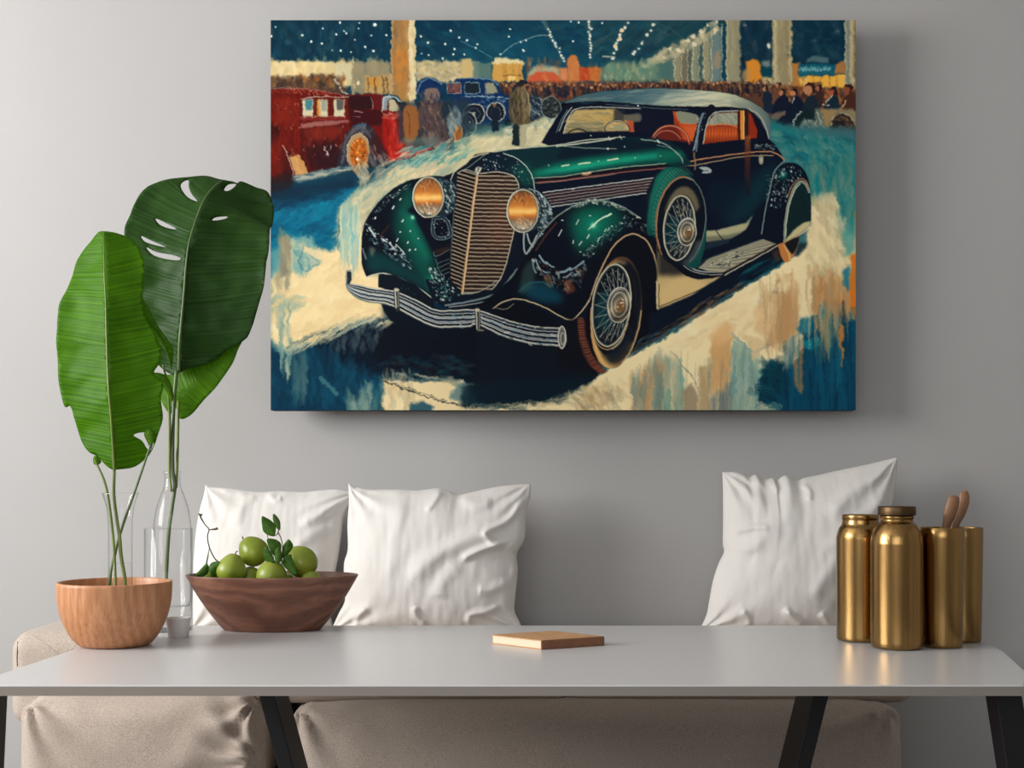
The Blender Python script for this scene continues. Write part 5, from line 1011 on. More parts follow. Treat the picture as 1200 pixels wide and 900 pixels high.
M = {}
M['wall'] = mat('wall_plaster', srgb(180, 179, 178), .85, spec=.2, bump=[(30, .05, .002, (1, 1, 1))], var=(1.2, srgb(184, 182, 181), (1, 1, 1), 3))
M['ceiling'] = mat('ceiling_paint', srgb(215, 213, 210), .9)
M['floor'] = mat('floor_concrete', srgb(118, 114, 110), .6, var=(3, srgb(132, 128, 122), (1, 1, 1), 6))
M['frame'] = mat('window_paint', srgb(225, 225, 222), .5)
M['table'] = mat('satin_white_laminate', srgb(200, 199, 199), .3, spec=.5, bump=[(90, .02, .001, (1, 1, 1))])
M['edge'] = mat('lip_shade_greige', srgb(142, 135, 127), .5)  # darker than the top: shade on the table lip put into the colour
M['black'] = mat('black_steel', srgb(24, 24, 27), .45, spec=.4)
M['linen'] = mat('white_linen', srgb(226, 222, 217), .9, spec=.15, sheen=.25, bump=[(900, .22, .0006, (1, .2, .25)), (900, .2, .0006, (.2, 1, 1.2)), (40, .25, .004, (1, 1, .5))])
M['sofa'] = mat('oatmeal_weave', srgb(198, 184, 172), .95, spec=.1, sheen=.2, var=(420, srgb(172, 157, 144), (1, 1, 1), 2), bump=[(700, .5, .0015, (1, 1, .4)), (60, .2, .004, (1, 1, 1))])
M['seam'] = mat('dark_seam_thread', srgb(74, 66, 60), .9)
M['brass'] = mat('brushed_brass', srgb(168, 134, 84), .24, metal=1, bump=[(14, .12, .002, (30, 30, .3))], var=(6, srgb(150, 116, 70), (20, 20, .3), 2))
M['brass_dark'] = mat('dark_bronze', srgb(96, 76, 54), .45, metal=1, bump=[(14, .1, .002, (30, 30, .3))])
M['ceramic'] = mat('white_ceramic', srgb(236, 233, 230), .4)
M['oak'] = woodmat('warm_beech', srgb(206, 152, 110), srgb(184, 128, 88), srgb(150, 96, 62), 'Y', 20.0, 3.0, .45, (1.0, 1.0, .2))
M['walnut'] = woodmat('walnut', srgb(142, 96, 76), srgb(116, 76, 60), srgb(88, 56, 44), 'X', 8, 16, .42, (.6, 1, 1.5))
M['spoonwood'] = woodmat('spoon_wood', srgb(158, 116, 84), srgb(138, 98, 68), srgb(120, 84, 58), 'Z', 6, 2, .5, (1, 1, .3))
M['bookcover'] = mat('tan_card_cover', srgb(196, 150, 106), .6, var=(40, srgb(184, 138, 94), (1, 1, 1), 4))
M['spine'] = mat('brown_book_spine', srgb(134, 90, 62), .6, var=(60, srgb(120, 78, 52), (1, 1, 1), 4))
M['pages'] = mat('cream_pages', srgb(232, 206, 178), .8, bump=[(60, .4, .001, (.2, .2, 30))])
M['fruit'] = mat('green_skin', srgb(112, 130, 30), .33, var=(9, srgb(148, 158, 52), (1, 1, 1), 5), bump=[(120, .05, .001, (1, 1, 1))])
M['fruit2'] = mat('pale_green_skin', srgb(146, 156, 60), .38, var=(9, srgb(120, 140, 34), (1, 1, 1), 5))
M['twig'] = mat('brown_green_twig', srgb(96, 88, 52), .6, var=(80, srgb(70, 60, 40), (1, 1, 1), 3))
M['stem'] = mat('green_stem', srgb(120, 136, 60), .4, var=(20, srgb(92, 112, 44), (3, 3, .4), 3))
M['stem_dark'] = mat('dark_green_stem', srgb(96, 118, 66), .4, var=(20, srgb(70, 92, 50), (3, 3, .4), 3))
M['leaf_bright'] = leafmat('bright_leaf', srgb(92, 146, 4), srgb(58, 108, 3), 15, .45, .45)
M['leaf_dark'] = leafmat('dark_leaf', srgb(50, 86, 30), srgb(32, 62, 18), 15, .42, .25)
M['leaf_young'] = leafmat('young_leaf', srgb(108, 156, 34), srgb(76, 124, 22), 15, .4, .5)
M['leaf_small'] = leafmat('small_leaf', srgb(84, 122, 44), srgb(56, 92, 30), 15, .4, .3)
M['glass'] = clearmat('clear_glass', (.66, .70, .72, 1), .5, 1.36)
M['water'] = clearmat('water', (.86, .89, .9, 1), .5, 1.2)
M['canvas_edge'] = mat('canvas_side', srgb(24, 40, 48), .8, bump=[(400, .2, .001, (1, 1, 1))])
M['batten'] = mat('pine_batten', srgb(170, 140, 100), .8)

# ---- mesh helpers
def mesh(name, v, f, m, parent=None, smooth=False):
    me = bpy.data.meshes.new(name); me.from_pydata([tuple(p) for p in v], [], f); me.update()
    o = bpy.data.objects.new(name, me); C.objects.link(o)
    me.materials.append(m)
    if smooth: me.polygons.foreach_set('use_smooth', [True]*len(me.polygons))
    if parent is not None:
        o.parent = parent
        T = Vector((0, 0, 0)); pp = parent
        while pp is not None: T += pp.location; pp = pp.parent
        me.vertices.foreach_set('co', [c for p in me.vertices for c in (p.co-T)]); me.update()
    return o
def thing(name, loc, label, cat, group=None):
    o = bpy.data.objects.new(name, None); C.objects.link(o); o.location = loc; o.empty_display_size = .05
    return tag(o, label, cat, group)
def tag(o, label, cat, group=None, kind=None):
    o['label'] = label; o['category'] = cat
    if group: o['group'] = group
    return o
def struct(o): o['kind'] = 'structure'; return o
def base(o, loc):
    # move a lone mesh's origin to its own base
    T = Vector(loc); me = o.data
    me.vertices.foreach_set('co', [c for p in me.vertices for c in (p.co-T)]); me.update(); o.location = T; return o
def boxes(lst):
    v = []; f = []
    for (x0, x1, y0, y1, z0, z1) in lst:
        n = len(v)
        v += [(x0, y0, z0), (x1, y0, z0), (x1, y1, z0), (x0, y1, z0), (x0, y0, z1), (x1, y0, z1), (x1, y1, z1), (x0, y1, z1)]
        f += [tuple(n+i for i in q) for q in ((0, 3, 2, 1), (4, 5, 6, 7), (0, 1, 5, 4), (1, 2, 6, 5), (2, 3, 7, 6), (3, 0, 4, 7))]
    return v, f
def bevel(o, w, seg=3, ang=40):
    b = o.modifiers.new('bevel', 'BEVEL'); b.width = w; b.segments = seg; b.limit_method = 'ANGLE'; b.angle_limit = math.radians(ang); return o
def lathe(prof, cx, cy, n=64, sx=1, sy=1):
    v = []; f = []
    for r, z in prof:
        for k in range(n):
            t = 2*math.pi*k/n; v.append((cx+r*sx*math.cos(t), cy+r*sy*math.sin(t), z))
    for i in range(len(prof)-1):
        for k in range(n):
            a, b = i*n+k, i*n+(k+1) % n
            f.append((a, b, b+n, a+n))
    if prof[0][0] < 1e-5 or prof[-1][0] < 1e-5: pass
    return v, f
def smoothprof(p, m=5):
    q = spl(p, False, m); q[:, 0] = np.maximum(q[:, 0], 0); return [tuple(x) for x in q]
def tube(pts, radii, n=10, m=8, flat=1.0):
    P = spl([tuple(p) for p in pts], False, m) if len(pts) > 2 else np.array([tuple(p) for p in pts], float)
    R = np.interp(np.linspace(0, 1, len(P)), np.linspace(0, 1, len(radii)), radii)
    v = []; f = []; up = Vector((0, -1, 0))
    for i, p in enumerate(P):
        t = Vector(P[min(i+1, len(P)-1)]-P[max(i-1, 0)]).normalized()
        a = t.cross(up)
        if a.length < 1e-3: a = Vector((1, 0, 0))
        a.normalize(); b = a.cross(t).normalized()
        for k in range(n):
            g = 2*math.pi*k/n; v.append(Vector(p)+a*(R[i]*math.cos(g))+b*(R[i]*flat*math.sin(g)))
    for i in range(len(P)-1):
        for k in range(n):
            x, y = i*n+k, i*n+(k+1) % n; f.append((x, y, y+n, x+n))
    f.append(tuple(range(n))[::-1]); f.append(tuple(range(len(v)-n, len(v))))
    return v, f
def join(*vf):
    V = []; Fc = []
    for v, f in vf:
        n = len(V); V += list(v); Fc += [tuple(i+n for i in q) for q in f]
    return V, Fc

# ================================================================ setting
RX = 3.1
mesh_ = lambda n, l, m: struct(mesh(n, *boxes(l), m))
mesh_('floor', [(-RX-.15, RX+.15, -1.75, WALL+.15, -.12, 0)], M['floor'])
mesh_('ceiling', [(-RX-.15, RX+.15, -1.75, WALL+.15, 2.75, 2.87)], M['ceiling'])
mesh_('wall_back', [(-RX-.15, RX+.15, WALL, WALL+.15, 0, 2.75)], M['wall'])
mesh_('wall_right', [(RX, RX+.15, -1.6, WALL, 0, 2.75)], M['wall'])
W1 = (.45, 2.25, .95, 2.35)      # window in the left wall: y0,y1,z0,z1
mesh_('wall_left', [(-RX-.15, -RX, -1.6, W1[0], 0, 2.75), (-RX-.15, -RX, W1[1], WALL, 0, 2.75), (-RX-.15, -RX, W1[0], W1[1], 0, W1[2]), (-RX-.15, -RX, W1[0], W1[1], W1[3], 2.75)], M['wall'])
W2 = (-2.0, .6, .9, 2.3)  # made-up opening behind the camera, added for fill light
mesh_('wall_front', [(-RX-.15, W2[0], -1.75, -1.6, 0, 2.75), (W2[1], RX+.15, -1.75, -1.6, 0, 2.75), (W2[0], W2[1], -1.75, -1.6, 0, W2[2]), (W2[0], W2[1], -1.75, -1.6, W2[3], 2.75)], M['wall'])
y0, y1, z0, z1 = W1; X = -RX-.13
mesh_('window_1', [(X, X+.05, y0, y0+.05, z0, z1), (X, X+.05, y1-.05, y1, z0, z1), (X, X+.05, y0+.05, y1-.05, z0, z0+.05), (X, X+.05, y0+.05, y1-.05, z1-.05, z1)], M['frame'])
x0, x1, z0, z1 = W2
mesh_('added_fill_window', [(x0, x0+.05, -1.73, -1.68, z0, z1), (x1-.05, x1, -1.73, -1.68, z0, z1), (x0+.05, x1-.05, -1.73, -1.68, z0, z0+.05), (x0+.05, x1-.05, -1.73, -1.68, z1-.05, z1)], M['frame'])  # frame round the added fill opening

# ================================================================ the picture on the wall
PD = 3.245; PT = .04
tl = at3(317, 23.5, PD); br = at3(1003, 481, PD)
pic = thing('wall_painting', ((tl.x+br.x)/2, WALL, br.z), 'large unframed canvas painting of a dark green vintage car, hung on the grey wall', 'painting')
bevel(mesh('canvas', *boxes([(tl.x, br.x, PD+.001, PD+PT, br.z, tl.z)]), M['canvas_edge'], pic), .003, 2)
mesh('hanging_batten', *boxes([(tl.x+.2, br.x-.2, PD+PT, WALL, tl.z-.12, tl.z-.06)]), M['batten'], pic)
art = make_picture(3, 1.5)
H, W, _ = art.shape
gx = np.linspace(tl.x+.0006, br.x-.0006, W)-pic.location.x; gz = np.linspace(tl.z-.0006, br.z+.0006, H)-pic.location.z
co = np.zeros((H, W, 3), np.float32); co[..., 0] = gx[None]; co[..., 1] = PD-.0008-WALL; co[..., 2] = gz[:, None]
me = bpy.data.meshes.new('painted_scene'); me.vertices.add(H*W); me.vertices.foreach_set('co', co.ravel())
idx = np.arange(H*W, dtype=np.int32).reshape(H, W)
q = np.stack([idx[:-1, :-1], idx[1:, :-1], idx[1:, 1:], idx[:-1, 1:]], -1).reshape(-1, 4)
me.loops.add(q.size); me.loops.foreach_set('vertex_index', q.ravel())
me.polygons.add(len(q)); me.polygons.foreach_set('loop_start', np.arange(0, q.size, 4, dtype=np.int32))
try: me.polygons.foreach_set('loop_total', np.full(len(q), 4, np.int32))
except Exception: pass
me.update(calc_edges=True)
at_ = me.color_attributes.new('paint', 'FLOAT_COLOR', 'POINT')
lin = np.where(art <= .04045, art/12.92, ((art+.055)/1.055)**2.4)
rgba = np.ones((H*W, 4), np.float32); rgba[:, :3] = lin.reshape(-1, 3); at_.data.foreach_set('color', rgba.ravel())
m = bpy.data.materials.new('oil_paint_on_canvas'); m.use_nodes = True; nt = m.node_tree; b = nt.nodes['Principled BSDF']
ca = nt.nodes.new('ShaderNodeVertexColor'); ca.layer_name = 'paint'; nt.links.new(ca.outputs[0], b.inputs['Base Color'])
b.inputs['Roughness'].default_value = .8; b.inputs['Specular IOR Level'].default_value = .12
me.materials.append(m)
po = bpy.data.objects.new('painted_scene', me); C.objects.link(po); po.parent = pic

# ================================================================ table
tout = [ontable(*p) for p in ((-39, 803), (171, 733), (980, 733), (1060, 737), (1120, 744), (1149, 751), (1166, 757.5), (1178, 765), (1203, 788), (1200, 803))]
tab = thing('dining_table', (0, 2.4, 0), 'long low white table with black splayed legs in front of the beige sofa', 'table')
n = len(tout); v = [(p.x, p.y, TZ) for p in tout]+[(p.x, p.y, TZ-.0165) for p in tout]
f = [tuple(range(n))[::-1], tuple(range(n, 2*n))]+[(i, (i+1) % n, n+(i+1) % n, n+i) for i in range(n)]
o = mesh('tabletop', v, f, M['table'], tab); bm = bmesh.new(); bm.from_mesh(o.data); bmesh.ops.recalc_face_normals(bm, faces=bm.faces); bm.to_mesh(o.data); bm.free(); bevel(o, .0016, 3, 30)
c0 = sum((Vector(p) for p in v[:n]), Vector((0, 0, 0)))/n
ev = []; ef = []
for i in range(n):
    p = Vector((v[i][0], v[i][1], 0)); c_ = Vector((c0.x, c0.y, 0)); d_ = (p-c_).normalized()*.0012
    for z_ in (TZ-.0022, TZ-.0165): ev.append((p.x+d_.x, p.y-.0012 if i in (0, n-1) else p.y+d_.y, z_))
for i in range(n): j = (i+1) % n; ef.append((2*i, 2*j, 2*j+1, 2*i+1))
eb = mesh('shaded_lip', ev, ef, M['edge'], tab); sd_ = eb.modifiers.new('thickness', 'SOLIDIFY'); sd_.thickness = .001; sd_.offset = 0; eb['label'] = 'table lip strip coloured as shaded'  # strip round the table rim, its darker tone stands for shade
def leg(px_top, px_bot, D, w, dep):
    a = at3(px_top, 815, D); b = at3(px_bot, 900, D); s = (b.x-a.x)/(b.z-a.z)
    zt = TZ-.0165; xt = a.x+s*(zt-a.z); xb = a.x+s*(0-a.z)
    v = [(xb, D, 0), (xb+w, D, 0), (xb+w, D+dep, 0), (xb, D+dep, 0), (xt, D, zt), (xt+w, D, zt), (xt+w, D+dep, zt), (xt, D+dep, zt)]
    f = [(0, 3, 2, 1), (4, 5, 6, 7), (0, 1, 5, 4), (1, 2, 6, 5), (2, 3, 7, 6), (3, 0, 4, 7)]
    return bevel(mesh('leg', v, f, M['black'], tab), .002, 2)
leg(303, 326, 2.3, .028, .12); leg(953, 932, 2.3, .028, .12); leg(-36, -40, 2.03, .042, .05); leg(1167, 1180, 2.03, .042, .05)

# ================================================================ sofa
def softbox(x0, x1, y0, y1, z0, z1, r, nx, ny, nz, puff=.0, wr=None, sq=.0):
    cx, cy, cz = (x0+x1)/2, (y0+y1)/2, (z0+z1)/2; hx, hy, hz = (x1-x0)/2, (y1-y0)/2, (z1-z0)/2
    bm = bmesh.new(); v = {}; fs = []
    def P(i, j, k):
        key = (i, j, k)
        if key not in v:
            def ease(t, nn, h):
                u = -1+2*t/nn; return u*h
            p = Vector((ease(i, nx, hx), ease(j, ny, hy), ease(k, nz, hz)))
            u = Vector((p.x/hx, p.y/hy, p.z/hz))
            inner = Vector([max(-h+r, min(h-r, c)) for c, h in zip(p, (hx, hy, hz))]); d = p-inner
            # rounded corner
            q = inner+(d.normalized()*r if d.length > 1e-9 else d)
            on = [abs(abs(u[a])-1) < 1e-6 for a in range(3)]
            pf = puff*(1-u.x**4)*(1-u.y**4) if on[2] else 0
            if on[2]: q.z += math.copysign(pf, u.z)
            if on[1]: q.y += math.copysign(puff*.6*(1-u.x**4)*(1-u.z**2), u.y)
            if on[0]: q.x += math.copysign(puff*.5*(1-u.y**2)*(1-u.z**2), u.x)
            w = Vector((q.x+cx, q.y+cy, q.z+cz))
            if wr: w += wr(w, u)
            v[key] = bm.verts.new(w)
        return v[key]
    for (a, b, c, na, nb) in (('i', 'j', 'k', nx, ny), ('i', 'k', 'j', nx, nz), ('j', 'k', 'i', ny, nz)):
        for side in (0, 1):
            for s in range(na):
                for t in range(nb):
                    def g(s_, t_):
                        d = {a: s_, b: t_, c: side*{'i': nx, 'j': ny, 'k': nz}[c]}; return P(d['i'], d['j'], d['k'])
                    q = [g(s, t), g(s+1, t), g(s+1, t+1), g(s, t+1)]
                    bm.faces.new(q if side else q[::-1])
    bmesh.ops.recalc_face_normals(bm, faces=bm.faces)
    V = [x.co.copy() for x in bm.verts]; bm.verts.index_update(); Fc = [tuple(l.vert.index for l in f.loops) for f in bm.faces]; bm.free(); return V, Fc
def wrinkle(seed, amp, corners):
    def w(p, u):
        d = Vector((0, 0, 0))
        s = noise.fractal(Vector((p.x*5+seed, p.y*5, p.z*5)), 1.0, 2.0, 3)*amp*.6
        for cx_, cz_, sx_ in corners:      # folds that fan out of a corner of the front face
            dx, dz = (p.x-cx_)*sx_, cz_-p.z
            r_ = math.hypot(dx, dz)+1e-5
            an = math.atan2(dz, dx)
            s += amp*1.5*math.sin(an*9+seed+2.5*noise.noise(Vector((p.x*8, p.z*8, seed))))*math.exp(-(r_/.14)**2)*min(1, r_/.03)
        return Vector((0, -s if p.y < 3.0 else s, s*.5))
    return w
SX = lambda px, D: (px-600)*D/F
sofa = thing('sofa', (-.1, 3.08, 0), 'low beige woven sofa against the wall behind the white table', 'sofa')
SF = 2.835
lx0, lx1 = SX(17, SF), SX(306, SF); rx0, rx1 = SX(337, SF), SX(1062, SF)
mesh('seat_cushion', *softbox(lx0, lx1, SF, 3.32, .12, .328, .05, 60, 30, 26, .012, wrinkle(1.3, .007, [(lx0+.02, .33, 1), (lx1-.02, .33, -1), (lx1-.01, .2, -1)])), M['sofa'], sofa, True)
mesh('seat_cushion', *softbox(rx0, rx1, SF, 3.32, .12, .316, .05, 110, 30, 26, .008, wrinkle(4.1, .006, [(rx0+.02, .32, 1), (rx1-.05, .32, -1)])), M['sofa'], sofa, True)
bm0 = SX(667, 2.9)
mesh('back_cushion', *softbox(-.86, bm0-.002, 2.905, 3.335, .31, .437, .03, 60, 20, 10, .004, None), M['sofa'], sofa, True)
mesh('back_cushion', *softbox(bm0+.002, .915, 2.905, 3.335, .31, .437, .03, 60, 20, 10, .004, None), M['sofa'], sofa, True)
ax0, ax1 = SX(13, 2.92), -.875
arm = mesh('arm', *softbox(ax0, ax1, 2.9, 3.2, .26, .469, .038, 40, 30, 20, .008, None), M['sofa'], sofa, True)
zt = .462
def skin(p): return Vector(p)
from mathutils.bvhtree import BVHTree
bvh = BVHTree.FromPolygons([p.co+sofa.location for p in arm.data.vertices], [tuple(p.vertices) for p in arm.data.polygons])
def oncloth(pts):
    o = []
    for px, py in pts:
        hit = bvh.ray_cast(Vector((0, 0, CZ)), (at3(px, py, 1)-Vector((0, 0, CZ))).normalized())[0]
        if hit: o.append(hit)
    return o
mesh('seam', *tube(oncloth([(20.5, 781), (20.2, 772), (20.5, 762), (21, 752), (22, 744), (23, 741)]), [.0014, .0016], 6), M['seam'], arm, True)
mesh('seam', *tube(oncloth([(22, 743), (30, 742), (38, 745), (46, 750), (56, 757), (66, 765), (76, 775)]), [.0015, .0013], 6), M['sofa'], arm, True)
bevel(mesh('base', *boxes([(lx0+.03, rx1-.03, 2.86, 3.33, .05, .125)]), M['sofa'], sofa), .01)
for x in (lx0+.08, rx1-.12):
    for y in (2.9, 3.26): mesh('leg', *boxes([(x, x+.04, y, y+.04, 0, .052)]), M['black'], sofa)

# ================================================================ white pillows
def ridge_field(ridges):
    out = []
    for pts, w, h in ridges: out.append((spl(np.array(pts, float), False, 8) if len(pts) > 2 else np.array(pts, float), w, h))
    def f(px, py):
        s = np.zeros_like(px)
        for q, w, h in out:
            best = np.full_like(px, 1e9); tt = np.zeros_like(px); n = len(q)
            for i in range(n-1):
                A, B = q[i], q[i+1]; d = B-A; L = d@d+1e-9
                t = np.clip(((px-A[0])*d[0]+(py-A[1])*d[1])/L, 0, 1)
                D = np.hypot(px-A[0]-t*d[0], py-A[1]-t*d[1]); k = D < best
                best = np.where(k, D, best); tt = np.where(k, (i+t)/(n-1), tt)
            s += h*np.exp(-(best/w)**2)*np.clip(np.minimum(tt, 1-tt)*6+.15, 0, 1)
        return s
    return f
def pillow(top, right, bottom, left, D, T, lean, ridges, seed, label, amp=.0022):
    nu, nv = 190, 150
    def res(p, n):
        p = spl(np.array(p, float), False, 10); d = np.r_[0, np.cumsum(np.hypot(*np.diff(p, axis=0).T))]; t = np.linspace(0, d[-1], n)
        return np.stack([np.interp(t, d, p[:, 0]), np.interp(t, d, p[:, 1])], 1)
    top, bottom = res(top, nu), res(bottom, nu)          # left -> right
    left, right = res(left, nv), res(right, nv)          # top -> bottom
    u = np.linspace(0, 1, nu)[None, :, None]; v = np.linspace(0, 1, nv)[:, None, None]
    P = (1-v)*top[None]+v*bottom[None]+(1-u)*left[:, None]+u*right[:, None]-((1-u)*(1-v)*top[0]+u*(1-v)*top[-1]+(1-u)*v*bottom[0]+u*v*bottom[-1])
    a = np.abs(2*u[..., 0]-1); b = np.abs(2*v[..., 0]-1)
    prof = np.power(np.clip((1-a**2.6)*(1-b**2.6), 0, 1), .62)
    dz = ridge_field(ridges)(P[..., 0], P[..., 1])
    nz = np.zeros((nv, nu))
    for i in range(nv):
        for j in range(nu):
            x, y = P[i, j]
            nz[i, j] = noise.fractal(Vector((x/60+seed, y/80, seed)), 1.2, 2.0, 3)*.8+.18*noise.noise(Vector((x/16, y/26+seed, 2)))+.22*noise.noise(Vector((x/7, y/30, seed)))+.3*noise.noise(Vector(((x+y*.6)/14, (x-y)/60, seed+3)))
    edge = np.clip(prof*3, 0, 1)
    # puckers running in from the seams
    cor = np.zeros((nv, nu))
    for ca, cb in ((0, 0), (1, 0), (0, 1), (1, 1)):
        dx = np.abs(u[..., 0]-ca); dy = np.abs(v[..., 0]-cb); r = np.hypot(dx, dy)+1e-5; an = np.arctan2(dy+0*dx, dx+0*dy)
        cor += np.sin(an*11+seed*3+ca*2+cb)*np.exp(-(r/.26)**2)*np.clip(r/.05, 0, 1)
    puc = np.sin(v[..., 0]*46+seed+6*nz*.2)*np.exp(-((1-a)/.05)**2)*.5+np.sin(u[..., 0]*60+seed*2+3*nz*.2)*np.exp(-((1-b)/.055)**2)*.6
    front = T*prof+(nz*amp*2.2+cor*.0055+puc*.0045+dz)*edge
    back = -T*.85*prof
    V = []
    for sgn, h in ((0, front), (1, back)):
        zz = CZ-(P[..., 1]-HY)*D/F; xx = (P[..., 0]-600)*D/F
        yy = D-h+lean*(1-v[..., 0])
        V.append(np.stack([xx, yy+0*xx, zz], -1).reshape(-1, 3))
    N = nu*nv; V = np.vstack(V); Fc = []
    edgei = lambda i, j: i in (0, nv-1) or j in (0, nu-1)
    def bk(i, j): return (i*nu+j) if edgei(i, j) else N+i*nu+j
    for i in range(nv-1):
        for j in range(nu-1):
            Fc.append((i*nu+j, (i+1)*nu+j, (i+1)*nu+j+1, i*nu+j+1))
            Fc.append((bk(i, j), bk(i, j+1), bk(i+1, j+1), bk(i+1, j)))
    o = mesh('pillow', V.tolist(), Fc, M['linen'], None, True)
    bm = bmesh.new(); bm.from_mesh(o.data); bmesh.ops.delete(bm, geom=[x for x in bm.verts if not x.link_faces], context='VERTS'); bm.to_mesh(o.data); bm.free()
    z = min(p.co.z for p in o.data.vertices); c = Vector((float(V[:, 0].mean()), float(V[:, 1].mean()), z))
    base(o, c); tag(o, label, 'pillow', 'white pillows leaning on the wall'); return o
Lc = lambda ox, oy, s, *p: [(ox+x/s, oy+y/s) for x, y in p]
p1 = [(233, 568), (240, 571), (260, 572.5), (296, 577), (320, 576), (350, 577), (370, 575), (392, 574), (412, 578)]
pillow(p1, [(412, 578), (409, 588), (400, 606), (397, 630), (394, 655), (388, 690), (386, 715), (392, 741)],
       [(222, 740), (260, 741), (320, 741), (360, 741), (392, 741)], [(233, 568), (231, 582), (227, 600), (224, 626), (223, 660), (224, 700), (222, 741)],
       3.17, .075, .07, [(Lc(200, 540, 5, (560, 190), (600, 230), (640, 215)), 4, .006), (Lc(200, 540, 5, (1040, 200), (900, 290), (760, 380)), 7, .009), (Lc(200, 540, 5, (980, 360), (860, 420), (740, 500)), 8, .006), (Lc(200, 540, 5, (480, 200), (420, 260), (380, 400)), 7, .005), (Lc(200, 540, 5, (900, 560), (800, 600), (720, 660)), 7, .006)],
       2.7, 'white linen pillow behind the bowl of green fruit')
pillow([(404, 566), (411, 571), (418, 572), (432, 574), (462, 574), (487, 575), (510, 572.5), (525, 576), (536, 580), (550, 577.5), (580, 571), (605, 568), (622, 567)],
       [(622, 567), (622, 582), (617, 600), (615, 632), (606, 650), (607, 670), (604, 700), (603, 716), (608, 727), (614, 740)],
       [(387, 741), (420, 741), (500, 741), (570, 741), (614, 740)], [(404, 566), (405, 590), (404, 615), (405, 645), (401, 662), (402, 690), (403, 705), (396, 720), (387, 741)],
       3.15, .08, .07, [(Lc(380, 540, 4, (960, 120), (900, 230), (850, 285), (760, 330), (775, 365), (800, 385), (870, 378)), 4.2, .014), (Lc(380, 540, 4, (850, 395), (780, 400), (700, 430), (648, 460)), 4, .013),
                        (Lc(380, 540, 4, (790, 320), (640, 375), (500, 460), (420, 560)), 10, .012), (Lc(380, 540, 4, (860, 390), (895, 440), (890, 560)), 5, .008), (Lc(380, 540, 4, (640, 470), (560, 560), (540, 640)), 9, .007),
                        (Lc(380, 540, 4, (430, 670), (440, 720), (480, 765)), 4, .009), (Lc(380, 540, 4, (210, 680), (170, 720), (150, 770)), 4, .008), (Lc(380, 540, 4, (830, 675), (760, 700), (690, 715), (680, 760)), 4, .010),
                        (Lc(380, 540, 4, (540, 140), (520, 180), (480, 240)), 4, .007), (Lc(380, 540, 4, (640, 160), (700, 200), (790, 200)), 7, .008), (Lc(380, 540, 4, (870, 560), (780, 600), (720, 600)), 6, .007), (Lc(380, 540, 4, (350, 160), (340, 360), (300, 560)), 8, .004)],
       5.1, 'white creased linen pillow between the fruit bowl and the empty wall')
pillow([(852, 553), (866, 553), (877, 555), (884, 559), (892, 556), (901, 562), (912, 560), (916, 564), (927, 557), (941, 563), (950, 560), (965, 557), (987, 552), (1025, 544), (1050, 538), (1062, 535)],
       [(1062, 535), (1060, 550), (1057, 577), (1051, 597), (1042, 630), (1034, 660), (1022, 690), (1008, 715), (1010, 741)],
       [(818, 741), (840, 741), (900, 741), (975, 741), (1010, 741)], [(852, 553), (852, 577), (851, 615), (850, 638), (851, 648), (844, 662), (837, 682), (832, 705), (828, 722), (818, 741)],
       3.15, .085, .07, [(Lc(640, 540, 4, (1040, 310), (960, 312), (880, 330)), 4, .008), (Lc(640, 540, 4, (850, 420), (960, 400), (1080, 260)), 8, .007), (Lc(640, 540, 4, (900, 690), (930, 730), (940, 768)), 4, .008), (Lc(640, 540, 4, (1090, 680), (1130, 720), (1190, 765)), 4, .008),
                        (Lc(900, 540, 4, (60, 690), (90, 730), (140, 768)), 4, .009), (Lc(900, 540, 4, (220, 700), (260, 750), (300, 780)), 4, .009), (Lc(900, 540, 4, (600, 30), (420, 120), (260, 260)), 9, .009), (Lc(900, 540, 4, (560, 160), (400, 300), (240, 420)), 9, .008), (Lc(900, 540, 4, (330, 420), (250, 520), (170, 640)), 9, .007), (Lc(900, 540, 4, (170, 110), (200, 140), (190, 190)), 4, .006), (Lc(900, 540, 4, (40, 100), (60, 150)), 4, .005), (Lc(640, 540, 4, (1160, 80), (1120, 200), (1060, 400)), 7, .004)],
       8.4, 'white linen pillow behind the brass bottles, at the right')

# ================================================================ wooden bowls
def shell(outer, th, foot=.004):
    # closed bowl profile from the outside outline (r, z from base to rim)
    inner = [(max(r-th, 0), z+(th if i == 0 else 0)) for i, (r, z) in enumerate(outer)]
    return outer, inner
bc = at3(134.5, 700, 2.48); bx, by = bc.x, 2.48
k = 2.48/F
po_ = [(0, .5), (.055, .5), (39.5*k, .5015), (44*k, .5075), (50*k, .520), (56.5*k, .540), (61.5*k, .563), (64.5*k, .590), (65.5*k, .622)]
pi_ = [(65.5*k-.0065, .6222), (64*k-.009, .590), (60*k-.009, .563), (54*k-.009, .540), (44*k-.006, .522), (30*k, .513), (0, .512)]
prof = smoothprof(po_[2:], 6); rim = [(65.5*k-.001, .6235), (65.5*k-.0055, .6235)]
o = mesh('wooden_bowl', *lathe([(0, .5), (.055, .5)]+prof+rim+smoothprof(pi_, 5), bx, by, 96), M['oak'], None, True)
base(o, (bx, by, .5)); tag(o, 'round pale brown wooden bowl with the glass vase of leaves standing in it', 'bowl')
fx, fy = at3(318.5, 700, 2.73).x, 2.735; k2 = 2.73/F
po_ = [(55*k2, .5), (58*k2, .503), (66*k2, .520), (78*k2, .5485), (90*k2, .5815), (101*k2, .6165)]
prof = smoothprof(po_, 5); th = .007
prof2 = [(r-th, z) for r, z in prof[::-1] if z > .508]
o = mesh('wooden_bowl', *lathe([(0, .5), (.05, .5)]+prof+[(101*k2-.001, .6178), (101*k2-.0055, .6178)]+prof2+[(50*k2, .508), (0, .508)], fx, fy, 96, 1, .58), M['walnut'], None, True)
base(o, (fx, fy, .5)); tag(o, 'wide dark walnut bowl with sloping sides, holding green fruit', 'bowl')

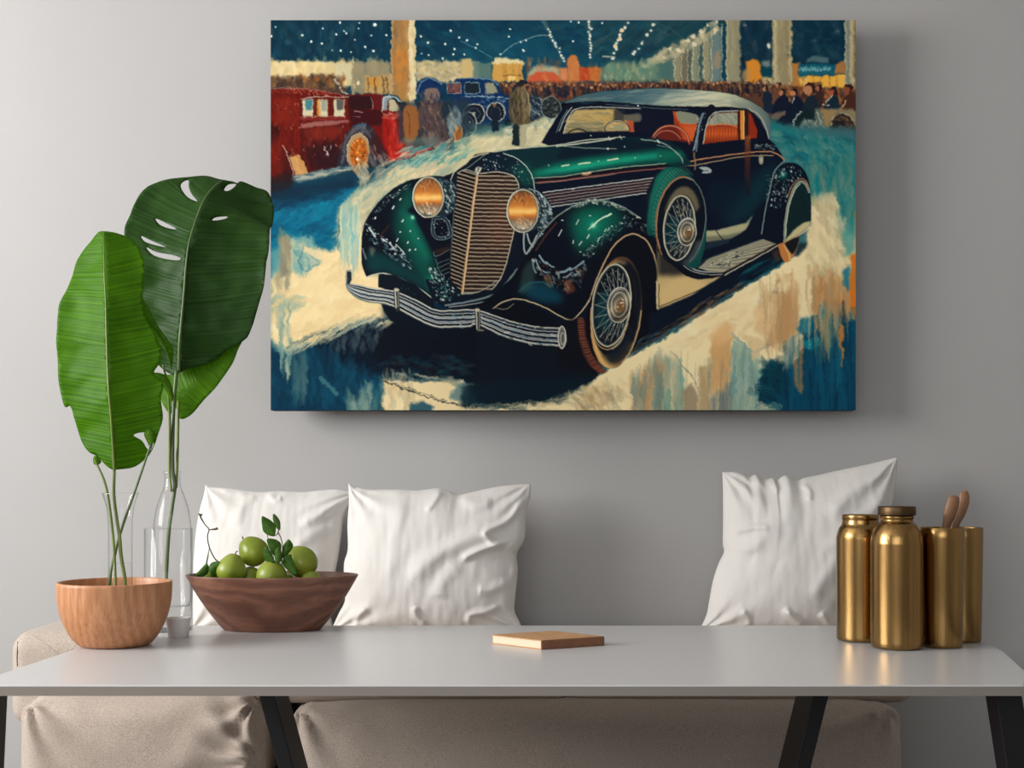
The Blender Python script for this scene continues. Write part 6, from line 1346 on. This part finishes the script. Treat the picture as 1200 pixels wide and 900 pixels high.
# ================================================================ small cup
cx, cy = SX(209, 2.605), 2.605
o = mesh('cup', *lathe([(0, .5), (.0195, .5), (.0205, .5005), (.0235, .527), (.0255, .5385), (.0252, .5397), (.0243, .5397), (.0238, .5385), (.0216, .515), (.019, .506), (0, .505)], cx, cy, 48), M['ceramic'], None, True)
base(o, (cx, cy, .5)); tag(o, 'small plain white ceramic cup in front of the glass bottle', 'cup')

# ================================================================ glass
def glassmesh(name, prof, x, y, m, parent, n=56):
    return mesh(name, *lathe(prof, x, y, n), m, parent, True)
vx, vy = SX(141, 2.50), 2.50; k = 2.5/F
V1 = thing('glass_vase', (vx, vy, .512), 'slim clear glass vase with flared rim, standing inside the pale wooden bowl', 'vase')
vo = [(14.5*k, .5135), (15*k, .52), (14.3*k, .60), (14*k, .68), (14.3*k, .735), (16*k, .765), (21*k, .794)]
pv = smoothprof(vo, 6); pin = [(r-.0014, z) for r, z in pv[::-1] if z > .53]
glassmesh('glass_body', [(0, .5125), (13*k, .5125)]+pv+[(21*k-.0007, .7948)]+pin+[(12.6*k, .53), (0, .53)], vx, vy, M['glass'], V1)
glassmesh('water', [(0, .531), (12.3*k, .531), (12.6*k, .56), (12.2*k, .6570), (12.0*k, .6576), (0, .6572)], vx, vy, M['water'], V1)
gx_, gy_ = SX(202, 2.72), 2.72; k = 2.72/F
V2 = thing('glass_bottle', (gx_, gy_, .503), 'narrow necked clear glass bottle holding the large dark leaf', 'bottle')
bo = [(21*k, .5045), (22.2*k, .51), (22.4*k, .60), (22.4*k, .70), (21.4*k, .733), (18.5*k, .762), (14*k, .787), (10.6*k, .802), (9.4*k, .818), (9.3*k, .832)]
pb = smoothprof(bo, 6); pin = [(r-.0016, z) for r, z in pb[::-1] if z > .556]
glassmesh('glass_body', [(0, .5035), (20*k, .5035)]+pb+[(10.6*k, .833), (10.8*k, .8355), (10.4*k, .838), (9.0*k, .838), (8.2*k, .836)]+pin+[(20*k, .552), (0, .550)], gx_, gy_, M['glass'], V2)
glassmesh('water', [(0, .5525), (19.5*k, .554), (20.6*k, .562), (20.8*k, .7155), (20.6*k, .716), (0, .7162)], gx_, gy_, M['water'], V2)
tx_, ty_ = SX(197.5, 2.72), 2.72
o = glassmesh('glass_tumbler', [(0, .5), (26.5*k, .5), (27.8*k, .5015), (28.0*k, .51), (28.0*k, .7165), (27.6*k, .7172), (27.2*k, .7165), (27.1*k, .51), (26*k, .503), (0, .5028)], tx_, ty_, M['glass'], None)
base(o, (tx_, ty_, .5)); tag(o, 'wide straight clear glass tumbler around the foot of the glass bottle', 'glass')

# ================================================================ leaves
def seglen(q): return np.r_[0, np.cumsum(np.hypot(*np.diff(q, axis=0).T))]
def blade(name, outline, rib, holes, D, m, parent, fold=.35, bend=None, wave=.004, step=4.0, seed=0, thick=.0006, smooth=True, rise=.0, cup=0.0, mpx=8):
    out = spl(np.array(outline, float), True, 5) if smooth else np.array(outline, float)
    rb = spl(np.array(rib, float), False, 12); sl = seglen(rb)
    rng = np.random.RandomState(seed)
    pts = [tuple(p) for p in out]; n = len(pts); edges = [(i, (i+1) % n) for i in range(n)]
    hol = [spl(np.array(h, float), True, 4) for h in holes]
    for h in hol:
        s0 = len(pts); pts += [tuple(p) for p in h]; edges += [(s0+i, s0+(i+1) % len(h)) for i in range(len(h))]
    s0 = len(pts); inr = [tuple(p) for p in rb[1:-1] if inside(out, p[0], p[1])]; pts += inr; edges += [(s0+i, s0+i+1) for i in range(len(inr)-1)]
    x0, y0 = out.min(0); x1, y1 = out.max(0)
    allb = np.vstack([out]+hol+[rb])
    yy = y0
    while yy < y1:
        xx = x0+(step/2 if int((yy-y0)/step) % 2 else 0)
        while xx < x1:
            if inside(out, xx, yy) and not any(inside(h, xx, yy) for h in hol) and np.min(np.hypot(allb[:, 0]-xx, allb[:, 1]-yy)) > step*.45: pts.append((xx, yy))
            xx += step
        yy += step*.866
    vs, es, fs, *_ = delaunay_2d_cdt([Vector(p) for p in pts], edges, [], 0, 1e-4)
    keep = []
    for f in fs:
        c = sum((vs[i] for i in f), Vector((0, 0)))/len(f)
        if inside(out, c.x, c.y) and not any(inside(h, c.x, c.y) for h in hol): keep.append(tuple(f))
    P = np.array([(p.x, p.y) for p in vs])
    best = np.full(len(P), 1e9); tt = np.zeros(len(P)); sg = np.zeros(len(P))
    for i in range(len(rb)-1):
        A, B = rb[i], rb[i+1]; d = B-A; L = d@d+1e-9
        t = np.clip(((P[:, 0]-A[0])*d[0]+(P[:, 1]-A[1])*d[1])/L, 0, 1)
        q = np.hypot(P[:, 0]-A[0]-t*d[0], P[:, 1]-A[1]-t*d[1]); kk = q < best
        cr = d[0]*(P[:, 1]-A[1])-d[1]*(P[:, 0]-A[0])
        best = np.where(kk, q, best); tt = np.where(kk, sl[i]+t*(sl[i+1]-sl[i]), tt); sg = np.where(kk, np.sign(cr), sg)
    T = tt/sl[-1]; s = best*D/F
    y = D+np.abs(fold)*s*np.exp(-(s/.12)**2*.6)-cup*s*s
    if bend: y = y+np.interp(T, [b_[0] for b_ in bend], [b_[1] for b_ in bend])
    wv = np.array([math.sin((t_*sl[-1]-.35*b_)/mpx*1.0+s_*1.3+seed)*.5+noise.noise(Vector((p[0]/22, p[1]/14, seed))) for t_, b_, s_, p in zip(T, best, sg, P)])
    y = y+wave*wv*np.clip(s/.03, 0, 1)
    V = [((px-600)*D/F, yv, CZ-(py-HY)*D/F) for (px, py), yv in zip(P, y)]
    o = mesh(name, V, keep, m, parent, True)
    a = o.data.attributes.new('vein', 'FLOAT', 'POINT'); a.data.foreach_set('value', ((tt*1.0+.22*best)*.02+sg*7).astype(np.float32))
    bm = bmesh.new(); bm.from_mesh(o.data); bmesh.ops.recalc_face_normals(bm, faces=bm.faces)
    bm.faces.ensure_lookup_table()
    if sum(f_.normal.y for f_ in bm.faces) > 0: bmesh.ops.reverse_faces(bm, faces=bm.faces)
    bmesh.ops.delete(bm, geom=[x for x in bm.verts if not x.link_faces], context='VERTS'); bm.to_mesh(o.data); bm.free()
    sd = o.modifiers.new('thickness', 'SOLIDIFY'); sd.thickness = thick; sd.offset = 0
    def ribpt(t):
        p = rb[int(t*(len(rb)-1))]; yv = D+(np.interp(t, [b_[0] for b_ in bend], [b_[1] for b_ in bend]) if bend else 0)
        return Vector(((p[0]-600)*D/F, yv-.0012, CZ-(p[1]-HY)*D/F))
    return o, [ribpt(t) for t in np.linspace(0, 1, 12)]

LD = 2.50
L1 = thing('leaf_cutting', (vx, vy, .53), 'bright green banana leaf on a long stem in the flared vase', 'leaf')
o1 = [(112, 265), (104, 266), (94, 276), (81, 292), (75, 307), (70, 330), (61, 355), (60, 380), (60.5, 405), (64, 442), (69, 467), (72.5, 476.5), (79, 476), (84, 492), (90, 515), (100, 529), (112, 535), (122, 545), (131, 550), (140, 550), (155, 547), (167, 537), (174, 527), (181, 511), (187, 490), (186, 467), (189, 452), (184, 443), (177, 436), (183, 424), (185, 408), (178, 392), (167, 370), (162, 345), (161, 320), (159, 300), (150, 282), (140, 272), (125, 266)]
r1 = [(112, 266), (118, 300), (124, 345), (127, 400), (130, 440), (133, 500), (134, 552)]
ob, rp = blade('leaf_blade', o1, r1, [[(155, 510), (163, 506.5), (171, 508), (176, 519), (172, 527), (168, 525), (163, 516)]], LD, M['leaf_bright'], L1, .55, [(0, .05), (.3, .0), (.7, -.02), (1, 0)], .0035, 4, 3)
mesh('midrib', *tube(rp, [.0008, .0014, .002, .0026], 8), M['stem'], L1, True)
S1 = [at3(134, 550, LD), at3(133.5, 580, LD), at3(137, 610, LD), at3(140, 628, LD-.004), at3(142, 652, LD-.004), at3(146.5, 680, LD-.006), at3(147.5, 708, LD-.004)]
mesh('stem', *tube(S1, [.0030, .0034, .0036, .0036], 10), M['stem'], L1, True)
L2 = thing('leaf_cutting', (vx-.002, vy+.004, .53), 'thin green stem in the flared vase, leaning right to a small curled tip', 'leaf stem')
S2 = [at3(177, 520, LD+.012), at3(172, 535, LD+.01), at3(158, 576, LD+.008), at3(148, 604, LD+.008), at3(140, 628, LD+.008), at3(134, 652, LD+.008), at3(128.5, 680, LD+.006), at3(127, 704, LD+.004)]
mesh('stem', *tube(S2, [.0018, .0026, .0032, .0036], 10), M['stem_dark'], L2, True)
blade('leaf_tip', [(177, 526), (172, 518), (168, 509), (172, 503), (178, 504), (180, 512)], [(177, 524), (174, 505)], [], LD+.012, M['leaf_young'], L2, .5, None, .001, 2.5, 5, .0006)
L3 = thing('leaf_cutting', (vx-.006, vy-.01, .53), 'short green stem at the left of the flared vase with a tiny torn leaf end', 'leaf stem')
S3 = [at3(111, 539, LD-.012), at3(117, 551, LD-.012), at3(122, 563, LD-.012), at3(126.3, 580, LD-.010), at3(131, 615, LD-.010), at3(134, 650, LD-.010), at3(136, 705, LD-.010)]
mesh('stem', *tube(S3, [.0016, .0024, .0028, .0028], 10), M['stem'], L3, True)
blade('leaf_tip', [(113, 534), (109, 536), (109, 543), (114, 545), (118, 541)], [(112, 534), (114, 545)], [], LD-.012, M['leaf_young'], L3, .5, None, .0, 2.5, 6, .0006)

BD = 2.72
L4 = thing('leaf_cutting', (gx_, gy_, .56), 'huge dark green split leaf on a long stem in the glass bottle', 'leaf')
o4 = [(231, 194), (215, 195), (190, 199), (172, 205), (160, 212), (150, 227), (145, 245), (141, 262), (141, 278), (146, 305), (149, 340), (155, 380), (166, 408), (182, 428), (198, 438), (207, 436), (215, 432), (240, 424), (264, 407), (282, 398), (291, 385), (305, 340), (310, 305), (311, 280), (309.5, 255), (309, 232), (302, 211), (287, 205), (271, 199), (266, 201.5), (260, 200), (247, 198.5)]
r4 = [(250, 200), (235, 227), (225, 267), (219, 305), (215, 355), (210, 405), (207, 436)]
h4 = [[(205, 201.5), (209.5, 201), (211, 210), (216, 220), (224, 229.5), (212, 224), (204, 215), (201, 207)],
      [(252, 212), (256, 204.5), (264.5, 203), (262, 207), (256, 212.5)],
      [(175, 251), (185, 255), (202, 265), (190, 263), (180, 258)],
      [(160, 273), (170, 277.5), (182, 283), (191, 287.5), (178, 284.5), (165, 280)],
      [(167, 287), (180, 293), (200, 297.5), (211, 302), (207, 304.5), (190, 301.5), (175, 296)],
      [(243, 253), (247, 249), (259, 247), (257, 250), (247, 253)]]
ob, rp = blade('leaf_blade', o4, r4, h4, BD, M['leaf_dark'], L4, .42, [(0, .09), (.12, .05), (.4, .0), (.8, .0), (1, .02)], .0045, 4.5, 9)
mesh('midrib', *tube([p+Vector((0, -.001, 0)) for p in rp], [.001, .0018, .0028, .0036], 8), M['stem_dark'], L4, True)
S4 = [at3(207, 434, BD+.012), at3(204, 470, BD+.004), at3(202.5, 510, BD), at3(202.5, 550, BD), at3(205, 570, BD), at3(202, 592, BD), at3(198, 622, BD), at3(195.5, 660, BD), at3(194, 700, BD)]
mesh('stem', *tube(S4, [.0042, .0040, .0038, .0042, .0042], 12), M['stem_dark'], L4, True)
L5 = thing('leaf_cutting', (gx_+.006, gy_+.012, .56), 'lighter green leaf drooping below and behind the huge dark leaf in the bottle', 'leaf')
o5 = [(204, 438), (215, 431), (240, 422), (265, 404), (285, 393), (291, 396), (287, 396), (280, 408), (272, 427), (255, 452), (237, 470), (225, 484), (215, 490.5), (209, 489), (205, 476), (199, 485), (188, 470), (184, 452), (186, 440)]
blade('leaf_blade', o5, [(287, 396), (262, 425), (235, 445), (212, 462), (205, 476)], [], BD+.055, M['leaf_young'], L5, .25, [(0, .0), (.5, -.01), (1, 0)], .003, 4, 12)
mesh('stem', *tube([at3(209, 470, BD+.048), at3(208.5, 500, BD+.03), at3(208, 530, BD+.008), at3(207.4, 552, BD+.002), at3(206.5, 572, BD+.006)], [.0034, .0032, .003, .003], 10), M['stem'], L5, True)
L6 = thing('leaf_cutting', (gx_-.008, gy_+.002, .7), 'small curled young green leaf between the two big leaves', 'leaf')
o6 = [(154, 328), (151, 342), (153, 360), (157, 376), (170, 391), (183, 402), (189, 414), (191, 430), (195, 414), (195, 404), (190, 394), (180, 378), (171, 360), (163, 345)]
blade('leaf_blade', o6, [(154, 330), (160, 355), (172, 378), (186, 398), (192, 428)], [], BD-.12, M['leaf_young'], L6, .7, [(0, .0), (.6, .02), (1, .06)], .001, 3, 15)
blade('leaf_blade', [(160, 436), (166, 434), (178, 436), (190, 438), (198, 447), (203, 462), (200, 470), (192, 455), (182, 446), (170, 442), (163, 446), (160, 442)], [(162, 440), (180, 440), (200, 462)], [], BD-.06, M['leaf_young'], L6, .6, None, .001, 3, 16)
mesh('stem', *tube([at3(191, 428, BD-.065), at3(196, 450, BD-.035), at3(198.5, 480, BD-.012), at3(198.8, 520, BD-.004), at3(198.6, 552, BD-.003), at3(201, 576, BD-.006)], [.0022, .0028, .0028, .0028], 10), M['stem'], L6, True)

# ================================================================ fruit and sprigs
def fruit(px, py, rpx, D, tilt, label, pear=.2, m='fruit', stalk=True, rz=0, el=1.04):
    c = at3(px, py, D); r = rpx*D/F
    V = []; Fc = []; nu, nv = 40, 26
    R = Vector((math.sin(tilt)*math.cos(rz), -math.sin(tilt)*math.sin(rz), math.cos(tilt))).normalized(); q = Vector((0, 0, 1)).rotation_difference(R)
    prof = []
    for i in range(nv+1):
        t = math.pi*i/nv; z = -math.cos(t); rr = math.sin(t)
        rr *= 1-pear*z+(-.05*z*z); zz = z*el-(.10*math.exp(-(rr/.22)**2) if z > 0 else -.06*math.exp(-(rr/.2)**2))
        for k in range(nu):
            g = 2*math.pi*k/nu; lob = 1+.02*math.cos(3*g)+.012*math.cos(5*g+1)
            p = Vector((rr*lob*math.cos(g), rr*lob*math.sin(g), zz))*r; V.append(c+q@p)
    for i in range(nv):
        for k in range(nu):
            a, b = i*nu+k, i*nu+(k+1) % nu; Fc.append((a, b, b+nu, a+nu))
    T = thing('green_fruit', (c.x, c.y, c.z-r), label, 'fruit', 'green fruit in the walnut bowl')
    mesh('skin', V, Fc, M[m], T, True)
    if stalk: mesh('stalk', *tube([c+q@Vector((0, 0, .88*r)), c+q@Vector((.02*r, 0, 1.12*r)), c+q@Vector((.1*r, 0, 1.22*r))], [.0016, .0012, .0015], 8), M['twig'], T, True)
    return T
FD = 2.73
fruit(296.5, 645.5, 17, FD+.012, -.7, 'round green fruit on top of the pile, left of the upright leafy sprig', .16, el=1.1)
fruit(271.5, 665.5, 17.0, FD-.035, .25, 'yellow-green fruit at the front left of the walnut bowl', .24, 'fruit2', el=1.06)
fruit(318, 674, 17.5, FD-.05, .05, 'green fruit in the middle front of the walnut bowl, below the sprig leaves', .05, 'fruit2')
fruit(352.5, 658, 18, FD-.005, -.9, 'big green fruit at the right end of the walnut bowl', .1, el=1.14)
fruit(293, 678, 14, FD+.0, .3, 'green fruit half hidden between the front left and middle fruit', .05)
fruit(364, 681, 12.5, FD-.02, .3, 'small green fruit peeping out at the far right of the bowl', .05, 'fruit2', False)
fruit(246, 674, 10.5, FD-.0, .3, 'small pale green fruit at the far left of the bowl, under the bent twig', .05, 'fruit2', False)
fruit(334, 684, 13, FD+.035, .3, 'green fruit low at the back of the bowl, behind the sprig', .05, 'fruit', False)
def K7(*p): return [(200+x/5, 540+y/5) for x, y in p]
def sprig(loc, label, leaves, stems):
    T = thing('leafy_sprig', loc, label, 'sprig')
    for i, (out, rib, D) in enumerate(leaves): blade('leaf', K7(*out), K7(*rib), [], D, M['leaf_small'], T, .45, None, .0008, 2.2, i+20, .0005)
    for i, (pts, D, r) in enumerate(stems):
        mesh('twig', *tube([at3(x, y, D+dy) for (x, y), dy in zip(K7(*pts), np.linspace(0, .0, len(pts)))], r, 8), M['twig'], T, True)
    return T
sD = FD-.055
sprig(at3(330, 676, sD-.0), 'upright sprig of small green leaves standing among the fruit', [
    ([(533, 328), (560, 335), (590, 355), (612, 385), (613, 425), (605, 443), (570, 436), (545, 420), (535, 395)], [(536, 335), (570, 385), (606, 438)], sD),
    ([(602, 310), (625, 330), (640, 360), (641, 405), (625, 400), (607, 375), (598, 340)], [(603, 315), (620, 355), (636, 400)], sD+.004),
    ([(565, 458), (600, 458), (630, 472), (645, 495), (643, 540), (632, 580), (605, 560), (580, 525), (567, 490)], [(568, 462), (605, 510), (632, 578)], sD-.006),
    ([(692, 460), (714, 492), (708, 520), (685, 548), (658, 570), (650, 545), (655, 505), (670, 480)], [(692, 464), (678, 510), (656, 566)], sD),
    ([(560, 500), (545, 515), (541, 550), (555, 588), (585, 600), (608, 592), (600, 560), (580, 525)], [(560, 505), (572, 550), (602, 590)], sD-.012),
    ([(612, 520), (640, 510), (650, 550), (645, 590), (620, 600), (608, 570)], [(630, 515), (630, 555), (628, 596)], sD-.014),
    ([(665, 560), (700, 548), (712, 575), (745, 660), (720, 672), (680, 640), (652, 605)], [(670, 565), (700, 610), (730, 665)], sD-.008)],
    [([(565, 432), (568, 445), (572, 462)], sD, [.0007, .0007]), ([(612, 440), (628, 425), (632, 405)], sD, [.0009, .0014, .001]), ([(626, 415), (645, 450), (655, 500), (652, 570), (648, 660)], sD, [.0012, .001, .0012]), ([(655, 560), (600, 595), (570, 600)], sD, [.001, .0008])])
tD = FD-.03
sprig(at3(238, 678, tD), 'bare bent twig with low green leaves at the left end of the walnut bowl', [
    ([(143, 672), (165, 645), (190, 618), (210, 600), (221, 615), (222, 640), (208, 668), (180, 680)], [(146, 672), (185, 645), (218, 606)], tD-.02),
    ([(222, 640), (226, 610), (245, 595), (275, 590), (297, 600), (280, 625), (268, 650), (262, 676), (240, 676)], [(225, 672), (250, 630), (292, 602)], tD-.024),
    ([(206, 602), (212, 570), (226, 512), (228, 515), (218, 575), (214, 602)], [(226, 515), (210, 602)], tD-.018)],
    [([(172, 312), (178, 335), (200, 372), (224, 402), (216, 440), (222, 490), (240, 540), (265, 580), (300, 602)], tD-.012, [.0024, .0012, .0013, .0013, .0014]), ([(222, 404), (245, 402), (262, 400), (276, 396)], tD-.012, [.0012, .0016, .0022, .0026]), ([(226, 512), (218, 570), (208, 605)], tD-.012, [.0006, .0009]), ([(164, 310), (175, 318), (186, 312)], tD-.012, [.0016, .0026, .0014])])

# ================================================================ book
A0, Lf, Rt = Vector((.055, 2.412, TZ)), Vector((-.041, 2.50, TZ)), Vector((.178, 2.475, TZ))
bk = thing('book', ((A0+Lf+Rt)/3), 'small thin book with tan cover lying flat on the white table', 'book')
def slab(name, s0, s1, t0, t1, z0, z1, m, bev=.0006):
    g = lambda s, t, z: tuple(A0+(Rt-A0)*s+(Lf-A0)*t+Vector((0, 0, z)))
    v = [g(s0, t0, z0), g(s1, t0, z0), g(s1, t1, z0), g(s0, t1, z0), g(s0, t0, z1), g(s1, t0, z1), g(s1, t1, z1), g(s0, t1, z1)]
    o = mesh(name, v, [(0, 3, 2, 1), (4, 5, 6, 7), (0, 1, 5, 4), (1, 2, 6, 5), (2, 3, 7, 6), (3, 0, 4, 7)], m, bk); bevel(o, bev, 2); return o
slab('page_block', .015, .975, .02, .985, .0015, .0163, M['pages'])
slab('cover', 0, 1, 0, 1, .0163, .0180, M['bookcover']); slab('cover', 0, 1, 0, 1, 0, .0015, M['bookcover'])
slab('spine', .0, 1.0, -.012, .014, .0, .0178, M['spine'], .003)

# ================================================================ brass ware
def canister(px, D, prof, closed=True):
    k = D/F; x = (px-600)*k
    return x, [(r*k, CZ-(y-HY)*k if y is not None else TZ) for r, y in prof]
def bottom_fix(p): # clamp the base on the table
    z0 = p[0][1]; return [(r, TZ+(z-z0)*(1)) for r, z in p]
# flat lidded jar, back left
D1 = 2.552; k = D1/F; x1_ = SX(1008.3, D1)
zz = lambda y, D: CZ-(y-HY)*D/F
J = thing('brass_canister', (x1_, D1, TZ), 'brass canister with a thin flat lid, beside the linen pillow, leftmost of the brass ware', 'canister')
pr = [(0, TZ), (23*k, TZ), (26*k, TZ+.0015), (27.2*k, TZ+.006), (27.3*k, TZ+.03), (27.6*k, zz(640, D1)), (27.2*k, zz(628, D1)), (24.5*k, zz(619, D1)), (21.6*k, zz(615, D1)), (20.8*k, zz(610, D1)), (20.8*k, zz(607, D1)), (0, zz(607, D1))]
bevel(mesh('body', *lathe([pr[0], pr[1]]+smoothprof(pr[2:-2], 5)+pr[-2:], x1_, D1, 80), M['brass'], J, True), .0005)
mesh('lid', *lathe([(0, zz(609.5, D1)), (20.6*k, zz(609.5, D1)), (21.2*k, zz(609, D1)), (21.2*k, zz(604, D1)), (20.6*k, zz(602.8, D1)), (0, zz(602.6, D1))], x1_, D1, 80), M['brass'], J, True)
D2 = 2.44; k = D2/F; x2_ = SX(1051, D2)
J = thing('brass_bottle', (x2_, D2, TZ), 'wide brass bottle with a dark bronze screw cap, nearest to the camera', 'bottle')
pr = [(0, TZ), (25*k, TZ), (28.4*k, TZ+.002), (29.6*k, TZ+.008), (29.9*k, TZ+.03), (30.0*k, zz(650, D2)), (29.8*k, zz(634, D2)), (27.5*k, zz(623, D2)), (23*k, zz(615, D2)), (19.2*k, zz(611.5, D2)), (18.2*k, zz(609, D2)), (19.4*k, zz(606.5, D2)), (19.4*k, zz(604, D2)), (0, zz(604, D2))]
mesh('body', *lathe([pr[0], pr[1]]+smoothprof(pr[2:-2], 5)+pr[-2:], x2_, D2, 80), M['brass'], J, True)
mesh('cap', *lathe([(0, zz(603.5, D2)), (21.4*k, zz(603.5, D2)), (21.6*k, zz(603, D2)), (21.6*k, zz(594.5, D2)), (21.0*k, zz(593.4, D2)), (0, zz(593.2, D2))], x2_, D2, 80), M['brass_dark'], J, True)
def beaker(px, D, rt, rb, ytop, label):
    k = D/F; x = SX(px, D); zt = zz(ytop, D)
    o = mesh('brass_beaker', *lathe([(0, TZ), ((rb-2.5)*k, TZ), ((rb-.6)*k, TZ+.0012), (rb*k, TZ+.006), ((rb*.6+rt*.4)*k, TZ+.08), (rt*k, zt-.02), (rt*k, zt-.0008), (rt*k-.0006, zt), (rt*k-.0014, zt), (rt*k-.002, zt-.001), (rb*k-.0025, TZ+.008), (0, TZ+.004)], x, D, 80), M['brass'], None, True)
    base(o, (x, D, TZ)); tag(o, label, 'beaker', 'tall brass beakers'); return x, zt
tx1, tz1 = beaker(1104, 2.458, 25.3, 23.0, 618, 'tall open brass beaker holding wooden utensils, right of the brass bottle')
tx2, tz2 = beaker(1127.6, 2.54, 23.4, 21.6, 618, 'tall open brass beaker standing behind the one with wooden utensils, farthest right')
def utensil(pts, radii, D0, D1_, label):
    P_ = [at3(x, y, D0+(D1_-D0)*i/(len(pts)-1)) for i, (x, y) in enumerate(pts)]
    o = mesh('wooden_spoon', *tube(P_, radii, 16, 8, .62), M['spoonwood'], None, True)
    base(o, P_[-1]); tag(o, label, 'utensil', 'wooden utensils in the brass beaker'); return o
utensil([(1118.5, 580.5), (1118, 583), (1116, 592), (1112.5, 604), (1109, 617), (1103, 650), (1095, 750)], [.0015, .0098, .0122, .0128, .0122, .009, .007, .006, .005], 2.448, 2.452, 'paler wooden spoon handle leaning left in the brass beaker')
utensil([(1128.6, 575.5), (1129.5, 578), (1129.4, 588), (1125.5, 602), (1120, 617), (1112, 655), (1104, 750)], [.0015, .0084, .0106, .0106, .0095, .007, .006, .005, .005], 2.474, 2.466, 'darker wooden spoon handle leaning right in the brass beaker')

# ================================================================ light and camera
def area(name, loc, rot, sx, sy, power, col):
    l = bpy.data.lights.new(name, 'AREA'); l.shape = 'RECTANGLE'; l.size = sx; l.size_y = sy; l.energy = power; l.color = col
    o = bpy.data.objects.new(name, l); C.objects.link(o); o.location = loc; o.rotation_euler = rot; return o
R = math.radians
area('daylight_left_window', (-RX-.04, (W1[0]+W1[1])/2, (W1[2]+W1[3])/2), (0, R(-90), 0), W1[3]-W1[2]-.06, W1[1]-W1[0]-.06, 145, (1, .985, .965))
area('added_front_fill', ((W2[0]+W2[1])/2, -1.64, (W2[2]+W2[3])/2), (R(90), 0, 0), W2[1]-W2[0]-.06, W2[3]-W2[2]-.06, 25, (.98, .99, 1))  # added lamp: front fill through the made-up opening
w = bpy.data.worlds.new('World'); bpy.context.scene.world = w; w.use_nodes = True
w.node_tree.nodes['Background'].inputs[0].default_value = (.75, .85, 1, 1); w.node_tree.nodes['Background'].inputs[1].default_value = .8
cam = bpy.data.cameras.new('camera'); cam.sensor_width = 36; cam.lens = 45; cam.shift_y = 110/1200; cam.clip_start = .05
co_ = bpy.data.objects.new('camera', cam); C.objects.link(co_); co_.location = (0, 0, CZ); co_.rotation_euler = (R(90), 0, 0)
sc = bpy.context.scene; sc.camera = co_
sc.view_settings.view_transform = 'Standard'; sc.view_settings.look = 'None'; sc.view_settings.gamma = 1; sc.view_settings.use_curve_mapping = False
sc.view_settings.exposure = 0.0
try:
    sc.cycles.max_bounces = 10; sc.cycles.transparent_max_bounces = 24; sc.cycles.caustics_reflective = False; sc.cycles.caustics_refractive = False
except Exception: pass
